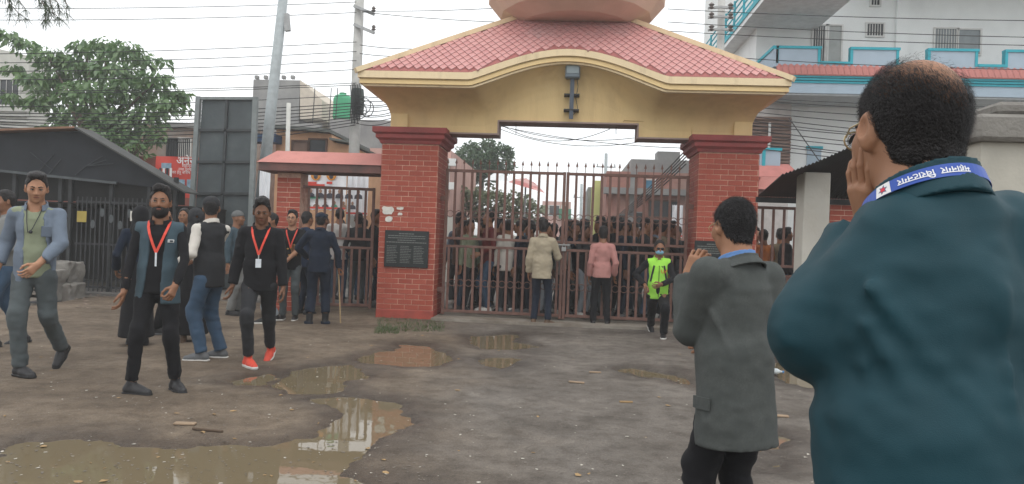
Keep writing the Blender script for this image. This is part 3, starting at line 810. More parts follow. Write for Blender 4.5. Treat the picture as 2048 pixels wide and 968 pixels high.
def make_pose(H=1.7, ankL=(-.10, 0, .09), ankR=(.10, 0, .09), wrL=None, wrR=None, lean=0, side=0, twist=0, hipz=None, head=(0, 0, 0), poleL=None, poleR=None,
              footL=(0, 0), footR=(0, 0), kneeL=(0, 1, 0), kneeR=(0, 1, 0), wid=1.0, hipy=0, handL=None, handR=None, bulk=1.0, shrug=0, shin=0):
    s = H/1.7; P = Pose(); P.s = s; P.wid = wid; P.bulk = bulk
    ankL = np.array(ankL)*s; ankR = np.array(ankR)*s
    if hipz is None:
        hipz = .915
        for q, sx in ((ankL/s, -.085), (ankR/s, .085)):
            h2 = .842**2 - (q[0]-sx)**2 - (q[1]-hipy)**2
            hipz = min(hipz, q[2] + math.sqrt(max(h2, .3)))
    hz = hipz*s
    P.pel = np.array((0, hipy*s, hz)); P.T = rotm(twist, -lean, side)
    P.TH = rotm(twist*.3, 0, 0)
    P.hipL = P.pel + P.TH@np.array((-.085*s*wid, 0, 0)); P.hipR = P.pel + P.TH@np.array((.085*s*wid, 0, 0))
    P.kneeL, P.ankL = ik(P.hipL, ankL, .43*s, .42*s, kneeL); P.kneeR, P.ankR = ik(P.hipR, ankR, .43*s, .42*s, kneeR)
    P.ankL0, P.ankR0 = ankL, ankR
    P.footL, P.footR = footL, footR
    P.neck = P.pel + P.T@np.array((0, -.005, .555))*s
    P.shL = P.pel + P.T@np.array((-.158*wid+shin, -.01, .486+shrug))*s; P.shR = P.pel + P.T@np.array((.158*wid, -.01, .486))*s
    P.wrL0 = P.pel + np.array(wrL if wrL else (-.25, .03, -.06))*s; P.wrR0 = P.pel + np.array(wrR if wrR else (.25, .03, -.06))*s
    P.elL, P.wrL = ik(P.shL, P.wrL0, .285*s, .255*s, poleL or (-.3, -1, 0)); P.elR, P.wrR = ik(P.shR, P.wrR0, .285*s, .255*s, poleR or (.3, -1, 0))
    P.HM = P.T@rotm(*head) if True else None
    P.hd = P.neck + P.T@np.array((0, .012, .075))*s + P.HM@np.array((0, .018, .085))*s
    P.handL, P.handR = handL, handR
    return P
def head_prims(f, P, hk=1.0, ears=True, big=True):
    s = P.s*hk; M = P.HM; c = P.hd
    def p(*v): return c + M@np.array(v)*s
    Mi = M.T
    f.ell(p(0, -.014, .030), np.array((.076, .095, .088))*s, .0, Mi)
    f.ell(p(0, .022, -.025), np.array((.064, .070, .088))*s, .03*s, Mi)
    f.ell(p(0, .036, -.072), np.array((.050, .046, .040))*s, .025*s, Mi)
    f.cone(p(0, .070, -.098), p(0, .066, -.096), .019*s, .019*s, .02*s)
    for q in (-1, 1):
        f.cone(p(q*.040, .060, -.018), p(q*.038, .062, -.03), .024*s, .024*s, .02*s)
        f.cone(p(q*.030, .0985, .006), p(q*.034, .0985, .006), .013*s, .013*s, .012*s, 's')
        f.cone(p(q*.030, .074, .006), p(q*.032, .074, .006), .0145*s, .0145*s, .004*s)
    f.cone(p(-.036, .080, .022), p(.036, .080, .022), .010*s, .010*s, .012*s)
    f.cone(p(0, .086, .010), p(0, .104, -.030), .008*s, .0125*s, .010*s)
    for q in (-1, 1): f.cone(p(q*.012, .094, -.034), p(q*.011, .092, -.034), .009*s, .009*s, .008*s)
    f.cone(p(-.019, .086, -.056), p(.019, .086, -.056), .0075*s, .0075*s, .006*s)
    f.cone(p(-.016, .084, -.069), p(.016, .084, -.069), .0085*s, .0085*s, .006*s)
    if ears:
        for q in (-1, 1):
            f.ell(p(q*.080, -.008, -.006), np.array((.010, .021, .033))*s, .008*s, rotm(0, 0.15, 0).T@rotm(-q*.45, 0, 0).T@Mi)
            f.ell(p(q*.0885, -.005, -.002), np.array((.006, .011, .018))*s, .005*s, Mi, 's')
            f.cone(p(q*.077, .002, -.034), p(q*.077, .0, -.036), .008*s, .008*s, .008*s)
    b = P.bulk
    f.cone(p(0, -.025, -.055), P.neck + P.T@np.array((0, 0, .005))*s, .056*s*b, .062*s*b, .03*s)
    f.cone(P.neck + P.T@np.array((0, -.0, .0))*s, P.neck + P.T@np.array((0, .0, -.05))*s, .060*s*b, .074*s, .03*s)
def hand_prims(f, wr, fwd, thumb, s, curl=.35, spread=.08, curls=None, tcurl=.4):
    """wrist, direction of the fingers, direction of the thumb side"""
    wr = np.array(wr, float); x = np.array(fwd, float); x /= np.linalg.norm(x)
    y = np.array(thumb, float); y -= x*(x@y); y /= np.linalg.norm(y); z = np.cross(x, y)
    def p(a, b, c): return wr + (x*a + y*b + z*c)*s
    f.cone(p(-.05, 0, 0), p(.01, 0, 0), .026*s, .025*s, .012*s, sq=(z, 1.25))
    f.cone(p(.012, .012, 0), p(.082, .024, 0), .019*s, .016*s, .015*s, sq=(z, 1.15))
    f.cone(p(.012, 0, 0), p(.085, .002, 0), .019*s, .016*s, .015*s, sq=(z, 1.15))
    f.cone(p(.012, -.012, 0), p(.080, -.022, 0), .018*s, .015*s, .015*s, sq=(z, 1.15))
    lens = [(.044, .026, .022), (.048, .030, .024), (.045, .027, .022), (.035, .021, .019)]
    rad = [.0092, .0096, .0090, .0078]
    for i in range(4):
        b = .030 - i*.0195; a0 = .088 - abs(i-1.2)*.004
        cu = curls[i] if curls else curl
        q = np.array((a0, b, 0.0)); ang = cu*.5; sp = (1.4-i)*spread
        pts = [q]
        for L in lens[i]:
            d = np.array((math.cos(ang)*math.cos(sp), math.sin(sp), math.sin(ang))); q = q + d*L; pts.append(q); ang += cu*1.05
        for j in range(3):
            f.cone(p(*pts[j]), p(*pts[j+1]), (rad[i]*(1-.07*j))*s, (rad[i]*(1-.07*(j+1)))*s, .003*s)
    pts = [np.array((.022, .022, .004)), np.array((.052, .050, .014 + .012*tcurl)), np.array((.082, .062-.012*tcurl, .02 + .03*tcurl)), np.array((.106, .060-.03*tcurl, .024 + .05*tcurl))]
    for j, (r0, r1) in enumerate(((.016, .0125), (.0115, .0105), (.0105, .0085))): f.cone(p(*pts[j]), p(*pts[j+1]), r0*s, r1*s, .006*s)
def limb_box(pts, m):
    pts = np.array(pts); return pts.min(0) - m, pts.max(0) + m
def body_mesh(P, vox=.011, hv=None, hand=True, shortsleeve=False, hk=1.0):
    s = P.s; parts = []
    hv = hv or vox*.55
    # head and neck
    f = Fld(*limb_box([P.hd + (0, 0, .14*s), P.hd - (0, 0, .12*s), P.neck - (0, 0, .10*s)], .125*s), hv); head_prims(f, P, hk); parts.append(f.mesh())
    # trunk, arms, legs (mostly under the clothes)
    J = [P.hipL, P.hipR, P.kneeL, P.kneeR, P.ankL, P.ankR, P.neck, P.shL, P.shR, P.elL, P.elR, P.wrL, P.wrR]
    f = Fld(*limb_box(J, .10*s), max(vox*1.5, .016))
    up = P.T@np.array((0, 0, 1.))
    f.ell(P.pel + up*.34*s, (.118*s, .074*s, .16*s), .03, P.T.T); f.ell(P.pel + up*.08*s, (.110*s, .074*s, .14*s), .05, P.T.T)
    f.cone(P.shL, P.shR, .034*s, .034*s, .03); f.cone(P.neck, P.pel + up*.3*s, .05*s, .07*s, .03)
    for a, b, c in ((P.shL, P.elL, P.wrL), (P.shR, P.elR, P.wrR)):
        f.cone(a, b, .034*s, .030*s, .02); f.cone(b, c, .030*s, .024*s, .01)
    for a, b, c in ((P.hipL, P.kneeL, P.ankL), (P.hipR, P.kneeR, P.ankR)):
        f.cone(a, b, .062*s, .046*s, .03); f.cone(b, c, .044*s, .032*s, .01)
    parts.append(f.mesh())
    for side, a, b, hd in (('L', P.elL, P.wrL, P.handL), ('R', P.elR, P.wrR, P.handR)):
        if not hand: continue
        hd = hd or {}
        d = (b-a)/np.linalg.norm(b-a)
        fwd = np.array(hd.get('fwd', d)); th = np.array(hd.get('thumb', (0, 1, 0) if abs(d[1]) < .8 else (0, 0, 1)))
        pts = [b, b + fwd/np.linalg.norm(fwd)*.16*s, b - d*.09*s]
        if shortsleeve: pts.append(a)
        f = Fld(*limb_box(pts, .085*s), hd.get('vox', min(hv, .0055)))
        if shortsleeve: f.cone(a, b, .043*s, .028*s, .01)
        else: f.cone(b - d*.10*s, b, .034*s, .026*s, .01)
        kw = {k: v for k, v in hd.items() if k in ('curl', 'spread', 'curls', 'tcurl')}
        hand_prims(f, b + d*.005, fwd, th, s*hd.get('scale', 1.0), **kw); parts.append(f.mesh())
    return join_np(parts)
def trousers_mesh(P, vox=.014, r=(.098, .070, .060), cuff=.06, top=.10, fold=.008, seed=1, flare=0):
    s = P.s
    J = [P.hipL, P.hipR, P.kneeL, P.kneeR, P.ankL, P.ankR, P.pel + (0, 0, .12*s)]
    f = Fld(*limb_box(J, .16*s), vox)
    b = P.bulk
    r = [q*.92 for q in r]
    f.ell(P.pel + np.array((0, -.012*s, .0)), (.132*s*P.wid*b**.5, .092*s*b, .135*s), .0, P.TH.T)
    f.ell(P.pel + np.array((0, .0, .09*s)), (.122*s*P.wid*b**.5, .084*s*b, .10*s), .03, P.TH.T)
    for h, k, a, cut in ((P.hipL, P.kneeL, P.ankL, P.ankL0), (P.hipR, P.kneeR, P.ankR, P.ankR0)):
        d = (a-k)/np.linalg.norm(a-k)
        f.cone(h - (0, 0, .05*s), k, r[0]*s*b**.5*.97, r[1]*s, .03*s); f.cone(k, a + d*.05, r[1]*s*.98, r[2]*s, .02*s)
        f.cone(k - d*.05*s + (0, 0, 0), k + d*.04*s, r[1]*s*1.03, r[1]*s*1.0, .02*s)
    f.noise(fold*1.3, 10, seed, (1, 1, .8)); f.noise(fold*.9, 22, seed+5, (.6, .6, 1.5))
    # cuffs: cut each lower leg with its own plane (only near that ankle)
    for a, k in ((P.ankL, P.kneeL), (P.ankR, P.kneeR)):
        d = (a-k)/np.linalg.norm(a-k); c = a - d*(cuff-.06)*s
        r_ = f.sub(c - .13*s, c + .16*s)
        if r_ is None: continue
        x = f.X[r_[0]]; y = f.Y[:, r_[1]]; z = f.Z[:, :, r_[2]]
        q = (x-c[0])*d[0] + (y-c[1])*d[1] + (z-c[2])*d[2]
        f.F[r_] = np.maximum(f.F[r_], q)
    up = P.TH@np.array((0, 0, 1.)); f.cut(P.pel + up*top*s, up)
    return f.mesh()
def torso_field(f, P, g=0.0, belly=0.0, hem=-.02, flare=0.0, k=.04):
    """trunk of a garment; g is how far it stands off the body"""
    s = P.s; T = P.T; w = P.wid; b = P.bulk
    def p(x, y, z): return P.pel + T@np.array((x, y, z))*s
    f.ell(p(0, .005, .36), np.array((.143*w + g, (.104)*b + g, .19 + g))*s, .0, T.T)
    f.ell(p(0, .012 + belly*.4, .16), np.array((.134*w*b**.5 + g, .100*b + g + belly, .20 + g))*s, k*s, T.T)
    f.cone(p(-.05*w, -.012, .498), P.shL*.92 + p(0, 0, .46)*.08, (.060 + g*.6)*s, (.052 + g*.6)*s, .04*s); f.cone(p(.05*w, -.012, .498), P.shR*.92 + p(0, 0, .46)*.08, (.060 + g*.6)*s, (.052 + g*.6)*s, .04*s)
    f.cone(p(0, -.012, .545), p(0, -.008, .44), (.050 + g*.5)*b*s, (.09 + g)*s, .05*s)
    # skirt of the garment down to the hem
    hm = hem - .08
    for q in (-1, 1):
        f.cone(p(q*.054*w, 0, .14), p(q*(.060*w + flare), 0, hm), (.090*b + g)*s, (.094*b + g + flare*.6)*s, .05*s)
    f.cone(p(0, 0, .14), p(0, 0, hm), (.096*b + g)*s, (.102*b + g + flare*.5)*s, .05*s)
def sleeve(f, P, side, g=0.0, r=(.066, .056, .044), end=1.0, k=.035, puff=0):
    s = P.s
    sh, el, wr = (P.shL, P.elL, P.wrL) if side == 'L' else (P.shR, P.elR, P.wrR)
    r = [q*.76 for q in r]
    f.cone(sh, el, (r[0]+g)*s, (r[1]+g)*s, k*s)
    if end > .5:
        f.cone(el, el + (wr-el)*min(1, (end-.5)*2)*1.06, (r[1]+g)*s, (r[2]+g)*s, .010*s)
        if puff: f.cone(el, el + (wr-el)*.02, (r[1]+g+puff)*s, (r[1]+g+puff)*s, .04*s)
def top_mesh(P, vox=.013, g=.006, hem=-.03, sleeves='long', r=(.066, .056, .046), fold=.006, seed=3, opening=None, neckr=.070, vneck=0.0, belly=0.0, flare=0.0,
             creases=(), neckdrop=.0, deep=None, cuff=.0, holes=True, puff=0, ksl=.022):
    s = P.s; g = g*.62
    J = [P.pel + (0, 0, (hem-.04)*s), P.neck + (0, 0, .06*s), P.shL, P.shR]
    if sleeves != 'none': J += [P.elL, P.elR]
    if sleeves == 'long': J += [P.wrL, P.wrR]
    f = Fld(*limb_box(J, (.16 + flare + belly + g)*s), vox)
    torso_field(f, P, g, belly, hem, flare)
    if sleeves == 'long':
        for q in 'LR': sleeve(f, P, q, g, r, 1.0, puff=puff, k=ksl)
    elif sleeves == 'short':
        for q in 'LR': sleeve(f, P, q, g, (r[0], r[1]+.008, r[2]), .5)
    else:
        for q in (P.shL, P.shR): f.cone(q, q, .045*s, .045*s, .04*s)
    for a, b, rr, kk, op in creases: f.cone(np.array(a), np.array(b), rr, rr*.7, kk, op)
    f.noise(fold*1.3, 8, seed, (1, 1, .75)); f.noise(fold*.8, 19, seed+9, (.8, .8, 1.3))
    def p(x, y, z): return P.pel + P.T@np.array((x, y, z))*s
    up = P.T@np.array((0, 0, 1.))
    # hem (only under the trunk, not across hanging sleeves)
    c = p(0, 0, hem)
    q = -((f.X-c[0])*up[0] + (f.Y-c[1])*up[1] + (f.Z-c[2])*up[2])
    if sleeves == 'long':
        fa = Fld.__new__(Fld); fa.__dict__.update(f.__dict__); fa.F = np.full(f.F.shape, .5)
        for sd in 'LR':
            el, wr = (P.elL, P.wrL) if sd == 'L' else (P.elR, P.wrR)
            fa.cone(el, wr + (wr-el)*.03, (r[1]+g+.012)*s, (r[2]+g+.012)*s, 0)
        f.F = np.where(fa.F < 0, f.F, np.maximum(f.F, q))
    else: f.F = np.maximum(f.F, q)
    if sleeves == 'long':
        for el, wr in ((P.elL, P.wrL), (P.elR, P.wrR)):
            d = (wr-el)/np.linalg.norm(wr-el); c = wr - d*(.004 + cuff)*s
            rr = f.sub(c - .16*s, c + .16*s)
            if rr:
                x = f.X[rr[0]] - c[0]; y = f.Y[:, rr[1]] - c[1]; z = f.Z[:, :, rr[2]] - c[2]
                q = x*d[0] + y*d[1] + z*d[2]
                ra = np.sqrt(np.maximum(x*x + y*y + z*z - q*q, 0))
                f.F[rr] = np.where((ra < (r[2]*.76 + g + .022)*s) & (q < .11*s), np.maximum(f.F[rr], q), f.F[rr])
    elif sleeves == 'short':
        for sh, el in ((P.shL, P.elL), (P.shR, P.elR)):
            d = (el-sh)/np.linalg.norm(el-sh); c = sh + d*.21*s
            rr = f.sub(c - .12*s, c + .14*s)
            if rr:
                x = f.X[rr[0]]; y = f.Y[:, rr[1]]; z = f.Z[:, :, rr[2]]
                f.F[rr] = np.maximum(f.F[rr], (x-c[0])*d[0] + (y-c[1])*d[1] + (z-c[2])*d[2])
    elif sleeves == 'none':
        for sd, sh, el in ((-1, P.shL, P.elL), (1, P.shR, P.elR)):
            out = P.T@np.array((sd, 0, .12)); c = sh + out*.028*s
            d = (f.X-c[0])*out[0] + (f.Y-c[1])*out[1] + (f.Z-c[2])*out[2]
            rel = (f.Z - (sh[2]-.20*s))
            f.F = np.where(rel > 0, np.maximum(f.F, d), f.F)
    # neck opening
    a = p(0, .016 - neckdrop*.2, .562-neckdrop); b = p(0, .07, .80)
    f.cone(a, b, (neckr-.006)*s, neckr*s*1.2, .008, 's')
    if vneck > 0: f.cone(p(0, .12, .50 - vneck), p(0, .10, .62), .012*s, .07*s, .01, 's')
    if opening is not None:
        # opening: list of (z, x_left, x_right) of the open front, in trunk coordinates
        zz = np.array([o[0] for o in opening]); xl = np.array([o[1] for o in opening]); xr = np.array([o[2] for o in opening])
        o = np.argsort(zz); Ti = P.T.T/s
        X = f.X - P.pel[0]; Y = f.Y - P.pel[1]; Z = f.Z - P.pel[2]
        lx = Ti[0,0]*X + Ti[0,1]*Y + Ti[0,2]*Z; ly = Ti[1,0]*X + Ti[1,1]*Y + Ti[1,2]*Z; lz = Ti[2,0]*X + Ti[2,1]*Y + Ti[2,2]*Z
        L = np.interp(lz, zz[o], xl[o]); Rr = np.interp(lz, zz[o], xr[o])
        d = np.maximum(np.maximum(L - lx, lx - Rr)*s, (.02 - ly)*s)
        f.F = np.maximum(f.F, -d)
    return f.mesh()
def collar_mesh(P, vox=.007, r=.072, h=.05, th=.006, tilt=.35, gap=.5, back=.0, flare=.25, drop=0.0):
    """a folded collar standing round the neck, open at the front by 'gap' radians"""
    s = P.s
    def p(x, y, z): return P.neck + P.T@np.array((x, y, z))*s
    f = Fld(*limb_box([p(0, 0, -.09), p(0, 0, .10)], .14*s), vox)
    Ti = P.T.T/s; X = f.X - P.neck[0]; Y = f.Y - P.neck[1]; Z = f.Z - P.neck[2]
    lx = Ti[0,0]*X + Ti[0,1]*Y + Ti[0,2]*Z; ly = Ti[1,0]*X + Ti[1,1]*Y + Ti[1,2]*Z; lz = Ti[2,0]*X + Ti[2,1]*Y + Ti[2,2]*Z
    zc = lz + ly*tilt - drop + .008
    rr = np.sqrt(lx*lx + ((ly - .006)*.95)**2)
    rad = r + flare*np.maximum(0, .5*h - zc)
    d = np.maximum(np.abs(rr - rad) - th, np.abs(zc - .012) - h/2)
    if gap > 0:
        ang = np.abs(np.arctan2(lx, ly)); d = np.maximum(d, (gap - ang)*r)
    f.F = d*s*.8 + 0*f.F
    return f.mesh()
def shoe_mesh(P, side, kind='shoe', vox=.007):
    s = P.s; ank = P.ankL0 if side == 'L' else P.ankR0; yaw, pit = P.footL if side == 'L' else P.footR
    M = rotm(yaw, pit, 0); o = ank - M@np.array((0, 0, .09))*s
    def p(x, y, z): return o + M@np.array((x, y, z))*s
    f = Fld(*limb_box([p(0, -.09, 0), p(0, .2, 0), p(0, 0, .13)], .06*s), vox)
    f.cone(p(0, -.040, .040), p(0, .06, .042), .036*s, .038*s, .02); f.cone(p(0, .06, .036), p(.004, .155, .026), .042*s, .034*s, .02)
    f.cone(p(0, -.03, .05), p(0, -.005, .10 if kind != 'boot' else .20), .042*s, .040*s, .02); f.cone(p(0, .03, .07), p(0, .10, .045), .030*s, .03*s, .02)
    if kind == 'boot': f.cone(p(0, -.01, .10), p(0, -.01, .24), .05*s, .055*s, .02)
    dn = M@np.array((0, 0, -1.)); f.cut(p(0, 0, .006), dn)
    upp = f.mesh()
    g = Fld(*limb_box([p(0, -.09, 0), p(0, .2, 0), p(0, 0, .05)], .06*s), vox)
    g.cone(p(0, -.045, .02), p(0, .06, .02), .042*s, .044*s, .0); g.cone(p(0, .06, .02), p(.004, .160, .02), .046*s, .037*s, .02)
    g.cut(p(0, 0, 0), dn); g.cut(p(0, 0, .022 if kind != 'sneaker' else .03), -dn)
    return upp, g.mesh()
def hair_mesh(P, style='short', vox=.008, hk=1.0, seed=0, th=.014, quiff=.0, amp=.006):
    s = P.s*hk; M = P.HM; c = P.hd
    def p(*v): return c + M@np.array(v)*s
    Mi = M.T
    f = Fld(*limb_box([p(0, 0, .15), p(0, 0, -.13 if style != 'long' else -.30)], .135*s), vox)
    Z3 = (f.X, f.Y, f.Z)
    lx, ly, lz = [(Mi[i,0]*(f.X-c[0]) + Mi[i,1]*(f.Y-c[1]) + Mi[i,2]*(f.Z-c[2]))/s for i in range(3)]
    if style in ('short', 'thick', 'buzz'):
        f.ell(p(0, -.016, .032), np.array((.0775+th*.45, .0965+th*.6, .091+th))*s, 0, Mi)
        if quiff: f.ell(p(.006, .036, .112), np.array((.056, .046, .022+quiff))*s, .02*s, Mi); f.ell(p(0, -.02, .112), np.array((.066, .075, .020+quiff*.8))*s, .03*s, Mi)
        f.cone(p(0, -.030, -.01), p(0, -.032, -.085), .061*s*P.bulk, .0595*s*P.bulk, .03*s)
        f.noise(amp, 38, seed); f.noise(amp*.7, 80, seed+3)
        zl = np.interp(ly, [-.12, -.075, -.045, -.022, .012, .030, .046, .060, .078, .10], [-.085, -.080, -.062, -.004, .006, -.010, .050, .086, .096, .098])
        zl = zl + .012*np.cos(lx*50)*(ly > .05) + .006*np.sin(lx*210 + ly*130)
        f.F = np.maximum(f.F, (zl - lz)*s*.8)
    elif style == 'bald':
        f.ell(p(0, -.016, .030), np.array((.078+th, .097+th, .086+th*.4))*s, 0, Mi)
        f.noise(amp, 38, seed)
        zl = np.interp(ly, [-.12, -.08, -.05, -.03, .0, .03, .05, .09], [-.072, -.068, -.05, -.03, .01, .03, .08, .09])
        f.F = np.maximum(f.F, (zl - lz)*s*.8)
    elif style == 'hijab':
        f.ell(p(0, -.02, .02), np.array((.098, .115, .112))*s, 0, Mi)
        f.cone(p(0, -.03, -.05), p(0, -.02, -.20), .085*s, .13*s, .05*s)
        f.noise(.006, 14, seed, (1, 1, .5))
        f.ell(p(0, .10, -.01), np.array((.055, .07, .085))*s, .02*s, Mi, 's')
    elif style == 'cap':
        f.ell(p(0, -.012, .045), np.array((.088, .106, .080))*s, 0, Mi)
        f.cut(p(0, 0, .038), M@np.array((0, -.05, -1.)))
        f.cone(p(-.045, .085, .040), p(.045, .085, .040), .008*s, .008*s, .01); f.cone(p(-.035, .125, .032), p(.035, .125, .032), .008*s, .008*s, .04)
    elif style == 'beanie':
        f.ell(p(0, -.012, .042), np.array((.087, .104, .092))*s, 0, Mi); f.noise(.002, 60, seed)
        f.cut(p(0, 0, .028), M@np.array((0, .15, -1.)))
    return f.mesh()
def face_hair(P, vox=.006, hk=1.0, beard=0.0, brow=True, seed=0):
    s = P.s*hk; M = P.HM; c = P.hd
    def p(*v): return c + M@np.array(v)*s
    f = Fld(*limb_box([p(0, .08, .06), p(0, .06, -.13)], .09*s), vox)
    if beard:
        f.ell(p(0, .030, -.070), np.array((.0625+beard*.5, .066+beard*.5, .060+beard))*s, .0, M.T)
        f.ell(p(0, .078, -.047), np.array((.026, .014, .007))*s, .008*s, M.T)
        f.ell(p(0, .050, -.004), np.array((.062, .070, .040))*s, .012*s, M.T, 's')
        f.ell(p(0, .096, -.063), np.array((.020, .018, .009))*s, .006*s, M.T, 's')
        f.noise(.003, 60, seed)
    if brow:
        for q in (-1, 1): f.cone(p(q*.013, .0925, .0245), p(q*.032, .0895, .030), .0052*s, .0050*s, .002); f.cone(p(q*.032, .0895, .030), p(q*.050, .0765, .024), .0050*s, .0030*s, .002)
    return f.mesh()
SKIN = [mat('skin_%d' % i, c, .55, .10, 30, .06, 300, spec=.35, sss=.06) for i, c in
        enumerate([(.30,.150,.085), (.22,.105,.058), (.38,.20,.12), (.165,.078,.044)])]
M_HAIR = mat('black_hair', (.012,.010,.010), .55, .3, 60, .6, 180, spec=.35)
M_HAIRG = mat('greying_hair', (.020,.019,.020), .6, .5, 80, .6, 180, spec=.3)
M_LASH = mat('lashes', (.03,.018,.014), .7, 0); M_EYE = mat('eyeball', (.55,.52,.48), .25, 0); M_IRIS = mat('iris', (.012,.008,.006), .2, 0); M_LIP = mat('lips', (.20,.075,.06), .5, .1)
C = {}
def cl(n, c, **k): C[n] = cloth(n, c, **k); return C[n]
for n, c in dict(black=(.014,.014,.016), charcoal=(.030,.031,.034), navy=(.014,.020,.034), darkblue=(.020,.030,.055), denim=(.15,.185,.235), jeans=(.050,.085,.135), greyjeans=(.085,.10,.105),
                 lightjeans=(.26,.29,.32), slate=(.055,.085,.105), green=(.24,.27,.185), cream=(.58,.55,.50), beige=(.36,.31,.225), pink=(.44,.215,.195), lime=(.34,.72,.09),
                 grey=(.13,.135,.135), olive=(.075,.075,.055), brown=(.10,.065,.045), red=(.50,.045,.035), white=(.62,.62,.60), royal=(.03,.07,.30), teal=(.011,.046,.058), yellow=(.60,.40,.05),
                 orange=(.50,.17,.05), maroon=(.13,.03,.03), sky=(.12,.23,.46), ash=(.20,.205,.20), khaki=(.20,.165,.115)).items(): cl(n, c)
M_SHOE = {n: mat('shoe_' + n, c, .5, .12, 20, .2, 120) for n, c in dict(black=(.015,.015,.016), white=(.60,.59,.56), red=(.62,.075,.045), grey=(.11,.115,.12), brown=(.10,.06,.035), dark=(.03,.03,.032)).items()}
M_BUTTON = mat('button', (.2,.2,.2), .4, 0)
def figure(label, loc, heading, P, parts, group=None, skin=0, facehair=None, hk=1.0, detail=1.0, eyes=True, shortsleeve=False, hair=None, hand=True):
    """parts: list of (name, (V,Q), material[, label]) garments. Returns the body, the top-level object."""
    V, Q = body_mesh(P, .011/detail, .0075/detail, hand, shortsleeve, hk)
    b = link('person', np_mesh('person', V, Q), SKIN[skin], loc=loc, rot=(0, 0, R(heading)))
    tag(b, label, 'person', group)
    s = P.s*hk
    def hp(*v): return P.hd + P.HM@np.array(v)*s
    for it in parts:
        nm, (v, q), m = it[:3]
        if len(q) == 0: continue
        o = link(nm, np_mesh(nm, v, q), m, b)
        if len(it) > 3: o['label'] = it[3]
    if facehair is not None:
        v, q = facehair
        if len(q): link('facial_hair', np_mesh('facial_hair', v, q), M_HAIR, b)
    if eyes:
        for sx in (-1, 1):
            e = link('eye', MB().sph(hp(sx*.0312, .0830, .0050), (.0135*s, .0105*s, .0075*s), 10, 8).mesh('eye', True), M_EYE, b)
            link('iris', MB().sph(hp(sx*.0312, .0925, .0050), .0056*s, 8, 6).mesh('iris', True), M_IRIS, e)
            mb = MB().tube([hp(sx*.0185, .0905, .0035), hp(sx*.0255, .0955, .0115), hp(sx*.0345, .0940, .0120), hp(sx*.0450, .0850, .0060)], .0026*s, 5); link('eyelid', mb.mesh('eyelid', True), M_LASH, e)
        M3 = P.HM
        mb = MB().tube([hp(-.021, .0905, -.0620), hp(-.010, .0955, -.0600), hp(0, .0965, -.0610), hp(.010, .0955, -.0600), hp(.021, .0905, -.0620)], [.0030*s, .0055*s, .0058*s, .0055*s, .0030*s], 6)
        link('lips', mb.mesh('lips', True), M_LIP, b)
    return b
def on_surf(P, V, x, z, side='y', sgn=1, off=.004):
    """trunk-local point on a garment: outermost along an axis near the given coordinates"""
    L = (V - P.pel)@P.T/P.s; ax = {'x': 0, 'y': 1}[side]; ot = 1 - ax
    k = (np.abs(L[:, ot] - x) < .022) & (np.abs(L[:, 2] - z) < .022) & (L[:, ax]*sgn > 0)
    v = (L[k, ax]*sgn).max() if k.any() else .14
    q = np.array((x, (v+off/P.s)*sgn, z)) if ax == 1 else np.array(((v+off/P.s)*sgn, x, z))
    return P.pel + P.T@q*P.s
def garb(P, vox=.013, **k): return top_mesh(P, vox, **k)
def shoes(P, m, sole, kind='shoe', vox=.007):
    r = []
    for q in 'LR':
        u, so_ = shoe_mesh(P, q, kind, vox); r += [('shoe', u, M_SHOE[m]), ('sole', so_, M_SHOE[sole])]
    return r
def strap_on(P, pts_local, w, m, name, parent, off=0.004, th=.0015, proj=True):
    """flat ribbon through trunk-local points, width w in the trunk's x/z"""
    s = P.s; pts = [P.pel + P.T@np.array(q)*s for q in pts_local]
    n = len(pts); vs = []; fs = []
    for i, q in enumerate(pts):
        d = pts[min(i+1, n-1)] - pts[max(i-1, 0)]; d /= np.linalg.norm(d)
        nr = P.T@np.array(pts_local[i] if False else (0, 1, 0.15)); nr = nr - d*(nr@d); nr /= np.linalg.norm(nr)
        x = np.cross(d, nr)*w/2
        vs += [q - x - nr*th, q + x - nr*th, q + x + nr*th, q - x + nr*th]
    for i in range(n-1):
        for k in range(4): fs.append((i*4+k, i*4+(k+1) % 4, (i+1)*4+(k+1) % 4, (i+1)*4+k))
    fs += [(0,1,2,3), tuple((n-1)*4+k for k in range(4))]
    return mk(name, MB().add(vs, fs), m, parent)
M_LANYARD = mat('lanyard_red', (.62,.07,.045), .6, .1, 30)
M_CARD = mat('id_card', (.62,.66,.70), .4, .1, 30)
def lanyard(P, b, front=.14, low=.27, card=True, spread=.065, g=.0):
    s = P.s
    for sx in (-1, 1):
        strap_on(P, [(sx*.072, -.02, .565), (sx*.082, .035, .545), (sx*.076, .088+g, .50), (sx*.058, front-.012+g, .44), (sx*.030, front+g, .36), (0, front+.004+g, low)], .020*s, M_LANYARD, 'lanyard', b)
    if card:
        c = P.pel + P.T@np.array((0, front+.006+g, low-.085))*s
        o = link('id_card', MB().bbox(-.028, .028, -.003, .003, -.045, .045, .002).mesh('id_card'), M_CARD, b, c); o.rotation_euler = Matrix(P.T.tolist()).to_euler()
        mk('clip', MB().bar(P.pel + P.T@np.array((0, front+.004+g, low))*s, P.pel + P.T@np.array((0, front+.006+g, low-.04))*s, .010), M_STEEL, b)

# ------------------------------------------------------------------ the people in the yard
def foot_at(px, py, z=0.0): return gnd(px, py, z)
def local(p, loc, heading):
    a = R(heading); d = Vector(p) - Vector(loc); return np.array((d.x*math.cos(a) + d.y*math.sin(a), -d.x*math.sin(a) + d.y*math.cos(a), d.z))
YARD = 'people walking and standing in the yard'

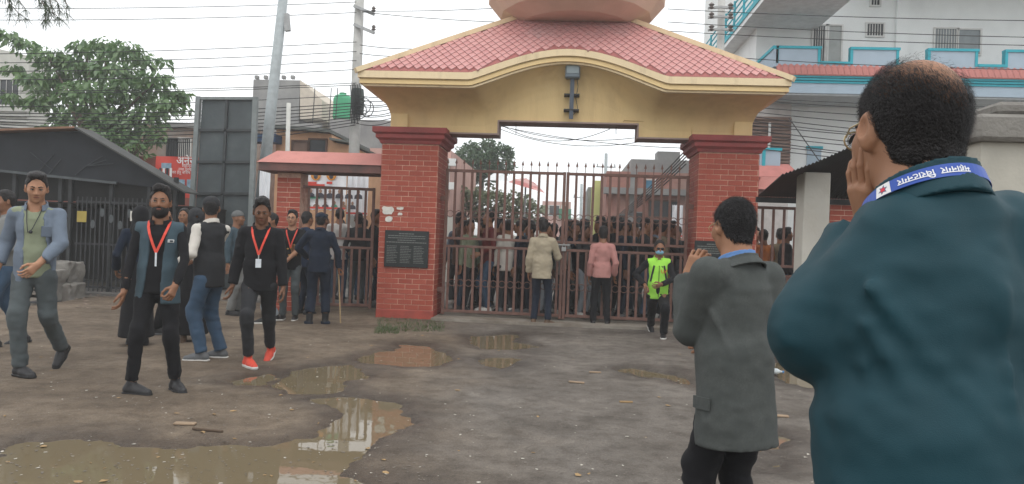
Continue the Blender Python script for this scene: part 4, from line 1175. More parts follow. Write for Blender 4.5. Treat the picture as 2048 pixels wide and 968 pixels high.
# man in open denim shirt
loc = gnd(58, 752); hd = 196
P = make_pose(1.82, ankL=(-.10, -.40, .19), ankR=(.06, .02, .09), footL=(-.1, -.75), footR=(.95, 0), hipy=-.04, wrL=(-.12, .25, .06), wrR=(.27, .06, .0), poleL=(-1, -.5, 0),
              head=(.25, -.22, 0), twist=.12, lean=.04, kneeL=(0, 1, 0), handL=dict(curl=.7, thumb=(.3, .5, .8)))
sh = top_mesh(P, g=.016, hem=-.12, r=(.068, .060, .052), fold=.008, seed=5, opening=[(-.3, -.17, .07), (.1, -.12, .055), (.35, -.085, .06), (.47, -.07, .065), (.6, -.10, .10)], cuff=.05, vneck=0)
b = figure('young man in open denim shirt over a green T-shirt walking left', loc, hd, P, [
    ('jeans', trousers_mesh(P, seed=2, r=(.098, .073, .064)), C['greyjeans']), ('t_shirt', top_mesh(P, g=-.004, hem=-.06, sleeves='none', fold=.006, seed=8, neckr=.072, neckdrop=.03), C['green']),
    ('shirt', sh, C['denim']), ('collar', collar_mesh(P, r=.080, h=.05, gap=.7), C['denim']), ('hair', hair_mesh(P, 'short', th=.012, quiff=.006), M_HAIR)]
    + shoes(P, 'dark', 'black'), YARD, 2, face_hair(P))
s = P.s
mk('pocket', MB().bbox(-.045, .045, -.004, .004, -.05, .05, .003), C['denim'], b, loc=on_surf(P, sh[0], -.105, .34, off=-.002), rot=(R(-8), 0, R(28)))
pts = [P.pel + P.T@np.array(q)*s for q in ((-.06, .03, .56), (-.05, .10, .48), (-.01, .145, .36), (.02, .150, .33), (.035, .13, .42), (.06, .05, .55))]
nk = mk('necklace', MB().tube(pts, .004, 5), M_DARKIRON, b); mk('pendant', MB().sph(P.pel + P.T@np.array((.0, .15, .335))*s, .016*s), M_DARKIRON, nk)

# man cut by the left edge behind him
loc = gnd(5, 693); hd = 140
P = make_pose(1.72, ankL=(-.08, .10, .09), ankR=(.08, -.2, .10), footR=(0, -.2), wrL=(-.2, .18, .1), head=(.2, -.1, 0))
figure('man in pale shirt and blue jeans cut by the left edge of the picture', loc, hd, P, [
    ('jeans', trousers_mesh(P, seed=12), C['jeans']), ('shirt', top_mesh(P, g=.01, hem=-.10, seed=13, fold=.008), C['ash']), ('collar', collar_mesh(P), C['ash']), ('hair', hair_mesh(P, 'short'), M_HAIR)] + shoes(P, 'dark', 'black'), YARD, 1, face_hair(P))

# bearded man with slate vest and red lanyard
loc = gnd(308, 786); hd = 200
aL = local(gnd(350, 783), loc, hd); aR = local(gnd(262, 790), loc, hd)
s_ = 1.70/1.7
P = make_pose(1.70, ankL=(aL[0], aL[1]-.02, .09), ankR=(aR[0], aR[1]-.02, .09), footL=(.55, 0), footR=(1.1, .0), wrL=(-.17, .23, .02), wrR=(.24, .10, -.05), poleL=(-1, -.45, 0), poleR=(.6, -1, 0),
              head=(.02, -.02, 0), lean=-.02, handL=dict(curl=1.15, tcurl=.9, thumb=(.4, .4, .8)), handR=dict(curl=.5), wid=1.04)
slv = top_mesh(P, g=.0, hem=-.06, r=(.060, .052, .044), fold=.007, seed=21, neckr=.066)
vest = top_mesh(P, g=.020, hem=-.15, sleeves='none', fold=.005, seed=22, flare=.012, opening=[(-.3, -.045, .15), (.0, -.035, .085), (.3, -.05, .055), (.44, -.065, .06), (.6, -.10, .09)], neckr=.085)
b = figure('bearded man in slate blue vest with red lanyard walking forward', loc, hd, P, [
    ('trousers', trousers_mesh(P, seed=23, r=(.094, .066, .054), cuff=.09), C['black']), ('shirt', slv, C['black']), ('vest', vest, C['slate']), ('collar', collar_mesh(P, r=.078, h=.045, gap=.4), C['black']),
    ('hair', hair_mesh(P, 'thick', th=.014, quiff=.024, amp=.009, seed=4), M_HAIR)] + shoes(P, 'dark', 'black'), YARD, 1, face_hair(P, beard=.012))
lanyard(P, b, .138, .285, False, g=.0)
s = P.s
mk('card_edge', MB().bar(P.pel + P.T@np.array((0, .142, .285))*s, P.pel + P.T@np.array((0, .136, .17))*s, .014, .006), M_CARD, b)
lg = mk('chest_logo', MB().bbox(-.026, .026, -.003, .003, -.013, .013, .002), mat('logo_white', (.6, .62, .62), .6, 0), b, loc=on_surf(P, vest[0], -.105, .385), rot=(R(-10), 0, R(28)))
mk('logo_mark', MB().bbox(-.016, .010, -.0042, -.0032+.008, -.008, .008, .0005), mat('logo_dark', (.05, .06, .07), .6, 0), lg)

# dark dressed woman from behind with yellow scarf, and companions
loc = gnd(272, 690); hd = 32
P = make_pose(1.62, wrL=(-.25, .12, .04), ankL=(-.07, .06, .09), handL=dict(curl=.5))
f = Fld((-.30, -.26, .05), (.30, .28, 1.05), .016); f.cone((0, 0, .95), (0, .01, .10), .145, .20, .0); f.noise(.012, 8, 3, (1, 1, .25)); f.cut((0, 0, .10), (0, 0, -1)); f.cut((0, 0, 1.0), (0, 0, 1))
figure('woman in black dress and dark headscarf seen from behind near the shed', loc, hd, P, [
    ('dress', top_mesh(P, g=.012, hem=-.12, seed=31, r=(.064, .058, .052)), C['navy']), ('skirt', f.mesh(), C['black']), ('headscarf', hair_mesh(P, 'hijab'), C['black'])] + shoes(P, 'black', 'black'), YARD, 0, eyes=False)
loc = gnd(314, 668); hd = -70
P = make_pose(1.64, wrL=(-.22, .1, .02), head=(0, -.1, 0))
figure('person with yellow shawl looking right behind the bearded man', loc, hd, P, [
    ('trousers', trousers_mesh(P, seed=33), C['black']), ('shawl', top_mesh(P, g=.018, hem=-.10, seed=34, fold=.01), C['yellow']), ('hair', hair_mesh(P, 'thick', th=.018), M_HAIR)] + shoes(P, 'black', 'grey', 'sneaker'), YARD, 0, face_hair(P))
loc = gnd(383, 684); hd = 34
P = make_pose(1.63, wrL=(-.2, .15, .06), wrR=(.2, .15, .06))
f = Fld((-.30, -.26, .05), (.30, .28, 1.05), .016); f.cone((0, 0, .95), (0, .01, .10), .145, .19, .0); f.noise(.012, 8, 5, (1, 1, .25)); f.cut((0, 0, .10), (0, 0, -1)); f.cut((0, 0, 1.0), (0, 0, 1))
figure('woman in long black dress and headscarf between the bearded man and grey vest', loc, hd, P, [
    ('dress', top_mesh(P, g=.012, hem=-.12, seed=36), C['black']), ('skirt', f.mesh(), C['black']), ('headscarf', hair_mesh(P, 'hijab', seed=5), C['charcoal'])] + shoes(P, 'brown', 'brown'), YARD, 0, eyes=False)
loc = gnd(362, 640); hd = 190
P = make_pose(1.68, wrL=(-.2, .2, .3))
figure('dark haired person in dark clothes standing behind the black headscarf', loc, hd, P, [
    ('trousers', trousers_mesh(P, seed=38), C['charcoal']), ('jacket', top_mesh(P, g=.015, hem=-.08, seed=39), C['charcoal']), ('hair', hair_mesh(P, 'short'), M_HAIR)] + shoes(P, 'dark', 'black'), YARD, 1, face_hair(P))

# man in dark grey vest and cap, jeans, back turned
loc = gnd(412, 720); hd = 82
aL = local(gnd(398, 722), loc, hd); aR = local(gnd(436, 716), loc, hd)
P = make_pose(1.72, ankL=(aL[0], aL[1]-.03, .09), ankR=(aR[0], aR[1]-.03, .09), footL=(.35, 0), footR=(.2, 0), wrL=(-.19, .25, .12), wrR=(.12, .28, .14), head=(-.6, -.05, 0), twist=-.45, poleL=(-.6, -1, -.2))
figure('man in charcoal vest, cream sleeves, dark cap and blue jeans with back turned', loc, hd, P, [
    ('jeans', trousers_mesh(P, seed=41, r=(.102, .078, .072), fold=.009), C['jeans']), ('shirt', top_mesh(P, g=.004, hem=-.06, seed=42, r=(.070, .062, .050), fold=.008), C['cream']),
    ('vest', top_mesh(P, g=.024, hem=-.13, sleeves='none', seed=43, fold=.006), C['charcoal']), ('collar', collar_mesh(P, r=.074, gap=.5), C['cream']), ('hair', hair_mesh(P, 'short', th=.010), M_HAIR), ('cap', hair_mesh(P, 'beanie'), C['charcoal'])]
    + shoes(P, 'grey', 'white'), YARD, 1)
loc = gnd(467, 630); hd = -100
P = make_pose(1.70, wrL=(-.2, .2, .1), head=(.2, 0, 0))
figure('man in grey knit cap and light grey trousers facing right behind charcoal vest', loc, hd, P, [
    ('trousers', trousers_mesh(P, seed=45, r=(.105, .082, .078)), C['ash']), ('jacket', top_mesh(P, g=.016, hem=-.10, seed=46), C['slate']), ('beanie', hair_mesh(P, 'beanie'), C['grey'])] + shoes(P, 'dark', 'black'), YARD, 1, face_hair(P))

# man with red shoes
loc = gnd(513, 731); hd = 196
aL = local(gnd(538, 720), loc, hd); aR = local(gnd(496, 735), loc, hd)
P = make_pose(1.76, ankL=(aL[0], aL[1]-.05, .12), ankR=(aR[0], aR[1]-.02, .09), footL=(-.15, -.42), footR=(.55, .0), wrL=(-.235, .04, -.05), wrR=(.255, .02, -.04), head=(.1, -.3, 0), handL=dict(curl=.55), handR=dict(curl=.55), wid=1.03)
b = figure('man in black shirt with ID card and bright red shoes walking forward', loc, hd, P, [
    ('trousers', trousers_mesh(P, seed=51, r=(.096, .070, .058), cuff=.10), C['charcoal']), ('shirt', top_mesh(P, g=.016, hem=-.10, seed=52, fold=.009, vneck=.03, r=(.070, .062, .052)), C['black']),
    ('collar', collar_mesh(P, r=.082, h=.05, gap=.55), C['black']), ('hair', hair_mesh(P, 'thick', th=.015, quiff=.026, amp=.009, seed=9), M_HAIR)]
    + shoes(P, 'red', 'white', 'sneaker'), YARD, 3, face_hair(P))
lanyard(P, b, .140, .27, True, g=.0)
mk('wrist_watch', MB().tube([P.wrR + np.array((.032*math.cos(a), .032*math.sin(a), .03)) for a in [i*math.pi/5 for i in range(10)]], .006, 5, close=True), M_STEEL, b)

# pale jeans walker behind him
loc = gnd(538, 645); hd = 140
P = make_pose(1.66, ankL=(-.1, .12, .09), ankR=(.08, -.15, .1), wrL=(-.2, .2, .1))
figure('person in dark top and pale jeans hidden behind the red shoe man', loc, hd, P, [
    ('jeans', trousers_mesh(P, seed=55), C['lightjeans']), ('jacket', top_mesh(P, g=.012, hem=-.08, seed=56), C['black']), ('hair', hair_mesh(P, 'short'), M_HAIR)] + shoes(P, 'black', 'white', 'sneaker'), YARD, 1, face_hair(P))

# young man in printed T-shirt and glasses
loc = gnd(578, 640); hd = 193
P = make_pose(1.72, wrL=(.02, .23, .06), wrR=(.16, .20, .10), poleL=(-1, -.5, 0), poleR=(1, -.5, 0), head=(-.12, .02, 0), ankL=(-.10, .05, .09), ankR=(.1, 0, .09), handL=dict(curl=.6, thumb=(0, .3, 1)), handR=dict(curl=.6, thumb=(0, .3, 1)))
tee = top_mesh(P, g=.014, hem=-.10, sleeves='short', seed=62, fold=.008)
b = figure('young man with glasses and red lanyard in black printed T-shirt', loc, hd, P, [
    ('jeans', trousers_mesh(P, seed=61, r=(.094, .068, .058)), C['greyjeans']), ('t_shirt', tee, C['black']), ('hair', hair_mesh(P, 'thick', th=.016, quiff=.012, seed=3), M_HAIR)]
    + shoes(P, 'black', 'white', 'sneaker'), YARD, 2, face_hair(P), shortsleeve=True)
lanyard(P, b, .134, .25, False, g=.0)
s = P.s
def glasses(P, b, m=M_DARKIRON, hk=1.0, r=.021, y=.103, full=True):
    s = P.s*hk
    def hp(*v): return P.hd + P.HM@np.array(v)*s
    o = None
    mb = MB()
    for q in (-1, 1):
        mb.tube([hp(q*.033 + r*math.cos(a)*1.1, y - abs(q)*.0, .004 + r*.85*math.sin(a)) for a in [i*math.pi/7 for i in range(14)]], .0018*s, 5, close=True)
        mb.tube([hp(q*.055, y-.003, .010), hp(q*.078, .05, .012), hp(q*.081, .0, .012), hp(q*.080, -.014, -.002)], .0016*s, 5)
    mb.tube([hp(-.012, y, .008), hp(0, y+.004, .011), hp(.012, y, .008)], .0016*s, 5)
    return mk('glasses', mb, m, b)
glasses(P, b)
mb = MB(); pr_ = random.Random(5)
for i in range(9):
    x = pr_.uniform(-.09, .05); z = pr_.uniform(.10, .30); c = on_surf(P, tee[0], x, z, off=-.003)
    mb.sph(c, (pr_.uniform(.008, .02), .006, pr_.uniform(.010, .03)), 8, 5)
o = mk('shirt_print', mb, mat('print_yellow', (.50,.30,.09), .8, .6, 40), b); o['kind'] = 'stuff'

# guards in navy with a cane
loc = gnd(634, 650); hd = 14
P = make_pose(1.70, ankL=(-.12, 0, .09), ankR=(.12, .03, .09), footL=(.3, 0), footR=(-.15, 0), wrL=(-.20, .22, .12), wrR=(.29, .10, -.02), poleL=(-1, -.4, 0), poleR=(1, -.6, 0), wid=1.06, handR=dict(curl=1.3, tcurl=.9))
guard = figure('guard in navy uniform and cap seen from behind with a long cane', loc, hd, P, [
    ('trousers', trousers_mesh(P, seed=71, r=(.102, .080, .076), cuff=.16), C['navy']), ('jacket', top_mesh(P, g=.018, hem=-.10, seed=72, fold=.007), C['navy']), ('collar', collar_mesh(P, gap=.4), C['navy']),
    ('hair', hair_mesh(P, 'short', th=.006), M_HAIR), ('cap', hair_mesh(P, 'cap'), C['navy'])] + shoes(P, 'black', 'black', 'boot'), YARD, 1, eyes=False)
c0 = Vector(loc) + Matrix.Rotation(R(hd), 3, 'Z') @ Vector(P.wrR + np.array((.0, .03, -.075)))
tip = gnd(681, 648); d = (c0 - tip)
tag(mk('cane', MB().tube([tip + Vector((0, 0, .01)), tip + d*1.12], .011, 8), mat('bamboo', (.42,.30,.17), .6, .2, 20)), 'pale bamboo cane held by the navy guard', 'cane')
loc = gnd(606, 630); hd = -30
P = make_pose(1.74, wrL=(-.2, .2, .1), wrR=(.2, .2, .1))
figure('tall man in navy jacket standing behind the guard with the cane', loc, hd, P, [
    ('trousers', trousers_mesh(P, seed=75), C['navy']), ('jacket', top_mesh(P, g=.018, hem=-.10, seed=76), C['darkblue']), ('hair', hair_mesh(P, 'short'), M_HAIR)] + shoes(P, 'black', 'black'), YARD, 1, eyes=False)

# two young men at the gate
loc = gnd(1080, 652); hd = -6
aL = local(gnd(1064, 652), loc, hd); aR = local(gnd(1096, 653), loc, hd)
P = make_pose(1.74, ankL=(-.115, .02, .09), ankR=(.125, .0, .09), footL=(.1, 0), footR=(-.95, 0), wrL=(-.225, .03, -.04), wrR=(.20, .32, .24), poleL=(-.35, -1, 0), poleR=(.5, -.5, -1), head=(.05, -.05, 0), handL=dict(curl=.6), wid=1.0)
figure('young man in beige jacket seen from behind at the gate lock', loc, hd, P, [
    ('trousers', trousers_mesh(P, seed=81, r=(.094, .068, .056), cuff=.075), C['navy']), ('jacket', top_mesh(P, g=.022, hem=-.13, seed=82, fold=.011, r=(.072, .066, .054)), C['beige']), ('collar', collar_mesh(P, r=.075, h=.06, gap=.5), C['beige']),
    ('hair', hair_mesh(P, 'thick', th=.012, quiff=.008), M_HAIR)] + shoes(P, 'brown', 'brown'), YARD, 1, eyes=False)
loc = gnd(1200, 654); hd = 4
P = make_pose(1.66, ankL=(-.125, .03, .09), ankR=(.125, .0, .09), footL=(.12, 0), footR=(-.35, 0), wrL=(-.215, .08, -.03), wrR=(.225, .05, -.01), poleL=(-.3, -1, 0), poleR=(.3, -1, 0), head=(-.05, .0, 0), handL=dict(curl=.6), handR=dict(curl=.6))
figure('young man in pink sweatshirt seen from behind at the gate', loc, hd, P, [
    ('trousers', trousers_mesh(P, seed=85, r=(.096, .070, .058), cuff=.07), C['black']), ('sweatshirt', top_mesh(P, g=.014, hem=-.05, seed=86, fold=.009, r=(.066, .060, .050)), C['pink']), ('hair', hair_mesh(P, 'thick', th=.014, quiff=.016, seed=6), M_HAIR)]
    + shoes(P, 'black', 'black'), YARD, 1, eyes=False)

# masked man in lime jacket
loc = gnd(1312, 674); hd = 178
aL = local(gnd(1327, 678), loc, hd); aR = local(gnd(1301, 664), loc, hd)
P = make_pose(1.70, ankL=(aL[0], aL[1]-.04, .09), ankR=(aR[0], aR[1], .13), footL=(-.1, 0), footR=(.25, -.5), wrL=(-.03, .26, .16), wrR=(.22, .18, .14), poleL=(-1, -.4, -.2), poleR=(1, -.5, 0), head=(.05, -.15, 0), handL=dict(curl=.8, thumb=(0, .3, 1)), handR=dict(curl=.8))
slv = top_mesh(P, g=.008, hem=-.02, seed=91, r=(.064, .056, .046))
lime = top_mesh(P, g=.020, hem=-.08, sleeves='none', seed=93, fold=.006)
b = figure('man in lime green jacket, face mask and dark glasses walking from the gate', loc, hd, P, [
    ('track_pants', trousers_mesh(P, seed=92, r=(.100, .074, .062)), C['black']), ('jacket_sleeves', slv, C['black']), ('jacket', lime, C['lime']),
    ('collar', collar_mesh(P, r=.075, gap=.3), C['lime']), ('hair', hair_mesh(P, 'short', th=.010), M_HAIR)] + shoes(P, 'black', 'white', 'sneaker'), YARD, 1)
s = P.s
def hp(*v): return P.hd + P.HM@np.array(v)*s
f = Fld(*limb_box([hp(0, .06, -.05)], .09), .006); f.ell(hp(0, .035, -.05), (.066*s, .076*s, .052*s), 0, P.HM.T); f.cut(hp(0, .02, 0), P.HM@np.array((0, -1., 0))); f.cut(hp(0, 0, -.015), P.HM@np.array((0, 0, 1.)))
v, q = f.mesh(); link('face_mask', np_mesh('face_mask', v, q), mat('mask_blue', (.22,.42,.58), .9, .08), b)
mb = MB()
for q in (-1, 1): mb.sph(hp(q*.033, .098, .006), (.026*s, .010*s, .018*s), 10, 6)
mb.tube([hp(-.055, .09, .010), hp(0, .105, .012), hp(.055, .09, .010)], .003*s, 5)
mk('sunglasses', mb, mat('dark_lens', (.006,.006,.007), .12, 0), b)
mk('zip', MB().tube([on_surf(P, lime[0], 0, z, off=.001) for z in (.44, .34, .24, .14, .04, -.05)], .005, 5), C['black'], b)
o = text_mesh('UP', .085, mat('print_orange', (.55,.16,.03), .7, 0), 'jacket_print', b, on_surf(P, lime[0], -.075, .35, off=.006), (R(82), 0, R(180+16)), bold=.001)
for sx in (-1, 1):
    mk('side_panel', MB().tube([on_surf(P, lime[0], sx*(.075 + .05*i/5), .44 - .1*i*.5, off=-.010) for i in range(6)], .016, 6), C['charcoal'], b)
hh = P.wrL; mk('gloves', MB().sph(P.pel + np.array((.02, .245, .08)), (.03, .02, .075), 8, 6), C['black'], b)

# ------------------------------------------------------------------ the two men in the foreground
def strands(Vv, n, c, M, s, flow, ln=.022, w=.0011, seed=1, keep=None, lift=.15):
    """short hairs lying along a hair shell: thin blades rooted on its vertices"""
    g = np.random.default_rng(seed)
    P0 = Vv[g.integers(0, len(Vv), n)] + g.normal(0, .0025, (n, 3))
    L = (P0 - c)@M/s                       # head-local
    if keep is not None:
        k = keep(L, g); P0 = P0[k]; L = L[k]; n = len(P0)
    nrm = L/np.array((.08, .1, .09))**2; nrm /= np.linalg.norm(nrm, axis=1)[:, None]
    d = np.array([flow(q) for q in L]); d = d - nrm*(d*nrm).sum(1)[:, None]; d /= np.linalg.norm(d, axis=1)[:, None] + 1e-6
    d = d + nrm*lift*g.uniform(.2, 1.2, (n, 1)) + g.normal(0, .16, (n, 3)); d /= np.linalg.norm(d, axis=1)[:, None]
    sd = np.cross(d, nrm); sd /= np.linalg.norm(sd, axis=1)[:, None] + 1e-6
    ll = ln*g.uniform(.6, 1.3, (n, 1))
    nw = nrm@M.T; dw = d@M.T; sw = sd@M.T
    a = P0 - sw*w/2; b = P0 + sw*w/2; t = P0 + dw*ll - nw*ll*.10
    m1 = P0 + dw*ll*.55 + nw*.0005
    V = np.stack([a, b, m1 + sw*w*.4, m1 - sw*w*.4, t], 1).reshape(-1, 3)
    i = np.arange(n)[:, None]*5
    return V, np.concatenate([i + np.array([[0, 1, 2, 3]])]), np.concatenate([i + np.array([[3, 2, 4]])])
def strand_obj(Vv, parent, m, **k):
    V, Q, T = strands(Vv, **k)
    me = bpy.data.meshes.new('hair_strands'); me.from_pydata(V.tolist(), [], Q.tolist() + T.tolist()); me.update()
    o = link('hair_strands', me, m, parent); o['kind'] = 'stuff'; return o

# --- man in grey blazer
H = 1.565; c = at(1478, 640, 3.0); loc = Vector((c.x, c.y, 0)); hd = 30
P = make_pose(H, ankL=(-.10, .03, .09), ankR=(.10, -.02, .09), wrL=(-.085, .245, .475), wrR=(.06, .22, .16), poleL=(-.12, -.05, -1), poleR=(.15, -.5, -1), lean=.05, head=(-.12, -.10, .06), wid=1.04, bulk=1.10, shrug=.01,
              handL=dict(curl=1.0, fwd=(.25, -.30, 1), thumb=(.5, -.8, 0), vox=.004, tcurl=.8), handR=dict(curl=.6))
s = P.s
def tp(x, y, z): return P.pel + P.T@np.array((x, y, z))*s
cr = []
e = P.elL; u = (P.shL - e); u /= np.linalg.norm(u); w_ = (P.wrL - e); w_ /= np.linalg.norm(w_)
lat = np.cross(u, w_); lat /= np.linalg.norm(lat)
for t, sg in ((.05, 1), (.085, 1), (.12, 1), (.16, 1)):
    a = e + u*t*.8 + w_*.02; b = e + w_*t + u*.01
    cr.append((a - lat*.055 + (u+w_)*.012, a + lat*.045 + w_*.03, .010, .016, 'u'))
    cr.append((b - lat*.058 + (u)*.015, b + lat*.045 - u*.035, .011, .016, 'u'))
cr.append((tp(-.15, .03, .36), tp(-.05, .115, .22), .010, .02, 'u')); cr.append((tp(-.165, -.03, .33), tp(-.12, -.10, .15), .008, .02, 'u'))
bl = top_mesh(P, .0095, g=.030, hem=-.245, r=(.082, .076, .064), fold=.006, seed=101, belly=.03, flare=.012, neckr=.078, creases=cr, ksl=.012, opening=[(-.4, -.02, .05), (.2, -.004, .012), (.36, -.03, .04), (.6, -.08, .08)])
hr = hair_mesh(P, 'short', .006, th=.008, amp=.004, seed=14)
M_BLAZER = mat('cloth_blazer', (.092,.100,.096), .9, .14, 160, .5, 700, spec=.1, sheen=.05, col2=(.076,.084,.081), c2amt=.5, c2scale=14)
sl_ = top_mesh(P, .012, g=.002, hem=-.05, sleeves='none', seed=102, fold=.003, neckr=.066)
b = figure('man in grey blazer and blue collar holding his hand to his face', loc, hd, P, [
    ('trousers', trousers_mesh(P, .012, seed=103, r=(.100, .078, .070)), C['black']), ('shirt', sl_, C['sky']), ('blazer', bl, M_BLAZER), ('shirt_collar', collar_mesh(P, .005, r=.074, h=.058, th=.005, gap=.5, tilt=.30, flare=.35), C['sky']),
    ('blazer_collar', collar_mesh(P, .005, r=.086, h=.060, th=.006, gap=.75, tilt=.42, flare=.75, drop=-.030), M_BLAZER), ('hair', hr, M_HAIRG)] + shoes(P, 'black', 'black'), 'men watching from the right foreground', 0, None, detail=1.5)
def flow_short(q):
    return np.array((q[0]*2.5, -.6 + (q[1] < -.03)*.3, -1.0 if q[2] < .09 else -.15))
strand_obj(hr[0], b, M_HAIRG, n=9000, c=P.hd, M=P.HM, s=s, flow=flow_short, ln=.022, w=.0016, seed=3, lift=.12)
glasses(P, b, mat('gold_wire', (.55,.45,.25), .3, 0, metal=.8))
# hip pocket flap and seams on the side that is seen
fl_ = [on_surf(P, bl[0], y, -.055, 'x', -1, .002) for y in (-.045, -.01, .025, .06)]
vs = []; fs = []
for q in fl_: vs += [q + np.array((0, 0, .024)), q - np.array((0, 0, .024))]
out = P.T@np.array((-1., 0, 0)); vs += [v + out*.007 for v in vs]
n_ = len(fl_)
for i in range(n_-1):
    a_, c_ = 2*i, 2*n_ + 2*i; fs += [(c_, c_+2, c_+3, c_+1), (a_, c_, c_+1, a_+1) if i == 0 else (a_, a_+1, a_+3, a_+2), (a_, a_+2, c_+2, c_), (a_+1, c_+1, c_+3, a_+3)]
fs.append((2*n_-2, 2*n_-1, 4*n_-1, 4*n_-2)); mk('pocket_flap', MB().add(vs, fs), M_BLAZER, b)
# --- tall man in teal jacket, nearest to the camera
H = 1.735; c = at(1872, 560, 1.33); loc = Vector((c.x, c.y, 0)); hd = 18
HK = 1.0
P = make_pose(H, ankL=(-.12, .05, .09), ankR=(.12, -.02, .09), wrL=(-.112, .098, .494), wrR=(.19, .10, -.02), poleL=(-.22, .06, -1), poleR=(.1, -1, 0), lean=.06, head=(-.13, -.06, .03), wid=1.0, bulk=1.10, shrug=-.085, shin=.035,
              handL=dict(curls=(.22, .24, .30, .40), spread=.10, fwd=(.15, .10, 1), thumb=(-.15, -1, .1), scale=.95, vox=.0032, tcurl=.0), handR=dict(curl=.6))
P.hd = P.hd + P.T@np.array((0, .012, -.022))
P.shL = local(at(1818, 496, 1.34), loc, hd); P.elL = local(at(1652, 664, 1.43), loc, hd); ck = P.hd + P.HM@np.array((-.084, .048, -.030))*P.s; ckw = Vector(loc) + Matrix.Rotation(R(hd), 3, 'Z') @ Vector(ck)
P.wrL = local(at(1738, 462, ckw.y + .035), loc, hd); P.handL['fwd'] = tuple(ck - P.wrL)
s = P.s
cr = []
for (a, b_, rr) in (((-.165, -.06, .40), (-.02, -.135, .20), .012), ((-.16, -.05, .34), (-.04, -.135, .08), .012), ((-.15, -.03, .27), (-.07, -.12, -.05), .011), ((-.155, .0, .20), (-.11, -.08, -.10), .010),
                  ((-.15, -.02, .12), (-.13, -.05, -.16), .010), ((.02, -.135, .40), (.03, -.14, .18), .008), ((-.10, -.11, .02), (.06, -.14, -.06), .010), ((.0, -.13, -.08), (.14, -.10, -.02), .010)):
    cr.append((tp(*a), tp(*b_), rr*s*1.05, .018, 'u'))
e = P.elL; u = (P.shL - e); u /= np.linalg.norm(u); w_ = (P.wrL - e); w_ /= np.linalg.norm(w_); lat = np.cross(u, w_); lat /= np.linalg.norm(lat)
for t in (.06, .11, .17): cr.append((e + u*t - lat*.055, e + u*(t-.05) + lat*.05, .009, .022, 'u'))
cr.append((tp(.04, -.02, .515), P.shR + P.T@np.array((0, 0, .0))*s, .078*s, .05, 'u')); cr.append((tp(.02, -.05, .36), tp(.13, -.04, .40), .07*s, .05, 'u'))
cr.append((tp(-.05, -.015, .50), P.shL, .066*s, .04, 'u')); cr.append((P.shL + np.array((0, 0, .01)), P.elL*.5 + P.shL*.5, .074*s, .03, 'u'))
M_TEAL = mat('cloth_teal_jacket', (.008,.042,.056), .62, .10, 9, .12, 500, spec=.25)
jk = top_mesh(P, .0095, g=.042, hem=-.20, r=(.090, .088, .066), fold=.008, seed=111, belly=.035, flare=.012, neckr=.068, creases=cr, puff=.004, ksl=.016, cuff=.012)
HK = 1.04
hr = hair_mesh(P, 'short', .0048, HK, th=.004, amp=.0015, seed=24)
# thinning crown: the shell is open around the top of the head
L = (hr[0] - P.hd)@P.HM/(s*HK)
th_ = ((L[:, 0]-.010)/.064)**2 + ((L[:, 1]+.056)/.084)**2 + ((L[:, 2]-.106)/.066)**2
edge = th_ + (npnoise(L[:, 0]*90, L[:, 1]*40, L[:, 2]*60, 3)-.5)*1.0
kq = (edge[hr[1]] > 2.3).all(1)
hr2 = (hr[0], hr[1][kq])
P_ = P
b = figure('balding man in dark teal jacket with hand on cheek, nearest the camera', loc, hd, P, [
    ('trousers', trousers_mesh(P, .014, seed=113), C['black']), ('jacket', jk, M_TEAL), ('jacket_collar', collar_mesh(P, .0048, r=.080, h=.066, th=.006, gap=.45, tilt=.40, flare=.36, drop=-.001), M_TEAL),
    ('hair', hr2, M_HAIR)] + shoes(P, 'black', 'black'), 'men watching from the right foreground', 0, face_hair(P, .004, HK), HK, detail=1.9)
teal = b
def flow_crown(q):
    return np.array((q[0]*3.0 + .15, -.75, -1.1 if q[2] < .085 else -.15))
strand_obj(hr[0], b, M_HAIR, n=52000, c=P.hd, M=P.HM, s=s*HK, flow=flow_crown, ln=.012, w=.0008, seed=5, lift=.03,
           keep=lambda L, g: (((L[:, 0]-.010)/.064)**2 + ((L[:, 1]+.056)/.084)**2 + ((L[:, 2]-.106)/.066)**2 + g.normal(0, .45, len(L))) > 1.05)
glasses(P, b, mat('gold_wire', (.55,.45,.25), .3, 0, metal=.8), HK, r=.022)
def hp(*v): return P.hd + P.HM@np.array(v)*s*HK
gm = bpy.data.materials.new('spectacle_glass'); gm.use_nodes = True; gb = gm.node_tree.nodes['Principled BSDF']; gb.inputs['Transmission Weight'].default_value = 1; gb.inputs['Roughness'].default_value = .02; gb.inputs['IOR'].default_value = 1.2
for q in (-1, 1): link('lens', MB().sph(hp(q*.033, .103, .004), (.021*s, .0012*s, .017*s), 12, 6).mesh('lens', True), gm, b)
# finger nails
# lanyard: ribbon laid round the collar, with emblem and lettering
path = []
for i in range(41):
    t = i/40; a = R(-52 + 236*t)              # angle round the neck, 0 = left side, 90 = back
    rad = .1005
    x = -math.cos(a)*rad; y = -math.sin(a)*rad*.98 + .004
    z = .562 - y*.40
    path.append(tp(x, y, z))
path = np.array(path)
seg = np.linalg.norm(np.diff(path, axis=0), axis=1); arc = np.concatenate([[0], np.cumsum(seg)])
cen = tp(0, .0, .50)
def frame_at(a_):
    i = min(max(np.searchsorted(arc, a_) - 1, 0), len(path)-2); f_ = (a_-arc[i])/seg[i]; p_ = path[i]*(1-f_) + path[i+1]*f_
    d = path[min(i+2, len(path)-1)] - path[max(i-1, 0)]; d /= np.linalg.norm(d)
    ax = P.T@np.array((0, 0, 1.)); out = p_ - cen; out -= ax*(out@ax); out /= np.linalg.norm(out)
    up = ax*.95 - out*.34; up -= d*(up@d); up /= np.linalg.norm(up); nr = np.cross(d, up)
    if nr@out < 0: nr = -nr
    return p_, d, up, nr
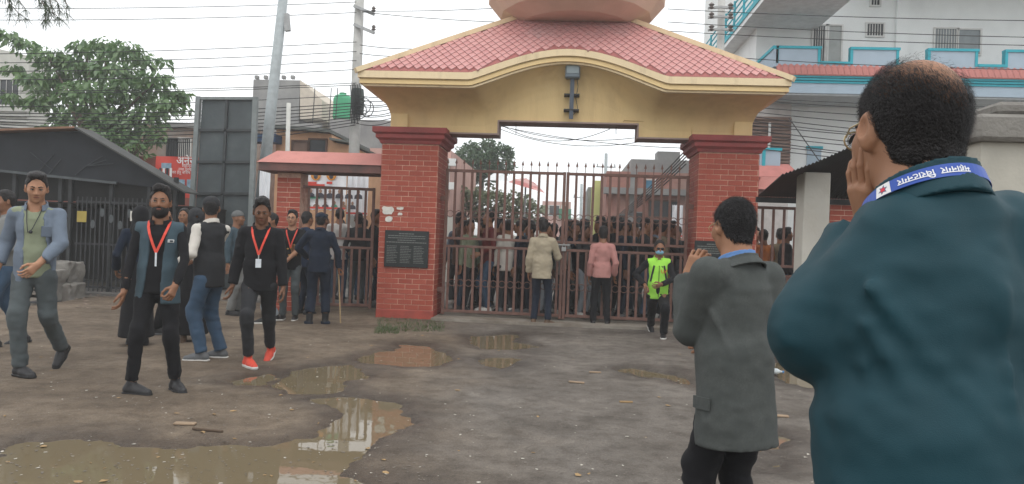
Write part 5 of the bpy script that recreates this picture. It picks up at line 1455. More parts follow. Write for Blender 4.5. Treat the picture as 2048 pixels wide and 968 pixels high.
def ribbon_mesh(a0, a1, w, off, th, n=40):
    vs = []; fs = []
    for i in range(n+1):
        p_, d, up, nr = frame_at(a0 + (a1-a0)*i/n)
        for uu, nn in ((-w/2, 0), (w/2, 0), (w/2, th), (-w/2, th)): vs.append(p_ + up*uu + nr*(off+nn))
    for i in range(n):
        for k in range(4): fs.append((i*4+k, i*4+(k+1) % 4, (i+1)*4+(k+1) % 4, (i+1)*4+k))
    fs += [(0,1,2,3), tuple(n*4+k for k in range(4))]
    return MB().add(vs, fs)
LW = .0235
ln_ = mk('lanyard', ribbon_mesh(0, arc[-1], LW, .0, .0014), mat('lanyard_blue', (.035,.085,.36), .45, .06, 40), b)
ln_['label'] = 'blue lanyard ribbon with white lettering and a star emblem'
e0 = arc[-1]*.275
mk('emblem_patch', ribbon_mesh(e0-.014, e0+.014, LW*.98, .0016, .0006, 6), mat('emblem_white', (.70,.70,.70), .5, 0), ln_)
def on_ribbon(V2, off, a0, flip=True):
    out = []
    for x, y, z in V2:
        p_, d, up, nr = frame_at(a0 + (-x if flip else x)); out.append(p_ + up*(-y if flip else y) + nr*(off + z))
    return out
for rr, m, of, nm in ((.0098, mat('emblem_grey', (.10,.12,.20), .5, 0), .0023, 'emblem_star'), (.0062, mat('emblem_red', (.60,.03,.05), .5, 0), .0027, 'emblem_star')):
    st = [(rr*(1 if i % 2 == 0 else .52)*math.cos(math.pi*i/6+.26), rr*(1 if i % 2 == 0 else .52)*math.sin(math.pi*i/6+.26), 0) for i in range(12)]
    v = on_ribbon(st, of, e0); mk(nm, MB().add(v + [np.array(q) for q in on_ribbon([(0, 0, .0002)], of, e0)], [(i, (i+1) % 12, 12) for i in range(12)]), m, ln_)
def ribbon_text(txt, size, a0):
    o = text_mesh(txt, size, mat('lettering_white', (.72,.74,.78), .5, 0), 'lettering', ln_, depth=.0002, bold=.0003)
    me = o.data; n = len(me.vertices); co = np.zeros(n*3, np.float32); me.vertices.foreach_get('co', co); co = co.reshape(-1, 3)
    me.vertices.foreach_set('co', np.array(on_ribbon(co, .0022, a0), np.float32).ravel()); me.update()
ribbon_text('महानगर  \u093fवराटनगर', .0165, e0 + .085)

# ------------------------------------------------------------------ crowd behind the gates
def crowd_variants():
    out = []
    rr = random.Random(11)
    specs = [dict(), dict(head=(.5, 0, 0)), dict(head=(-.5, -.1, 0)), dict(wrR=(.12, .22, .42), poleR=(1, -.3, -.6)), dict(wrL=(-.2, .2, .1), head=(.2, .1, 0)), dict(wrL=(.05, .22, .2), wrR=(-.02, .24, .22), poleL=(-1, -.4, 0), poleR=(1, -.4, 0)), dict(hat=1)]
    for i, sp in enumerate(specs):
        hat = sp.pop('hat', 0)
        P = make_pose(1.70, wid=rr.uniform(.98, 1.06), **sp)
        bm_ = np_mesh('person', *body_mesh(P, .018, .010))
        tm = np_mesh('top', *top_mesh(P, .020, g=rr.uniform(.008, .018), hem=rr.uniform(-.14, -.05), seed=200+i, fold=.009))
        tr = np_mesh('trousers', *trousers_mesh(P, .020, seed=220+i, fold=.008))
        hm = np_mesh('hair', *hair_mesh(P, 'short' if i % 2 else 'thick', .011, th=.013, quiff=.01*(i % 3), seed=i))
        cm = np_mesh('cap', *hair_mesh(P, 'cap', .010)) if hat else None
        shs = []
        for q in 'LR':
            u, so_ = shoe_mesh(P, q, 'shoe', .012); shs.append(np_mesh('shoe', *join_np([u, so_])))
        out.append((bm_, tm, tr, hm, cm, shs))
    return out
CV = crowd_variants()
CW = {'black': 'black', 'charcoal': 'charcoal', 'navy': 'navy', 'olive': 'olive', 'brown': 'brown', 'white': 'white', 'royal': 'bright blue', 'grey': 'grey', 'cream': 'cream', 'orange': 'orange', 'maroon': 'maroon', 'slate': 'slate blue', 'khaki': 'khaki', 'ash': 'pale grey', 'denim': 'denim blue', 'green': 'sage green'}
def crowd_person(x, y, z, hd, k, top, tr, hs, label, group, skin, capm='charcoal'):
    bm_, tm, trm, hm, cm, shs = CV[k]
    b = bpy.data.objects.new('person', bm_); COL.objects.link(b); b.location = (x, y, z); b.rotation_euler = (0, 0, R(hd)); b.scale = (hs, hs, hs)
    def setm(o, m):
        if len(o.data.materials) == 0: o.data.materials.append(m)
        o.material_slots[0].link = 'OBJECT'; o.material_slots[0].material = m
    setm(b, SKIN[skin]); tag(b, label, 'person', group)
    for nm, me, m in (('top', tm, C[top]), ('trousers', trm, C[tr]), ('hair', hm, M_HAIR)) + ((('cap', cm, C[capm]),) if cm else ()) + tuple(('shoe', q, M_SHOE[rnd.choice(('black', 'dark', 'white', 'grey'))]) for q in shs):
        o = bpy.data.objects.new(nm, me); COL.objects.link(o); o.parent = b; setm(o, m)
    return b
ORD = ['first', 'second', 'third', 'fourth', 'fifth', 'sixth', 'seventh', 'eighth', 'ninth', 'tenth', 'eleventh', 'twelfth', 'thirteenth', 'fourteenth', 'fifteenth', 'sixteenth', 'seventeenth', 'eighteenth', 'nineteenth', 'twentieth']
cr_ = random.Random(23)
def crowd_row(y, xs, rowname, where, group, tops, z=.10, hr_=(.93, 1.055), heads=None):
    xs = sorted(xs)
    for i, x in enumerate(xs):
        top = cr_.choice(tops); tr = cr_.choice(('black', 'charcoal', 'jeans', 'navy', 'lightjeans', 'jeans', 'greyjeans'))
        hd = cr_.choice((cr_.uniform(140, 220), cr_.uniform(-60, 60), cr_.uniform(60, 130), cr_.uniform(-130, -60)))
        k = cr_.randrange(7)
        crowd_person(x, y + cr_.uniform(-.12, .12), z, hd, k, top, tr, cr_.uniform(*hr_), 'person in %s top%s, %s from left, %s %s' % (CW[top], ' and cap' if k == 6 else '', ORD[i], rowname, where), group, cr_.choice((0, 1, 1, 3)))
TOPS = ['black', 'charcoal', 'charcoal', 'navy', 'olive', 'brown', 'black', 'grey', 'slate', 'khaki', 'white', 'maroon', 'ash', 'denim', 'green', 'cream']
G1 = 'crowd packed behind the main gate'
def spread(x0, x1, n): return [x0 + (x1-x0)*(i+.5)/n + cr_.uniform(-.09, .09) for i in range(n)]
crowd_row(13.25, spread(-2.0, 2.0, 11), 'front row', 'behind main gate', G1, TOPS + ['royal'])
crowd_row(13.52, spread(-2.1, 2.1, 10), 'close second row', 'behind main gate', G1, ['black', 'charcoal', 'navy', 'olive', 'grey', 'brown'])
crowd_row(13.95, spread(-2.2, 2.2, 11), 'middle row', 'behind main gate', G1, TOPS)
crowd_row(14.6, spread(-2.3, 2.4, 11), 'third row', 'behind main gate', G1, TOPS + ['denim'])
crowd_row(15.6, spread(-2.5, 2.6, 10), 'back row', 'behind main gate', G1, TOPS + ['cream'])
crowd_row(13.75, spread(-5.3, -3.45, 5), 'row', 'behind left side gate', 'people behind the side gates', TOPS + ['white'])
crowd_row(14.6, spread(-5.6, -3.5, 5), 'farther row', 'behind left side gate', 'people behind the side gates', TOPS + ['white', 'ash'])
crowd_row(13.7, spread(3.35, 6.4, 6), 'row', 'behind right side gate', 'people behind the side gates', ['charcoal', 'grey', 'orange', 'khaki', 'black'])
crowd_row(14.5, spread(3.4, 7.0, 7), 'farther row', 'behind right side gate', 'people behind the side gates', ['charcoal', 'grey', 'brown', 'khaki', 'black'])

# ------------------------------------------------------------------ left yard: dark shed, billboard, poles
M_GABLE_SHADE = mat('gable_shade', (.016,.019,.024), .75, .3, 2, .2, 12)  # shade inside the open gable, put into the colour of a sheet
M_SHED_DARK = mat('dark_interior', (.012,.012,.012), .9, .3, 3)
M_RUST = mat('rusty_sheet', (.20,.11,.07), .85, .3, 4, .3, 30)
SY = 14.0
sh = empty('bicycle_shed', (-9.5, SY, 0)); tag(sh, 'dark open shed with a shade-dark gable sheet and iron grilles at the left', 'shed')
def smk(n, mb, m, **k):
    mb.v = [(x+9.5, y-SY, z) for x, y, z in mb.v]; return mk(n, mb, m, sh, **k)
pk_ = at(165, 262, SY); re = at(374, 384, SY); le = at(-260, 276, SY)
be = at(-260, 322, SY); mid = at(236, 366, SY)
smk('gable_shade_sheet', MB().prism([(le.x, le.z), (pk_.x, pk_.z), (re.x, re.z), (mid.x, mid.z), (be.x, be.z)][::-1], 'y', SY-.02, SY+.0), M_GABLE_SHADE)
smk('roof', MB().add([(le.x, SY-.25, le.z+.01), (pk_.x, SY-.25, pk_.z+.02), (pk_.x, SY+.3, pk_.z+.02), (le.x, SY+.3, le.z+.01), (le.x, SY-.25, le.z+.05), (pk_.x, SY-.25, pk_.z+.06), (pk_.x, SY+.3, pk_.z+.06), (le.x, SY+.3, le.z+.05)],
     [(0,1,2,3),(4,7,6,5),(0,4,5,1),(1,5,6,2),(2,6,7,3),(3,7,4,0)]), M_RUST)
smk('roof', MB().add([(pk_.x+.002, SY-.25, pk_.z+.02), (re.x+.1, SY-.25, re.z-.04), (re.x+.1, SY+.3, re.z-.04), (pk_.x+.002, SY+.3, pk_.z+.02), (pk_.x+.002, SY-.25, pk_.z+.055), (re.x+.1, SY-.25, re.z-.005), (re.x+.1, SY+.3, re.z-.005), (pk_.x+.002, SY+.3, pk_.z+.055)],
     [(0,1,2,3),(4,7,6,5),(0,4,5,1),(1,5,6,2),(2,6,7,3),(3,7,4,0)]), mat('old_tin', (.06,.062,.06), .7, .25, 5))
smk('back_wall', MB().box(le.x, re.x+.05, SY+3.2, SY+3.3, 0, 1.85), M_SHED_DARK); smk('light_block_sheet', MB().box(le.x, re.x+.05, SY+.02, SY+3.3, 1.852, 1.88), M_SHED_DARK); smk('gable_back', MB().prism([(le.x, 1.9), (le.x, le.z), (pk_.x, pk_.z), (re.x-.1, re.z+.02), (re.x-.1, 1.9)][::-1], 'y', SY+.10, SY+.12), M_SHED_DARK); smk('side_wall', MB().box(re.x-.02, re.x+.03, SY+.05, SY+3.2, 0, 1.85), M_SHED_DARK)  # ceiling added to shut out light from above and keep the inside dark
g1 = at(0, 340, SY-.08); g2 = at(232, 366, SY-.08)
smk('truss_bar', MB().bar((le.x, SY-.06, at(-260, 314, SY).z), (g2.x, SY-.06, g2.z), .05), mat('shed_steel', (.07,.08,.085), .6, .3))
for a, b in (((75, 345), (108, 308)), ((97, 348), (122, 318)), ((60, 304), (104, 340)), ((172, 332), (226, 327)), ((172, 332), (205, 312)), ((172, 332), (212, 320)), ((150, 350), (172, 332))):
    p, q = at(*a, SY-.05), at(*b, SY-.05); smk('truss_bar', MB().bar(p, q, .014), mat('shed_dark_steel', (.035,.04,.045), .7, .3))
for px in (-40, 30, 122, 142, 224, 300, 352):
    t = at(px, 372, SY+.05); smk('post', MB().box(t.x-.035, t.x+.035, SY+.02, SY+.09, 0, max(1.9, min(2.45, t.z+.3))), mat('shed_post', (.035,.038,.040), .7, .3))
xg0, xg1 = at(150, 450, SY).x, at(352, 450, SY).x
for z in (.18, 1.05, 1.9): smk('grille_rail', MB().box(xg0, xg1, SY+.0, SY+.018, z-.02, z+.02), M_DARKIRON)
n = 22
for i in range(n):
    x = xg0 + (xg1-xg0)*(i+.5)/n; smk('grille_bar', MB().box(x-.011, x+.011, SY-.012, SY-.001, .05, 2.0), M_DARKIRON)
    if i % 2: smk('grille_leaf', MB().sph((x+.04, SY-.01, 1.45 + .12*(i % 3)), (.05, .008, .09), 8, 5), mat('shed_steel', (.07,.08,.085), .6, .3))
for px, py, w, h, m, lab in ((162, 433, .20, .22, mat('faded_yellow', (.36,.28,.07), .8), 'small yellow notice hanging inside the dark shed'), (264, 432, .10, .2, M_PAPER, 'white paper notice on the dark shed grille')):
    c = at(px, py, SY-.05); tag(mk('notice', MB().box(c.x-w/2, c.x+w/2, SY-.030, SY-.024, c.z-h/2, c.z+h/2), m), lab, 'notice')
# concrete blocks and traffic cone by the shed
M_CONC = mat('rough_concrete', (.22,.21,.19), .9, .2, 6, .6, 25, col2=(.14,.13,.12), c2amt=.45, c2scale=3)
def rock(px0, px1, pyt, pyb, label, seed, yy):
    a = gnd((px0+px1)/2, pyb); k = a.y
    w = (at(px1, pyb, k).x - at(px0, pyb, k).x); h = at(px0, pyt, k).z
    f = Fld((-w*.7, -.35, -.05), (w*.7, .35, h*1.2), .02); f.cone((-w*.25, 0, h*.45), (w*.25, 0, h*.45), .2, .2, 0)
    X, Y, Z = np.broadcast_arrays(f.X, f.Y, f.Z)
    f.F = np.maximum(np.maximum(np.abs(X) - w*.48, np.abs(Y) - .22), np.abs(Z - h*.5) - h*.5) + 0.0
    f.noise(.03, 6, seed); f.noise(.012, 18, seed)
    v, q = f.mesh(); o = link('concrete_block', np_mesh('concrete_block', v, q), M_CONC, loc=(a.x, a.y, 0)); tag(o, label, 'block', 'concrete blocks by the shed')
rock(112, 152, 522, 598, 'tall broken concrete block beside the dark shed', 3, 0); rock(85, 118, 540, 602, 'low concrete block beside the orange cone', 5, 0); rock(118, 156, 566, 600, 'flat concrete block in front of the tall block', 8, 0)
a = gnd(90, 606); cone = empty('traffic_cone', a); tag(cone, 'orange traffic cone half hidden behind the denim shirt man', 'cone')
mk('cone', MB().lathe([(.13, .03), (.12, .06), (.045, .62), (.03, .64)], (0, 0, 0), 16), mat('cone_orange', (.62,.10,.03), .6), cone, smooth=False); mk('base', MB().bbox(-.19, .19, -.19, .19, 0, .035, .01), M_DARKIRON, cone)

# billboard seen from behind
BY = 15.6
p0, p1 = at(385, 440, BY), at(516, 440, BY); tz0 = at(400, 196, BY); tz1 = at(512, 196, BY)
bb = empty('billboard', ((p0.x+p1.x)/2, BY, 0)); tag(bb, 'back of a tall grey steel billboard leaning behind the crowd', 'billboard')
cx_ = bb.location.x
def bl_(px, py): q = at(px, py, BY); return Vector((q.x-cx_, 0, q.z))
c00, c10, c01, c11 = bl_(383, 470), bl_(496, 470), bl_(402, 197), bl_(507, 197)
c00.z -= 1.2; c10.z -= 1.2
M_BB = mat('billboard_sheet', (.085,.10,.105), .6, .35, 1.6, .1, 20, col2=(.06,.075,.08), c2amt=.5, c2scale=1.2)
for i in range(2):
    for j in range(6):
        def lp(u, v): return (c00*(1-u)+c10*u)*(1-v) + (c01*(1-u)+c11*u)*v
        u0, u1, v0, v1 = i/2+.012, (i+1)/2-.012, j/6+.006, (j+1)/6-.006
        q = [lp(u0, v0), lp(u1, v0), lp(u1, v1), lp(u0, v1)]
        mk('panel', MB().add([p + Vector((0, .03, 0)) for p in q] + [p + Vector((0, .045, 0)) for p in q], [(0,1,2,3),(4,7,6,5),(0,4,5,1),(1,5,6,2),(2,6,7,3),(3,7,4,0)]), M_BB, bb)
M_BF = mat('billboard_frame', (.20,.225,.225), .5, .2, 6)
mk('frame', MB().bar(c00 - Vector((.05, 0, 0)), c01 + Vector((-.05, 0, .04)), .10, .10), M_BF, bb); mk('frame', MB().bar(c10 + Vector((.05, 0, 0)), c11 + Vector((.05, 0, .02)), .10, .10), M_BF, bb)
mk('frame', MB().bar(c01 + Vector((-.1, .0, .0)), c11 + Vector((.1, 0, .0)), .08, .06), M_BF, bb)
M_BR = mat('billboard_rib', (.045,.05,.053), .6, .2)
mk('rib', MB().bar((c00+c10)/2, (c01+c11)/2, .06, .05), M_BR, bb)
for j in range(1, 6):
    v = j/6; mk('rib', MB().bar(c00*(1-v)+c01*v, c10*(1-v)+c11*v, .05, .06), M_BR, bb)

def pole(px0, py0, px1, py1, Y, r0, r1, m, name, label, base_z=0.0, n=10):
    a = at(px0, py0, Y); b = at(px1, py1, Y); d = (b-a)
    t = (base_z - a.z)/d.z; foot = a + d*t
    top = a + d*1.25
    o = empty(name, foot); tag(o, label, 'pole'); mk('shaft', MB().tube([Vector((0, 0, 0)), top - foot], [r0, r1], n), m, o, smooth=True)
    return o, foot
M_POLE = mat('concrete_pole', (.46,.46,.44), .85, .12, 6, .25, 40)
M_GALV = mat('steel_pole', (.36,.40,.41), .55, .15, 8)
sp_, f0 = pole(530, 330, 566, 0, 16.5, .15, .10, M_GALV, 'steel_lamp_pole', 'leaning grey steel pole beside the billboard', .1)
c = at(572, 45, 16.5) - f0; mk('fitting', MB().bar(c + Vector((0, 0, .2)), c + Vector((.05, 0, -.2)), .12, .1), M_STEEL, sp_)
up_, f1 = pole(708, 310, 719, 0, 18.0, .15, .11, M_POLE, 'utility_pole', 'tall concrete utility pole carrying wires left of the gateway', .1)
for py in (20, 57):
    c = at(717, py, 18.0-.15) - f1; mk('crossarm', MB().bar(c + Vector((-.12, 0, .1)), c + Vector((.42, -.05, -.12)), .07), M_STEEL, up_)
    mk('insulator', MB().lathe([(.03, 0), (.06, .03), (.03, .06), (.055, .09), (.02, .14)], c + Vector((.40, -.05, -.06)), 10), mat('porcelain', (.16,.14,.13), .3), up_)
c = at(712, 200, 18.0-.16) - f1; mk('cable_sleeve', MB().tube([c + Vector((0, .12, .3)), c + Vector((.0, .12, .1)), c + Vector((.01, .12, -.1)), c + Vector((.02, .12, -.35))], [.145, .17, .165, .145], 10), mat('cable_wrap', (.07,.09,.085), .8, .4, 20), up_)
for k in range(7): mk('cable', MB().tube([c + Vector((-.14 + .045*k, -.05, .35 + .03*(k % 3))), c + Vector((-.10 + .035*k, -.06, 0)), c + Vector((-.12 + .04*k, -.04, -.5 - .1*(k % 2)))], .012, 5), M_DARKIRON, up_)
for k, (dx, dz) in enumerate(((.22, -.15), (.30, -.22), (.12, -.28))):
    mk('cable_coil', MB().tube([c + Vector((dx + .17*math.cos(t), -.05, dz + .2*math.sin(t))) for t in [i*math.pi/8 for i in range(16)]], .012, 5, close=True), M_DARKIRON, up_)
sp2, f2 = pole(575, 300, 577, 225, 17.0, .05, .05, mat('white_post', (.62,.62,.58), .7), 'white_post', 'short white post behind the left canopy', .1)

# ------------------------------------------------------------------ buildings behind on the left
def building(name, label, loc, cat='building'): o = empty(name, loc); tag(o, label, cat); return o
def window(parent, x, y, z, w, h, frame, glass, bars=0, depth=.06, name='window'):
    """a recessed looking window on a front wall facing -y at y"""
    o = mk(name, MB().box(x-w/2, x+w/2, y-.012, y-.004, z-h/2, z+h/2), glass, parent)
    t = .045
    mb = MB()
    for a in ((x-w/2-t, x-w/2, z-h/2-t, z+h/2+t), (x+w/2, x+w/2+t, z-h/2-t, z+h/2+t), (x-w/2, x+w/2, z+h/2, z+h/2+t), (x-w/2, x+w/2, z-h/2-t, z-h/2)): mb.box(a[0], a[1], y-depth, y-.003, a[2], a[3])
    mk('frame', mb, frame, o)
    for i in range(bars):
        xx = x - w/2 + w*(i+1)/(bars+1); mk('bar', MB().box(xx-.008, xx+.008, y-depth*.7, y-depth*.7+.015, z-h/2, z+h/2), frame, o)
    return o
M_CEM = mat('grey_cement', (.30,.30,.29), .9, .2, 1.5, .3, 20, col2=(.22,.22,.22), c2amt=.5, c2scale=.8)
M_DGL = mat('dark_glass', (.03,.035,.04), .15, .2)
M_WFR = mat('white_frame', (.60,.60,.58), .6, .1)
M_BRWN = mat('weathered_brick', (.26,.17,.13), .9, .25, 5, .4, 25, col2=(.30,.27,.24), c2amt=.45, c2scale=.9)
def blk(parent, name, px0, px1, pyt, Y, depth, m, zb=0.0, pyref=None):
    a = at(px0, pyt, Y); b = at(px1, pyt + (px1-px0)*.037, Y); o = parent.location
    return mk(name, MB().box(a.x-o.x, b.x-o.x, Y-o.y, Y-o.y+depth, zb, (a.z+b.z)/2), m, parent), a, b
# far left pale building
B = building('pale_building', 'pale building with dark window behind the tree at the left edge', (-17, 26, 0))
a = at(-120, 70, 26); b = at(58, 112, 26)
mk('wall', MB().add([(a.x+17, 0, 0), (b.x+17, 0, 0), (b.x+17, 1.2, 0), (a.x+17, 1.2, 0), (a.x+17, 0, a.z), (b.x+17, 0, b.z), (b.x+17, 1.2, b.z), (a.x+17, 1.2, a.z)], [(0,1,5,4),(1,2,6,5),(2,3,7,6),(3,0,4,7),(4,5,6,7)]), mat('pale_render', (.50,.50,.46), .9, .1, 2, col2=(.40,.40,.38), c2amt=.4), B)
c = at(20, 185, 26); window(B, c.x+17, 0, c.z, .75, .95, M_WFR, M_DGL, 2)
for k in range(4):
    z = at(30, 222 + k*11, 26).z; mk('ledge', MB().box(a.x+17, b.x+17.2, -.12, -.003, z-.03, z+.03), mat('pale_ledge', (.42,.42,.40), .9), B)
# brick building with barred window
B = building('brick_building', 'weathered brick building with a barred window behind the red banner', (-12, 24, 0))
blk(B, 'wall', 268, 520, 247, 24, 6, M_BRWN); w_, a, b = blk(B, 'parapet', 330, 520, 243, 23.9, 6.2, M_CEM, zb=at(330, 255, 24).z)
c = at(370, 300, 24); window(B, c.x+12, 0, c.z, .40, .75, M_WFR, M_DGL, 5); c = at(346, 302, 24); window(B, c.x+12, 0, c.z, .35, .8, M_DARKIRON, M_DGL, 3)
# low red wall below it
a = at(265, 312, 19.5); b = at(395, 322, 19.5)
tag(mk('compound_wall', MB().box(a.x-6, b.x+.5, 19.5, 19.7, 0, a.z), mat('red_wall', (.25,.085,.065), .9, .2, 4, .3, 30)), 'dull red compound wall behind the shed', 'wall')
# grey cement building with stair tower and water tank
B = building('cement_building', 'grey cement building with a stair tower and flat roof behind the steel pole', (-8, 30, 0))
blk(B, 'wall', 500, 800, 262, 30, 9, M_CEM); blk(B, 'parapet', 505, 640, 243, 29.9, .3, M_CEM, zb=3); blk(B, 'parapet', 660, 800, 237, 29.9, .3, M_CEM, zb=3)
t0, a, b = blk(B, 'stair_tower', 507, 600, 158, 31, 4, M_CEM, zb=3)
q0 = at(600, 160, 31); q1 = at(644, 200, 31); q2 = at(644, 238, 31); q3 = at(600, 238, 31)
mk('side_wall', MB().prism([(q0.x+8.003, q0.z), (q1.x+8, q1.z), (q2.x+8, q2.z), (q3.x+8.003, q3.z)], 'y', 1.0, 5), mat('cream_side', (.55,.49,.41), .9, .1), B)
for px in (512, 530, 548, 566, 584): c = at(px, 157, 31); mk('stub', MB().box(c.x+7.93, c.x+8.07, 1, 1.2, c.z, c.z+.14), M_CEM, B)
for px in (655, 668, 622): c = at(px, 235, 30); mk('rebar', MB().tube([(c.x+8, .2, c.z-.3), (c.x+8.05, .2, c.z+1.3)], .02, 5), M_DARKIRON, B)
a = at(684, 238, 31); wt = empty('water_tank', (a.x, 31, a.z)); tag(wt, 'green plastic water tank on the cement roof', 'tank')
mk('body', MB().lathe([(.38, 0), (.40, .05), (.40, .3), (.385, .32), (.40, .34), (.40, .62), (.385, .64), (.40, .66), (.40, .86), (.33, 1.0), (.14, 1.07), (.13, 1.1)], (0, 0, 0), 20), mat('tank_green', (.05,.34,.17), .5, .1), wt); mk('lid', MB().lathe([(.15, 1.1), (.16, 1.13), (.03, 1.16)], (0, 0, 0), 16), mat('tank_green', (.05,.34,.17), .5), wt)
# small orange house
B = building('orange_house', 'small orange house with a sloping tin roof edge and dark windows', (-6.6, 20, 0))
pts = [at(553, 258, 20), at(662, 268, 20), at(668, 285, 20), at(698, 290, 20)]
lo = [(pts[0].x+6.6, 0.0)] + [(p.x+6.6, p.z) for p in pts] + [(pts[3].x+6.6, 0.0)]
mk('wall', MB().prism(lo[::-1], 'y', 0, 4), mat('orange_render', (.58,.34,.20), .9, .12, 3, .2, 30), B)
mk('roof', MB().bar(Vector((pts[0].x+6.5, 1.8, pts[0].z+.05)), Vector((pts[1].x+6.65, 1.8, pts[1].z+.05)), 4.2, .09), mat('tin_roof', (.12,.13,.12), .8), B)
mk('roof', MB().bar(Vector((pts[1].x+6.655, 1.8, pts[2].z+.07)), Vector((pts[3].x+6.7, 1.8, pts[3].z+.05)), 4.2, .06), mat('tin_roof', (.12,.13,.12), .8), B)
c = at(636, 295, 20); window(B, c.x+6.6, 0, c.z, .46, .42, mat('brown_frame', (.12,.07,.05), .7), M_DGL); c = at(601, 297, 20); window(B, c.x+6.6, 0, c.z, .42, .38, mat('brown_frame', (.12,.07,.05), .7), mat('shutter_brown', (.20,.13,.10), .8))
c = at(540, 285, 20); mk('awning', MB().box(c.x+6.2, c.x+6.95, -.5, -.01, c.z-.05, c.z+.18), mat('blue_awning', (.03,.06,.12), .7), B)

# ------------------------------------------------------------------ banners
M_BRED = mat('banner_red', (.62,.075,.055), .6, .08, 3); M_BWHT = mat('banner_white', (.80,.82,.85), .6, .05, 3); M_LW = mat('banner_lettering', (.78,.76,.74), .6, 0)
M_FACE = mat('photo_face', (.30,.19,.14), .8, .3, 30); M_SUIT = mat('photo_suit', (.07,.07,.085), .8, .3, 20); M_PGREEN = mat('photo_green', (.10,.32,.22), .7); M_SEAL = mat('seal_orange', (.60,.26,.06), .7)
RB = 17.6
a = at(312, 312, RB); b = at(398, 312, RB); lo_ = at(350, 395, RB)
bn = empty('banner', (a.x, RB, lo_.z)); tag(bn, 'red banner with white lettering hanging between the shed and billboard', 'banner')
w = b.x - a.x + .5; h = a.z - lo_.z
vs = []; fs = []
for i in range(25):
    for j in range(9): vs.append((w*i/24, .03*math.sin(i*.9) + .012*math.sin(j*1.7+i*.3), h*j/8))
for i in range(24):
    for j in range(8): fs.append((i*9+j, (i+1)*9+j, (i+1)*9+j+1, i*9+j+1))
mk('sheet', MB().add(vs, fs), M_BRED, bn, smooth=True)
k_ = 1450/17.6
def bpos(px, py): q = at(px, py, RB); return (q.x - a.x, -.05, q.z - lo_.z)
text_mesh('अनेर', .26, M_LW, 'lettering', bn, bpos(355, 322), (R(90), 0, 0), 'LEFT', bold=.004)
text_mesh('महेन्द्र म', .13, M_LW, 'lettering', bn, bpos(366, 332), (R(90), 0, 0), 'LEFT')
text_mesh('तथा प्रचारक', .10, M_LW, 'lettering', bn, bpos(359, 339), (R(90), 0, 0), 'LEFT'); text_mesh('का हेतु बिशेष जनता', .10, M_LW, 'lettering', bn, bpos(346, 345), (R(90), 0, 0), 'LEFT')
for px, py, ww, hh in ((335, 332, .26, .14), (364, 368, .20, .22), (382, 368, .16, .22)): p = bpos(px, py); mk('portrait', MB().box(p[0]-ww/2, p[0]+ww/2, -.056, -.050, p[2]-hh/2, p[2]+hh/2), mat('photo_blue', (.25,.36,.45), .7, .3, 12), bn)
for i in range(4): p = bpos(323 + i*7, 346); mk('stripe', MB().box(p[0]-.03, p[0]+.03, -.062, -.056, p[2]-.28, p[2]+.12), M_DARKIRON if i % 2 == 0 else M_LW, bn)
WY = 14.9
def wbanner(px0, px1, py0, py1, label, Y=WY, faces=True):
    a = at(px0, py0, Y); b = at(px1, py0, Y); l = at(px0, py1, Y); w = b.x-a.x; h = a.z-l.z
    bn = empty('banner', (a.x, Y, l.z)); tag(bn, label, 'banner')
    vs = []; fs = []
    for i in range(31):
        for j in range(7): vs.append((w*i/30, .02*math.sin(i*.8) + .012*math.sin(j*1.3+i*.5), h*j/6 + .012*math.sin(i*1.7)*(j in (0, 6))))
    for i in range(30):
        for j in range(6): fs.append((i*7+j, (i+1)*7+j, (i+1)*7+j+1, i*7+j+1))
    mk('sheet', MB().add(vs, fs), M_BWHT, bn, smooth=True)
    def q(px, py): p = at(px, py, Y); return p.x-a.x, p.z-l.z
    if faces:
        yy = -.04
        def person_print(px, py, sz, suit):
            x, z = q(px, py); o = mk('portrait', MB().prism([(x-sz*.62, z-sz*.8), (x+sz*.62, z-sz*.8), (x+sz*.55, z-sz*.3), (x+sz*.2, z-sz*.05), (x-sz*.2, z-sz*.05), (x-sz*.55, z-sz*.3)], 'y', yy, yy+.004), suit, bn)
            mk('portrait_head', MB().sph((x, yy, z+sz*.22), (sz*.24, .006, sz*.32), 10, 6), M_FACE, o)
        for i in range(7): person_print(px0 + 10 + i*19, 384 + i*.6, .14, M_SUIT)
        for i in range(7): person_print(px0 + 4 + i*18, 406 + i*.6, .12, [M_SUIT, M_PGREEN, M_FACE][i % 3])
        for px, py, ww, hh, m, nm in ((625, 366, .20, .05, M_BRED, 'caption'), (631, 371, .42, .06, M_BRED, 'caption'), (626, 395, .32, .05, M_PGREEN, 'caption'), (660, 366, .12, .05, M_BRED, 'caption')):
            x, z = q(px, py); mk(nm, MB().box(x-ww/2, x+ww/2, yy, yy+.005, z-hh/2, z+hh/2), m, bn)
        for px in (633, 664): x, z = q(px, 350); mk('seal', MB().sph((x, yy, z), (.11, .006, .12), 14, 8), M_SEAL, bn); mk('seal_figure', MB().sph((x, yy-.004, z-.02), (.05, .006, .07), 10, 6), M_SUIT, bn)
    x0, z0 = 0, 0; mk('border', MB().box(.0, w, -.045, -.039, .02, .06), M_BRED, bn)
    return bn
wbanner(594, 694, 344, 418, 'white banner with rows of portraits behind the left side gate')
wbanner(696, 738, 347, 430, 'narrow white and red poster strip right of the portrait banner', 15.2, False)
wbanner(520, 542, 335, 412, 'white banner with red edge behind the brick post', 15.6, False)
b3 = at(1330, 405, 17); wbanner(1345, 1366, 410, 475, 'white cloth banner with print beside the right pillar beyond the gate', 17.5, False)
bn = empty('banner', at(1650, 470, 15.5)); tag(bn, 'red printed banner behind the right side gate', 'banner')
mk('sheet', MB().bbox(-.05, 1.1, 0, .02, -.05, .55, .005), M_BRED, bn)
for i in range(4): mk('portrait', MB().sph((.1 + .13*(i % 2), -.004, .12 + .17*(i//2)), (.06, .01, .07), 10, 6), M_LW, bn)
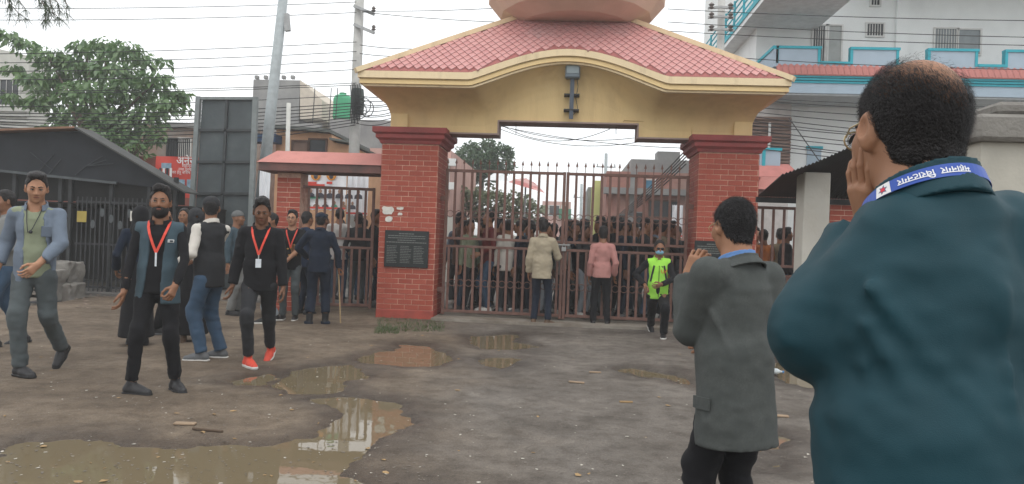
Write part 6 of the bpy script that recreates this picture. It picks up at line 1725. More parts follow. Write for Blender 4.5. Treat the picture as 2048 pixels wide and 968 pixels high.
# ------------------------------------------------------------------ guard shelter on the right
PX = 9.3
a = at(1627, 560, PX); ps = empty('guard_shelter', (a.x, PX, 0)); tag(ps, 'cream guard shelter post under a black corrugated sheet roof', 'shelter')
wv = (at(1655, 420, PX).x - at(1603, 420, PX).x)
zt = at(1628, 345, PX).z
mk('post', MB().bbox(-wv/2, wv/2, -.02, wv-.02, 0, zt, .008), mat('cream_plaster', (.50,.48,.43), .85, .12, 4, .2, 30, col2=(.40,.37,.32), c2amt=.4, c2scale=2), ps)
l0 = at(1562, 350, PX-.5); r0 = at(1745, 270, PX-.5); n = 46
vs = []; fs = []
for i in range(n*2+1):
    t = i/(n*2)*1.9; x = l0.x + (r0.x-l0.x)*t - a.x; z = l0.z + (r0.z-l0.z)*t + (.012 if i % 2 else -.012) - .03*math.sin(t*3)
    zf = l0.z - .06 + (.012 if i % 2 else -.012); vs += [(x, -.5, z), (x+.42, 2.2, zf), (x, -.5, z-.006), (x+.42, 2.2, zf-.006)]
for i in range(n*2): fs += [(4*i, 4*i+4, 4*i+5, 4*i+1), (4*i+2, 4*i+3, 4*i+7, 4*i+6), (4*i, 4*i+2, 4*i+6, 4*i+4)]
mk('corrugated_sheet', MB().add(vs, fs), mat('black_tin', (.022,.024,.026), .6, .3, 5), ps)
mk('rafter', MB().bar((-.2, 2.1, l0.z-.12), (2.6, 2.1, l0.z-.12), .06, .08), M_DARKIRON, ps)
mk('counter', MB().box(wv/2+.002, 2.4, -.05, .5, .98, 1.03), mat('wood_counter', (.22,.17,.12), .7), ps)
# cream wall with concrete coping at the right edge
a = at(1962, 300, 6.2); o_ = empty('boundary_wall', (a.x, 6.2, 0)); tag(o_, 'cream boundary wall with a heavy concrete coping at the right edge', 'wall')
mk('wall', MB().box(0, 2.2, .0, .5, 0, at(2000, 285, 6.2).z), mat('cream_wall', (.46,.44,.38), .9, .12, 3, .2, 30), o_)
z1_ = at(2000, 285, 6.2).z; mk('coping', MB().bbox(-.08, 2.2, -.1, .6, z1_+.002, z1_+.22, .03), M_CONC, o_); mk('coping', MB().bbox(.10, 2.2, -.05, .5, z1_+.222, z1_+.33, .03), M_CONC, o_)

# ------------------------------------------------------------------ white and blue building on the right
M_WHT = mat('white_wall', (.76,.78,.77), .85, .05, 2, .1, 30, col2=(.66,.68,.68), c2amt=.35, c2scale=.7)
M_LBL = mat('pale_blue_paint', (.36,.45,.53), .8, .06, 3); M_TQ = mat('turquoise_paint', (.03,.36,.44), .7, .08)
M_RTL = mat('red_ridge_tile', (.44,.17,.15), .8, .12, 5, .2, 30)
YB = 20.0
x0 = at(1556, 140, YB).x; x1 = x0 + 15
B = empty('balcony_house', (x0, YB, 0)); tag(B, 'white house with pale blue balconies and turquoise trim on the right', 'house')
def hmk(n, mb, m, p=None): mb.v = [(x-x0, y-YB, z) for x, y, z in mb.v]; return mk(n, mb, m, p or B)
zr = lambda px, py, Y=YB: at(px, py, Y).z
zs_ = zr(1600, 186); zb_ = zr(1600, 166); zt_ = zr(1600, 151); zc_ = zr(1600, 134); zl_ = zr(1670, 128); zh_ = zr(1600, 97)
hmk('wall', MB().box(x0+.25, x1, YB+1.6, YB+10, 0, zs_), M_WHT); hmk('wall', MB().box(x0-.2, x1, YB+1.6, YB+10, zs_+.002, 12.5), M_WHT)
hmk('balcony_slab', MB().box(x0, x1, YB+.02, YB+1.598, zs_-.05, zb_), mat('slab_grey', (.42,.44,.45), .85)); hmk('balcony_band', MB().box(x0-.0, x1, YB-.02, YB+.018, zs_, zb_), M_LBL)
for k in range(3): hmk('trim', MB().box(x0-.03-.02*k, x1, YB-.05-.03*k, YB+.019, zb_+.002+k*(zt_-zb_)/3, zb_+(k+.8)*(zt_-zb_)/3), M_TQ)
n = int((x1-x0)/.16)
rt = MB().add([(0,-.02,0),(.15,-.02,0),(.15,.12,.24),(0,.12,.24),(0,-.02,-.03),(.15,-.02,-.03),(.075,-.045,.0),(.075,.095,.24)], [(0,6,7,3),(6,1,2,7),(0,4,5,1)]).mesh('ridge_tile')
for r in range(2):
    for i in range(n):
        if x0 + i*.16 > at(2080, 150, YB).x: continue
        link('ridge_tile', rt, M_RTL, B, (i*.16 - .05, -.12 + r*.07, zt_ + .01 + r*.115))
hmk('tile_bed', MB().box(x0-.02, x1, YB-.03, YB+.1, zt_+.001, zc_), M_RTL)
xs_ = [at(p, 110, YB).x for p in (1556, 1640, 1705, 1797, 1860, 1955, 2015, 2110, 2170, 2260)]
hmk('parapet', MB().box(x0+.0, x1, YB+.02, YB+.14, zc_-.02, zl_), M_LBL)
for i in range(0, len(xs_), 2):
    hmk('parapet', MB().box(xs_[i], xs_[i+1], YB+.021, YB+.139, zl_+.001, zh_), M_LBL); hmk('coping', MB().box(xs_[i]-.05, xs_[i+1]+.05, YB-.01, YB+.17, zh_+.001, zh_+.07), M_TQ)
    for x in (xs_[i], xs_[i+1]): hmk('coping', MB().box(x-.05, x+.02, YB+.0, YB+.16, zl_, zh_), M_TQ)
    if i: hmk('coping', MB().box(xs_[i-1]+.03, xs_[i]-.055, YB-.008, YB+.168, zl_+.002, zl_+.07), M_TQ)
hmk('side_parapet', MB().box(x0-.12, x0-.002, YB+.0, YB+5, zc_, zh_-.02), M_LBL); hmk('coping', MB().box(x0-.15, x0-.0, YB-.01, YB+5, zh_-.018, zh_+.07), M_TQ)
YW = YB+1.6
def hwin(px0, px1, py0, py1, bars, glass, nm='window'):
    a = at(px0, py0, YW); b = at(px1, py1, YW); return window(B, (a.x+b.x)/2-x0, 1.6, (a.z+b.z)/2, b.x-a.x, a.z-b.z, M_WFR, glass, bars, .05, nm)
M_PANE = mat('grey_pane', (.20,.23,.24), .2, .15)
hwin(1627, 1652, 52, 124, 5, M_DGL); hwin(1654, 1680, 52, 124, 0, mat('door_panel', (.34,.36,.35), .7), 'door'); hwin(1734, 1765, 48, 72, 5, M_DGL); hwin(1870, 1912, 58, 108, 7, M_PANE); hwin(1915, 1958, 60, 109, 0, M_PANE); hwin(1742, 1758, 0, 11, 2, M_DGL)
hmk('pilaster', MB().box(at(1790, 60, YW).x, at(1815, 60, YW).x, YW-.10, YW-.001, zl_, 12.4), M_WHT)
# upper slab with railing running back along the lane
xe = at(1512, 2, YB).x; ze = at(1512, 2, YB).z
hmk('upper_slab', MB().box(xe, x0+1.5, YB-1.0, YB+9, ze-.25, ze), mat('slab_white', (.76,.78,.78), .85)); hmk('upper_slab', MB().box(x0+1.5, x1, YB-.4, YB+1.59, 9.2, 9.5), mat('slab_white', (.76,.78,.78), .85))
for k in range(4): hmk('rail', MB().tube([(xe+.04, YB-1.0, ze+.22+.2*k), (xe+.04, YB+9, ze+.22+.2*k)], .025, 6), M_TQ)
for k in range(9): hmk('rail_post', MB().box(xe+.01, xe+.07, YB-.9+1.2*k, YB-.84+1.2*k, ze, ze+.9), M_TQ)
hmk('edge_trim', MB().box(xe-.03, xe-.002, YB-1.0, YB+9, ze-.12, ze+.02), M_TQ)
# louvred wall, low balcony, tiled canopies on the lane side
YL = 21.2
a = at(1528, 232, YL); b = at(1580, 332, YL)
nl = 15
for i in range(nl):
    z = b.z + (a.z-b.z)*(i+.5)/nl; dz = (i-7)*0.0
    hmk('louvre', MB().add([(a.x-1.2, YL-.03, z-.05), (b.x, YL-.03, z-.05), (b.x, YL+.05, z+.04), (a.x-1.2, YL+.05, z+.04), (a.x-1.2, YL-.02, z-.065), (b.x, YL-.02, z-.065)], [(0,1,2,3),(0,4,5,1)]), mat('louvre_brown', (.21,.14,.115), .8, .2))
hmk('louvre_back', MB().box(a.x-1.2, b.x, YL+.06, YL+.1, 0, a.z+.5), mat('louvre_pale', (.50,.47,.45), .9)); hmk('louvre_frame', MB().box(at(1538, 280, YL-.06).x-.03, at(1538, 280, YL-.06).x+.03, YL-.1, YL-.05, b.z, a.z-.2), M_WFR)
a = at(1500, 300, YB-1); b = at(1560, 340, YB-1)
hmk('low_parapet', MB().box(a.x, b.x, YB-1, YB-.9, b.z, a.z), M_LBL); hmk('coping', MB().box(a.x-.03, b.x+.03, YB-1.03, YB-.87, a.z+.001, a.z+.07), M_TQ); hmk('coping', MB().box(at(1528, 300, YB-1).x-.04, at(1528, 300, YB-1).x+.04, YB-1.02, YB-1.001, b.z, a.z), M_TQ)
q0, q1 = at(1508, 344, YB-1.3), at(1570, 334, YB-1.3)
hmk('tile_canopy', MB().add([(q0.x-.3, YB-1.5, q0.z-.12), (q1.x+.4, YB-1.5, q0.z-.12), (q1.x+.2, YB-.91, q1.z+.12), (q0.x, YB-.91, q1.z+.12), (q0.x-.3, YB-1.5, q0.z-.2), (q1.x+.4, YB-1.5, q0.z-.2)], [(0,1,2,3),(0,4,5,1)]), M_RTL)
hmk('trim', MB().box(q0.x-.3, q1.x+4.5, YB-1.45, YB-1.38, q0.z-.30, q0.z-.21), M_TQ)
a = at(1614, 298, YW); b = at(1640, 345, YW); hmk('blue_hatch', MB().box(a.x, b.x, YW-.05, YW-.001, b.z, a.z), M_LBL); hmk('trim', MB().box(a.x-.03, b.x+.03, YW-.09, YW-.0015, a.z, a.z+.08), M_TQ)
# pole with insulators in front of it
up2, f3 = pole(1441, 100, 1443, 0, 17.5, .10, .085, M_POLE, 'utility_pole', 'concrete utility pole with insulators in front of the white house', .1)
for py, sx in ((33, 1), (33, -1), (58, -1), (58, 1), (14, 1), (14, -1)):
    c = at(1442, py, 17.3) - f3; mk('insulator', MB().lathe([(.03, 0), (.07, .03), (.03, .06), (.07, .10), (.02, .15)], c + Vector((sx*.22, 0, -.05)), 10), mat('porcelain', (.16,.14,.13), .3), up2); mk('crossarm', MB().bar(c, c + Vector((sx*.3, 0, -.03)), .05), M_STEEL, up2)

# ------------------------------------------------------------------ street beyond the gate
def slab_house(name, label, px0, px1, pyt, Y, depth, m, extra=()):
    a = at(px0, pyt, Y); b = at(px1, pyt + (px1-px0)*.037, Y); B = empty(name, ((a.x+b.x)/2, Y, 0)); tag(B, label, 'building'); w = (b.x-a.x)/2
    mk('wall', MB().box(-w, w, 0, depth, 0, a.z), m, B); return B, a, b, w
B, a, b, w = slab_house('brick_house', 'red brick house with grey cement roof storey right of the street', 1214, 1420, 342, 26, 8, mat('house_brick', (.34,.17,.14), .9, .2, 4, .4, 20, col2=(.38,.28,.24), c2amt=.4, c2scale=.7))
c = at(1264, 316, 26); d = at(1420, 340, 26); mk('roof_storey', MB().box(c.x-B.location.x, w, .3, 8, a.z+.002, c.z), M_CEM, B)
c = at(1340, 352, 26); mk('roof_tank', MB().box(c.x-B.location.x-.4, c.x-B.location.x+.4, 0.5, 1.3, at(1264, 316, 26).z+.002, at(1264, 303, 26).z+.1), M_CEM, B)
for px, py in ((1272, 440), (1252, 445)): q = at(px, py, 26); window(B, q.x-B.location.x, 0, q.z, .5, .5, M_CEM, M_DGL)
q = at(1327, 418, 26); window(B, q.x-B.location.x, 0, q.z, 1.0, .55, mat('brown_frame', (.12,.07,.05), .7), M_DGL); q = at(1300, 372, 26); window(B, q.x-B.location.x, 0, q.z, .3, .4, M_WFR, mat('blue_pane', (.08,.22,.34), .4))
z = at(1300, 385, 26).z; mk('floor_band', MB().box(-w-.1, w, -.35, -.002, z-.1, z+.12), M_CEM, B); mk('corner_column', MB().box(at(1266, 400, 26).x-B.location.x-.12, at(1266, 400, 26).x-B.location.x+.12, -.06, -.001, 0, a.z), M_CEM, B)
B, a, b, w = slab_house('yellow_house', 'narrow yellow green house beyond the gate', 1190, 1246, 361, 30, 4, mat('lime_render', (.56,.60,.24), .9, .1, 3))
q = at(1228, 376, 30); window(B, q.x-B.location.x, 0, q.z, .45, .35, mat('brown_frame', (.12,.07,.05), .7), M_BRWN); q = at(1218, 424, 30); window(B, q.x-B.location.x, 0, q.z, .55, 1.0, M_CEM, M_DGL)
slab_house('grey_house', 'grey house wall edge beside the yellow house', 1176, 1192, 374, 34, 5, M_CEM)
B, a, b, w = slab_house('pink_house', 'distant pink house with balcony at the end of the street', 1085, 1142, 402, 60, 8, mat('pink_render', (.50,.31,.27), .9, .15, 2))
for px in (1092, 1103, 1114, 1128): q = at(px, 421, 60); window(B, q.x-B.location.x, 0, q.z, .35, .8, M_WFR, M_DGL)
q = at(1130, 428, 60); mk('green_shop', MB().box(q.x-B.location.x-.5, q.x-B.location.x+.5, -.5, -.01, q.z-.4, q.z+.4), mat('shop_green', (.03,.16,.09), .7), B)
B, a, b, w = slab_house('white_house', 'pale far house low at the street end', 1060, 1200, 432, 75, 8, mat('far_white', (.56,.55,.51), .9, .1))
for px in (1075, 1150, 1165, 1185): q = at(px, 446, 75); window(B, q.x-B.location.x, 0, q.z, .6, .7, M_WFR, M_DGL)
B, a, b, w = slab_house('pink_block', 'pink building edge beside the plaque pillar', 740, 902, 296, 24, 7, mat('pink_render', (.50,.31,.27), .9, .15, 2))
for py in (325, 372): z = at(890, py, 24).z; mk('floor_band', MB().box(-w, w+.2, -.2, -.002, z-.12, z+.12), M_WHT, B)
q = at(893, 348, 24); window(B, q.x-B.location.x, 0, q.z, .12, .6, M_WFR, M_DGL)
a = at(880, 432, 22); b = at(940, 436, 22); tag(mk('low_wall', MB().box(a.x-2, b.x, 22, 22.2, 0, a.z), mat('pale_render', (.50,.50,.46), .9)), 'low pale wall at the left of the street beyond the gate', 'wall')
# wooded ridge far behind the town
mb = MB(); n = 60; vs = []
for i in range(n+1):
    x = -500 + 1000*i/n; h = 8 + 3.5*math.sin(i*.55) + 2*math.sin(i*1.3+1) ; vs += [(x, 620, 0), (x, 640 + 10*math.sin(i), max(3, h))]
mb.add(vs, [(2*i, 2*i+2, 2*i+3, 2*i+1) for i in range(n)]); tag(mk('hills', mb, mat('wooded_hill', (.05,.075,.04), .95, .3, .05), smooth=True), kind='structure')
for px, py, Y, lab in ((1163, 383, 45, 'thin street pole with crossarm at the street centre beyond the gate'), (1212, 322, 38, 'street pole with crossarm in front of the brick house beyond the gate')):
    o, f = pole(px-1.5, py+60, px, py, Y, .10, .08, M_GALV, 'street_pole', lab, .1, 8)
    c = at(px, py+12, Y) - f; mk('crossarm', MB().bar(c - Vector((.5, 0, 0)), c + Vector((.5, 0, 0)), .06), M_STEEL, o)
    for sx in (-.45, .45): mk('insulator', MB().box(c.x+sx-.03, c.x+sx+.03, -.03, .03, c.z+.03, c.z+.16), M_STEEL, o)
def tarp(pts, m, label, Y):
    P3 = [at(px, py, Y + dy) for px, py, dy in pts]; o = empty('market_umbrella', (P3[0].x, P3[0].y, 0)); tag(o, label, 'umbrella')
    L = [p - Vector((P3[0].x, P3[0].y, 0)) for p in P3]; c = sum(L, Vector())/len(L) + Vector((0, 0, .18))
    mk('canopy', MB().add(L + [c], [(i, (i+1) % len(L), len(L)) for i in range(len(L))]), m, o); mk('pole', MB().tube([Vector((c.x, c.y, .1)), c], .03, 6), M_STEEL, o)
tarp([(968, 360, -.6), (1018, 362, -.6), (1012, 350, 1.4), (985, 348, 1.4)], mat('white_canvas', (.62,.64,.64), .8, .1), 'white market umbrella under the round tree beyond the gate', 21)
tarp([(1016, 364, -.6), (1090, 386, -.6), (1070, 366, 1.4), (1030, 358, 1.4)], mat('red_canvas', (.48,.17,.16), .8, .2, 3, col2=(.6,.55,.52), c2amt=.42, c2scale=1.5), 'red and white market umbrella right of the white one', 21.5)

# ------------------------------------------------------------------ trees
def leaf_mat(name, c, c2):
    m = bpy.data.materials.new(name); m.use_nodes = True; nt = m.node_tree; N = nt.nodes; L = nt.links; N.clear()
    out = N.new('ShaderNodeOutputMaterial'); d = N.new('ShaderNodeBsdfDiffuse'); t = N.new('ShaderNodeBsdfTranslucent'); g = N.new('ShaderNodeBsdfGlossy'); mx = N.new('ShaderNodeMixShader'); m2 = N.new('ShaderNodeMixShader')
    at_ = N.new('ShaderNodeAttribute'); at_.attribute_name = 'tone'; cm = N.new('ShaderNodeMix'); cm.data_type = 'RGBA'; cm.inputs[6].default_value = (*c, 1); cm.inputs[7].default_value = (*c2, 1)
    L.new(at_.outputs['Fac'], cm.inputs[0]); L.new(cm.outputs[2], d.inputs[0]); L.new(cm.outputs[2], t.inputs[0]); g.inputs['Roughness'].default_value = .45
    mx.inputs[0].default_value = .35; m2.inputs[0].default_value = .06
    L.new(d.outputs[0], mx.inputs[1]); L.new(t.outputs[0], mx.inputs[2]); L.new(mx.outputs[0], m2.inputs[1]); L.new(g.outputs[0], m2.inputs[2]); L.new(m2.outputs[0], out.inputs[0])
    return m
def leaves(clumps, per, size, seed, droop=.8, shape=.42):
    """clumps: (x,y,z,rx,rz); leaf blades of four faces, bent along the middle"""
    g = np.random.default_rng(seed); Ps = []; Os = []
    for x, y, z, r, rz in clumps:
        n = max(8, int(per*r*r)); v = g.normal(size=(n, 3)); v /= np.linalg.norm(v, axis=1)[:, None]
        v[:, 2] = np.abs(v[:, 2])*g.choice((1, 1, 1, -.7), n)
        rad = g.uniform(.15, 1.08, n)**.6
        Ps.append(np.array((x, y, z)) + v*rad[:, None]*np.array((r, r, rz))); Os.append(v)
    P0 = np.concatenate(Ps); o = np.concatenate(Os); n = len(P0)
    d = o*np.array((1, 1, .3)) + np.array((0, 0, -droop)) + g.normal(0, .35, (n, 3)); d /= np.linalg.norm(d, axis=1)[:, None]
    s = np.cross(d, o + g.normal(0, .5, (n, 3))); s /= np.linalg.norm(s, axis=1)[:, None] + 1e-9; nr = np.cross(s, d)
    L = size*g.uniform(.6, 1.25, (n, 1)); W = L*shape
    a = P0; m1 = P0 + d*L*.5 + nr*L*.08; t = P0 + d*L - nr*L*.06
    l = P0 + d*L*.45 - s*W*.5 + nr*L*.16; r_ = P0 + d*L*.45 + s*W*.5 + nr*L*.16
    V = np.stack([a, l, m1, r_, t], 1).reshape(-1, 3); i = np.arange(n)[:, None]*5
    F = np.concatenate([i + np.array([[0, 2, 1]]), i + np.array([[0, 3, 2]]), i + np.array([[1, 2, 4]]), i + np.array([[2, 3, 4]])])
    me = np_mesh('crown', V, F, False); tone = np.repeat(np.clip(g.normal(.4, .25, n), 0, 1), 5).astype(np.float32)
    q = me.attributes.new('tone', 'FLOAT', 'POINT'); q.data.foreach_set('value', tone)
    return me
M_BARK = mat('bark', (.10,.075,.055), .95, .25, 8, .6, 30)
LM1 = leaf_mat('leaf_green', (.075,.16,.055), (.17,.28,.095)); LM2 = leaf_mat('leaf_deep', (.05,.105,.05), (.10,.17,.075)); LM3 = leaf_mat('leaf_dusty', (.11,.14,.075), (.26,.28,.17))
def tree(label, Y, trunk_px, clumps_px, per, size, lm, seed, dj=1.0, droop=.8, name='tree', shape=.42, trunk_r=.2):
    g = random.Random(seed); sc = FPX/Y; cl_ = []
    for px, py, rp in clumps_px:
        p = at(px, py, Y + g.uniform(-dj, dj)); cl_.append((p.x, p.y, p.z, rp/sc, rp/sc*.8))
    b = at(*trunk_px, Y); T = empty(name, (b.x, Y, 0)); tag(T, label, 'tree')
    o = link('crown', leaves(cl_, per, size, seed, droop, shape), lm, T); o.matrix_parent_inverse = Matrix.Translation((-b.x, -Y, 0))
    mb = MB(); top = b.z
    mb.tube([(0, 0, 0), (.05, 0, top*.5), (0, .05, top)], [trunk_r, trunk_r*.8, trunk_r*.6], 9)
    for c in sorted(cl_, key=lambda q: -q[3])[:14]:
        e = Vector((c[0]-b.x, c[1]-Y, c[2])); mid = Vector((e.x*.45, e.y*.45, top + (e.z-top)*.4 + .15)); mb.tube([(0, .02, top*.97), mid, e], [trunk_r*.5, trunk_r*.28, .02], 6)
    mk('trunk', mb, M_BARK, T, smooth=True)
    return T
CL = [(15,72,20),(48,92,24),(100,120,36),(172,98,30),(215,98,32),(150,140,42),(255,105,28),(290,125,24),(328,124,13),(230,150,46),(100,170,44),(170,200,50),(260,190,46),(310,165,32),(345,198,28),(366,190,14),(330,215,28),
      (290,240,36),(220,245,46),(140,240,38),(85,205,28),(62,160,24),(25,140,20),(22,195,16),(72,212,18),(240,280,34),(190,275,34),(292,265,22),(110,262,24),(266,296,20),(205,300,26),(372,222,9),(310,280,15)]
tree('broad leaved green tree rising behind the dark shed', 20.0, (190, 285), CL, 900, .26, LM1, 5, 1.0, .9, trunk_r=.17)
tree('small round dark tree beyond the gate', 36.0, (965, 350), [(965,305,26),(935,312,26),(1000,312,26),(920,330,22),(960,330,34),(1008,335,20),(985,345,26),(935,348,24),(965,360,26),(945,385,16),(1005,300,14),(975,290,14),(940,296,14)], 900, .22, LM2, 9, .8, .2, trunk_r=.12, shape=.6)
tree('dusty shrub tree under the round tree beyond the gate', 27.0, (930, 440), [(915,385,18),(935,400,24),(960,395,26),(990,400,26),(1020,405,26),(1050,410,24),(1070,425,20),(930,425,24),(970,430,28),(1010,432,28),(1045,440,22),(905,410,16)], 900, .18, LM3, 12, .6, .1, trunk_r=.08, shape=.7)
tree('leafy bush over the red compound wall beside the shed', 18.8, (262, 310), [(250,300,16),(275,290,12),(300,268,10),(318,262,9),(285,310,12),(325,275,6),(240,285,12)], 800, .22, LM1, 15, .3, .6, name='bush', trunk_r=.03)
# feathery branch hanging into the top left corner
br = empty('pine_branch', at(60, -90, 9.0)); tag(br, 'feathery drooping branch in the top left corner', 'branch')
g_ = random.Random(3); mb = MB(); tw = MB()
for k in range(9):
    p = at(g_.uniform(-30, 100), -60, 9.0) - br.location; ptsb = [p]
    for j in range(6): p = p + Vector((g_.uniform(-.05, .12), g_.uniform(-.06, .06), -g_.uniform(.06, .13))); ptsb.append(p)
    tw.tube(ptsb, [.006]*6 + [.003], 5)
    for q in ptsb[1:]:
        for j in range(16): e = q + Vector((g_.gauss(.02, .05), g_.gauss(0, .05), -g_.uniform(.04, .16))); mb.tube([q, (q+e)/2 + Vector((g_.gauss(0, .01), 0, .01)), e], .0022, 3)
mk('twigs', tw, M_BARK, br); o = mk('needles', mb, mat('needle_green', (.05,.075,.04), .9, .2), br); o['kind'] = 'stuff'

# ------------------------------------------------------------------ overhead wires
M_WIRE = mat('wire_black', (.025,.026,.028), .6, 0)
def wire(p, q, sag, r=.008, label='', n=14):
    p = Vector(p); q = Vector(q); pts = [p.lerp(q, i/n) - Vector((0, 0, sag*4*(i/n)*(1-i/n))) for i in range(n+1)]
    tag(mk('overhead_wire', MB().tube(pts, r, 5), M_WIRE), label, 'wire', 'overhead wires')
ORDS2 = ['first', 'second', 'third', 'fourth', 'fifth', 'sixth', 'seventh', 'eighth', 'ninth', 'tenth']
ORDS = ['topmost', 'second', 'third', 'fourth', 'fifth', 'sixth', 'seventh', 'eighth', 'ninth', 'tenth', 'lowest']
for i, (y0, y1) in enumerate(((16, 4), (40, 25), (108, 84), (126, 103), (143, 121), (160, 139), (182, 166), (186, 170), (214, 190))):
    wire(at(-40, y0, 15.5), at(713, y1, 17.85), .06, .009, '%s overhead wire from the concrete pole to the left edge' % ORDS[i])
for i in range(9): wire(at(-40, 226 + i*5, 15.5 + .1*i), at(711, 206 + i*5.5, 17.8), .10 + .03*i, .011, '%s cable from the top in the low bundle left of the concrete pole' % ORDS2[i])
for i in range(9): wire(at(712, 190 + i*7, 17.8), at(790, 192 + i*6, 16.5), .05 + .02*(i % 3), .010, '%s short cable from the top between the concrete pole and gateway' % ORDS2[i])
for i, (a, b) in enumerate((((724, 24), (990, 44)), ((724, 22), (1000, 16)), ((720, 90), (840, 98)), ((720, 107), (815, 112)), ((720, 150), (800, 176)))): wire(at(*a, 17.8), at(*b, 17.0), .03, .009, '%s wire running right from the concrete pole behind the roof' % ORDS[i])
for i, (a, b) in enumerate((((1000, 252), (1360, 296)), ((1000, 250), (1268, 276)), ((990, 254), (1290, 282)), ((1000, 248), (1220, 258)))): wire(at(*a, 18), at(*b, 16), .10 + .08*i, .008, '%s sagging wire seen through the gate opening' % ORDS[i])
for i in range(5): wire(at(1372, 300 + i*7, 15), at(1180 + i*6, 468 - i*3, 32), .2, .014, '%s cable from the top running up to the right pillar beyond the gate' % ORDS2[i])
for i, (y0, y1) in enumerate(((20, 42), (46, 76), (64, 92), (118, 140), (196, 216), (200, 232))): wire(at(1335 if i < 3 else 1480, y0 - 2, 17.2), at(2120, y1, 16.0), .05, .009, '%s wire crossing the white house facade' % ORDS[i])
for i in range(10): wire(at(1500, 214 + i*9, 17.2), at(2120, 246 + i*11 + (i % 3)*6, 15.2), .05 + .03*(i % 4), .010, '%s cable from the top sagging below the white house balcony' % ORDS2[i])
wire(at(1578, 236, 16.6), at(1650, 338, 16.0), .0, .012, 'slanting black cable in front of the white house')
for px in (1032, 1232): wire(at(px, 241, 12.72), at(px, 268, 12.72), 0, .006, 'short wire hanging from the %s of the beam opening' % ('left' if px < 1100 else 'right'))

# ------------------------------------------------------------------ weeds, litter
g2 = np.random.default_rng(4)
def grass(pxs, n, h, seed, label):
    g = np.random.default_rng(seed); V = []; F = []
    for i in range(n):
        px = g.uniform(*pxs[0]); py = g.uniform(*pxs[1]); p = gnd(px, py); hh = h*g.uniform(.3, 1.1); a = g.uniform(0, 6.28); w = .006
        dx, dy = math.cos(a)*w, math.sin(a)*w; lx, ly = g.normal(0, hh*.45, 2); o = len(V)
        V += [(p.x-dx, p.y-dy, 0.0), (p.x+dx, p.y+dy, 0.0), (p.x+lx*.4+dx*.8, p.y+ly*.4+dy*.8, hh*.6), (p.x+lx*.4-dx*.8, p.y+ly*.4-dy*.8, hh*.6), (p.x+lx, p.y+ly, hh)]
        F += [(o, o+1, o+2, o+3), (o+3, o+2, o+4)]
    me = bpy.data.meshes.new('grass'); me.from_pydata(V, [], F); me.update(); q = me.attributes.new('tone', 'FLOAT', 'POINT'); q.data.foreach_set('value', g.uniform(0, 1, len(V)).astype(np.float32))
    tag(link('grass', me, leaf_mat('grass_blade%d' % seed, (.05,.085,.03), (.13,.16,.06))), label, 'grass', None, 'stuff')
grass(((755, 890), (636, 664)), 900, .06, 3, 'weeds growing at the foot of the plaque pillar'); grass(((748, 800), (655, 668)), 250, .05, 6, 'sparse weeds in front of the plaque pillar')
def litter(n, ylo, yhi, xlo, xhi, seed, name, cols, sz):
    g = np.random.default_rng(seed)
    px = g.uniform(xlo, xhi, n); py = ylo + (yhi-ylo)*g.uniform(0, 1, n); pts = np.array([gnd(a, b)[:2] for a, b in zip(px, py)])
    hgt, wet = ground_h(pts[:, 0], pts[:, 1]); V = []; F = []
    for (x, y), h in zip(pts, hgt):
        h = max(h, WATER_Z); s_ = sz*g.uniform(.4, 1.3); a = g.uniform(0, 6.28); k = g.integers(4, 7); o = len(V); asp = g.uniform(.3, .9)
        for i in range(k):
            t = 2*math.pi*i/k; u, v = math.cos(t)*s_*g.uniform(.7, 1.1), math.sin(t)*s_*asp*g.uniform(.7, 1.1)
            V.append((x + u*math.cos(a) - v*math.sin(a), y + u*math.sin(a) + v*math.cos(a), h + .002 + g.uniform(0, .25)*s_))
        V.append((x, y, h + s_*.4)); F += [(o+i, o+(i+1) % k, o+k) for i in range(k)]
    me = bpy.data.meshes.new(name); me.from_pydata(V, [], F); me.update(); tag(link(name, me, cols), kind='stuff')
litter(280, 655, 968, 0, 1700, 5, 'litter', mat('paper_bits', (.50,.47,.41), .8, .3, 3), .013)
litter(60, 655, 960, 0, 1700, 6, 'dry_leaves', mat('dry_leaf', (.30,.20,.10), .8, .4, 5), .028)
litter(2600, 660, 968, 0, 1700, 7, 'pebbles', mat('pebble', (.19,.165,.14), .85, .4, 8), .010)
litter(260, 585, 620, 150, 420, 8, 'rubble', mat('rubble', (.22,.17,.14), .9, .4, 6), .04)
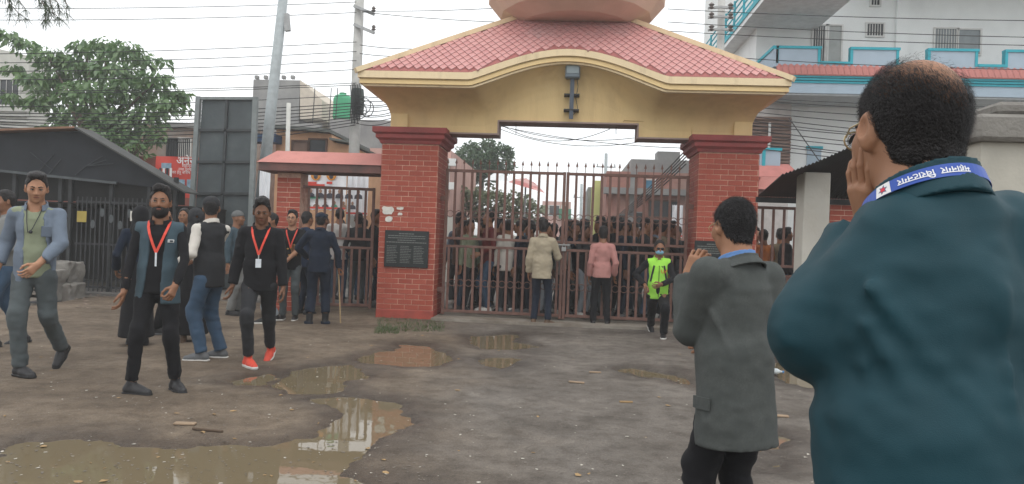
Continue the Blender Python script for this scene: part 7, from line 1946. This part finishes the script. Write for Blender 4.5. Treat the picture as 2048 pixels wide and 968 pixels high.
def stick(px, py, l, w, ang, m, label, name='wood_scrap'):
    p = gnd(px, py); h, _ = ground_h(np.array([p.x]), np.array([p.y])); o = mk(name, MB().bbox(-l/2, l/2, -w/2, w/2, 0, .016, .004), m, loc=(p.x, p.y, float(max(h[0], WATER_Z)) + .002), rot=(0, 0, R(ang))); tag(o, label, 'scrap')
M_WOOD = mat('raw_wood', (.30,.22,.15), .8, .2, 10)
stick(370, 851, .15, .05, 6, M_WOOD, 'flat pale scrap of wood near the large puddle'); stick(415, 864, .24, .018, -8, mat('dark_twig', (.10,.07,.05), .9), 'thin dark twig beside the large puddle', 'twig')
stick(1153, 766, .16, .035, -12, M_WOOD, 'pale strip of wood on the open ground'); stick(1190, 746, .13, .03, 5, M_WOOD, 'small pale scrap in front of the gate'); stick(1252, 808, .12, .025, 8, mat('dry_leaf', (.30,.20,.10), .8), 'dry curled leaf on the right ground', 'dry_leaf'); stick(1560, 835, .14, .05, -5, M_WOOD, 'pale scrap right of the grey blazer'); stick(1640, 800, .10, .05, 20, M_WOOD, 'yellowish scrap beside the teal jacket')
p = gnd(1545, 748); o = empty('plastic_bottle', p + Vector((0, 0, .035)), (R(90), 0, R(70))); tag(o, 'clear crumpled plastic bottle lying behind the grey blazer', 'bottle')
pm = mat('clear_plastic', (.55,.60,.62), .15, .2, 30); mk('body', MB().lathe([(.028, 0), (.034, .01), (.033, .06), (.029, .07), (.034, .09), (.033, .15), (.012, .19), (.012, .205)], (0, 0, -.1), 12), pm, o); mk('cap', MB().lathe([(.014, 0), (.014, .018)], (0, 0, .106), 10), mat('cap_blue', (.05,.2,.45), .5), o)

# ------------------------------------------------------------------ humid air
hz = mk('haze', MB().box(-420, 420, -12, 660, -1.2, 14.5), None); hz['kind'] = 'stuff'
hm_ = bpy.data.materials.new('humid_air'); hm_.use_nodes = True; nt_ = hm_.node_tree; nt_.nodes.clear()
pv = nt_.nodes.new('ShaderNodeVolumePrincipled'); pv.inputs['Color'].default_value = (.97, .99, 1, 1); pv.inputs['Density'].default_value = .0028; pv.inputs['Anisotropy'].default_value = .2
ho = nt_.nodes.new('ShaderNodeOutputMaterial'); nt_.links.new(pv.outputs[0], ho.inputs['Volume']); hz.data.materials.append(hm_)
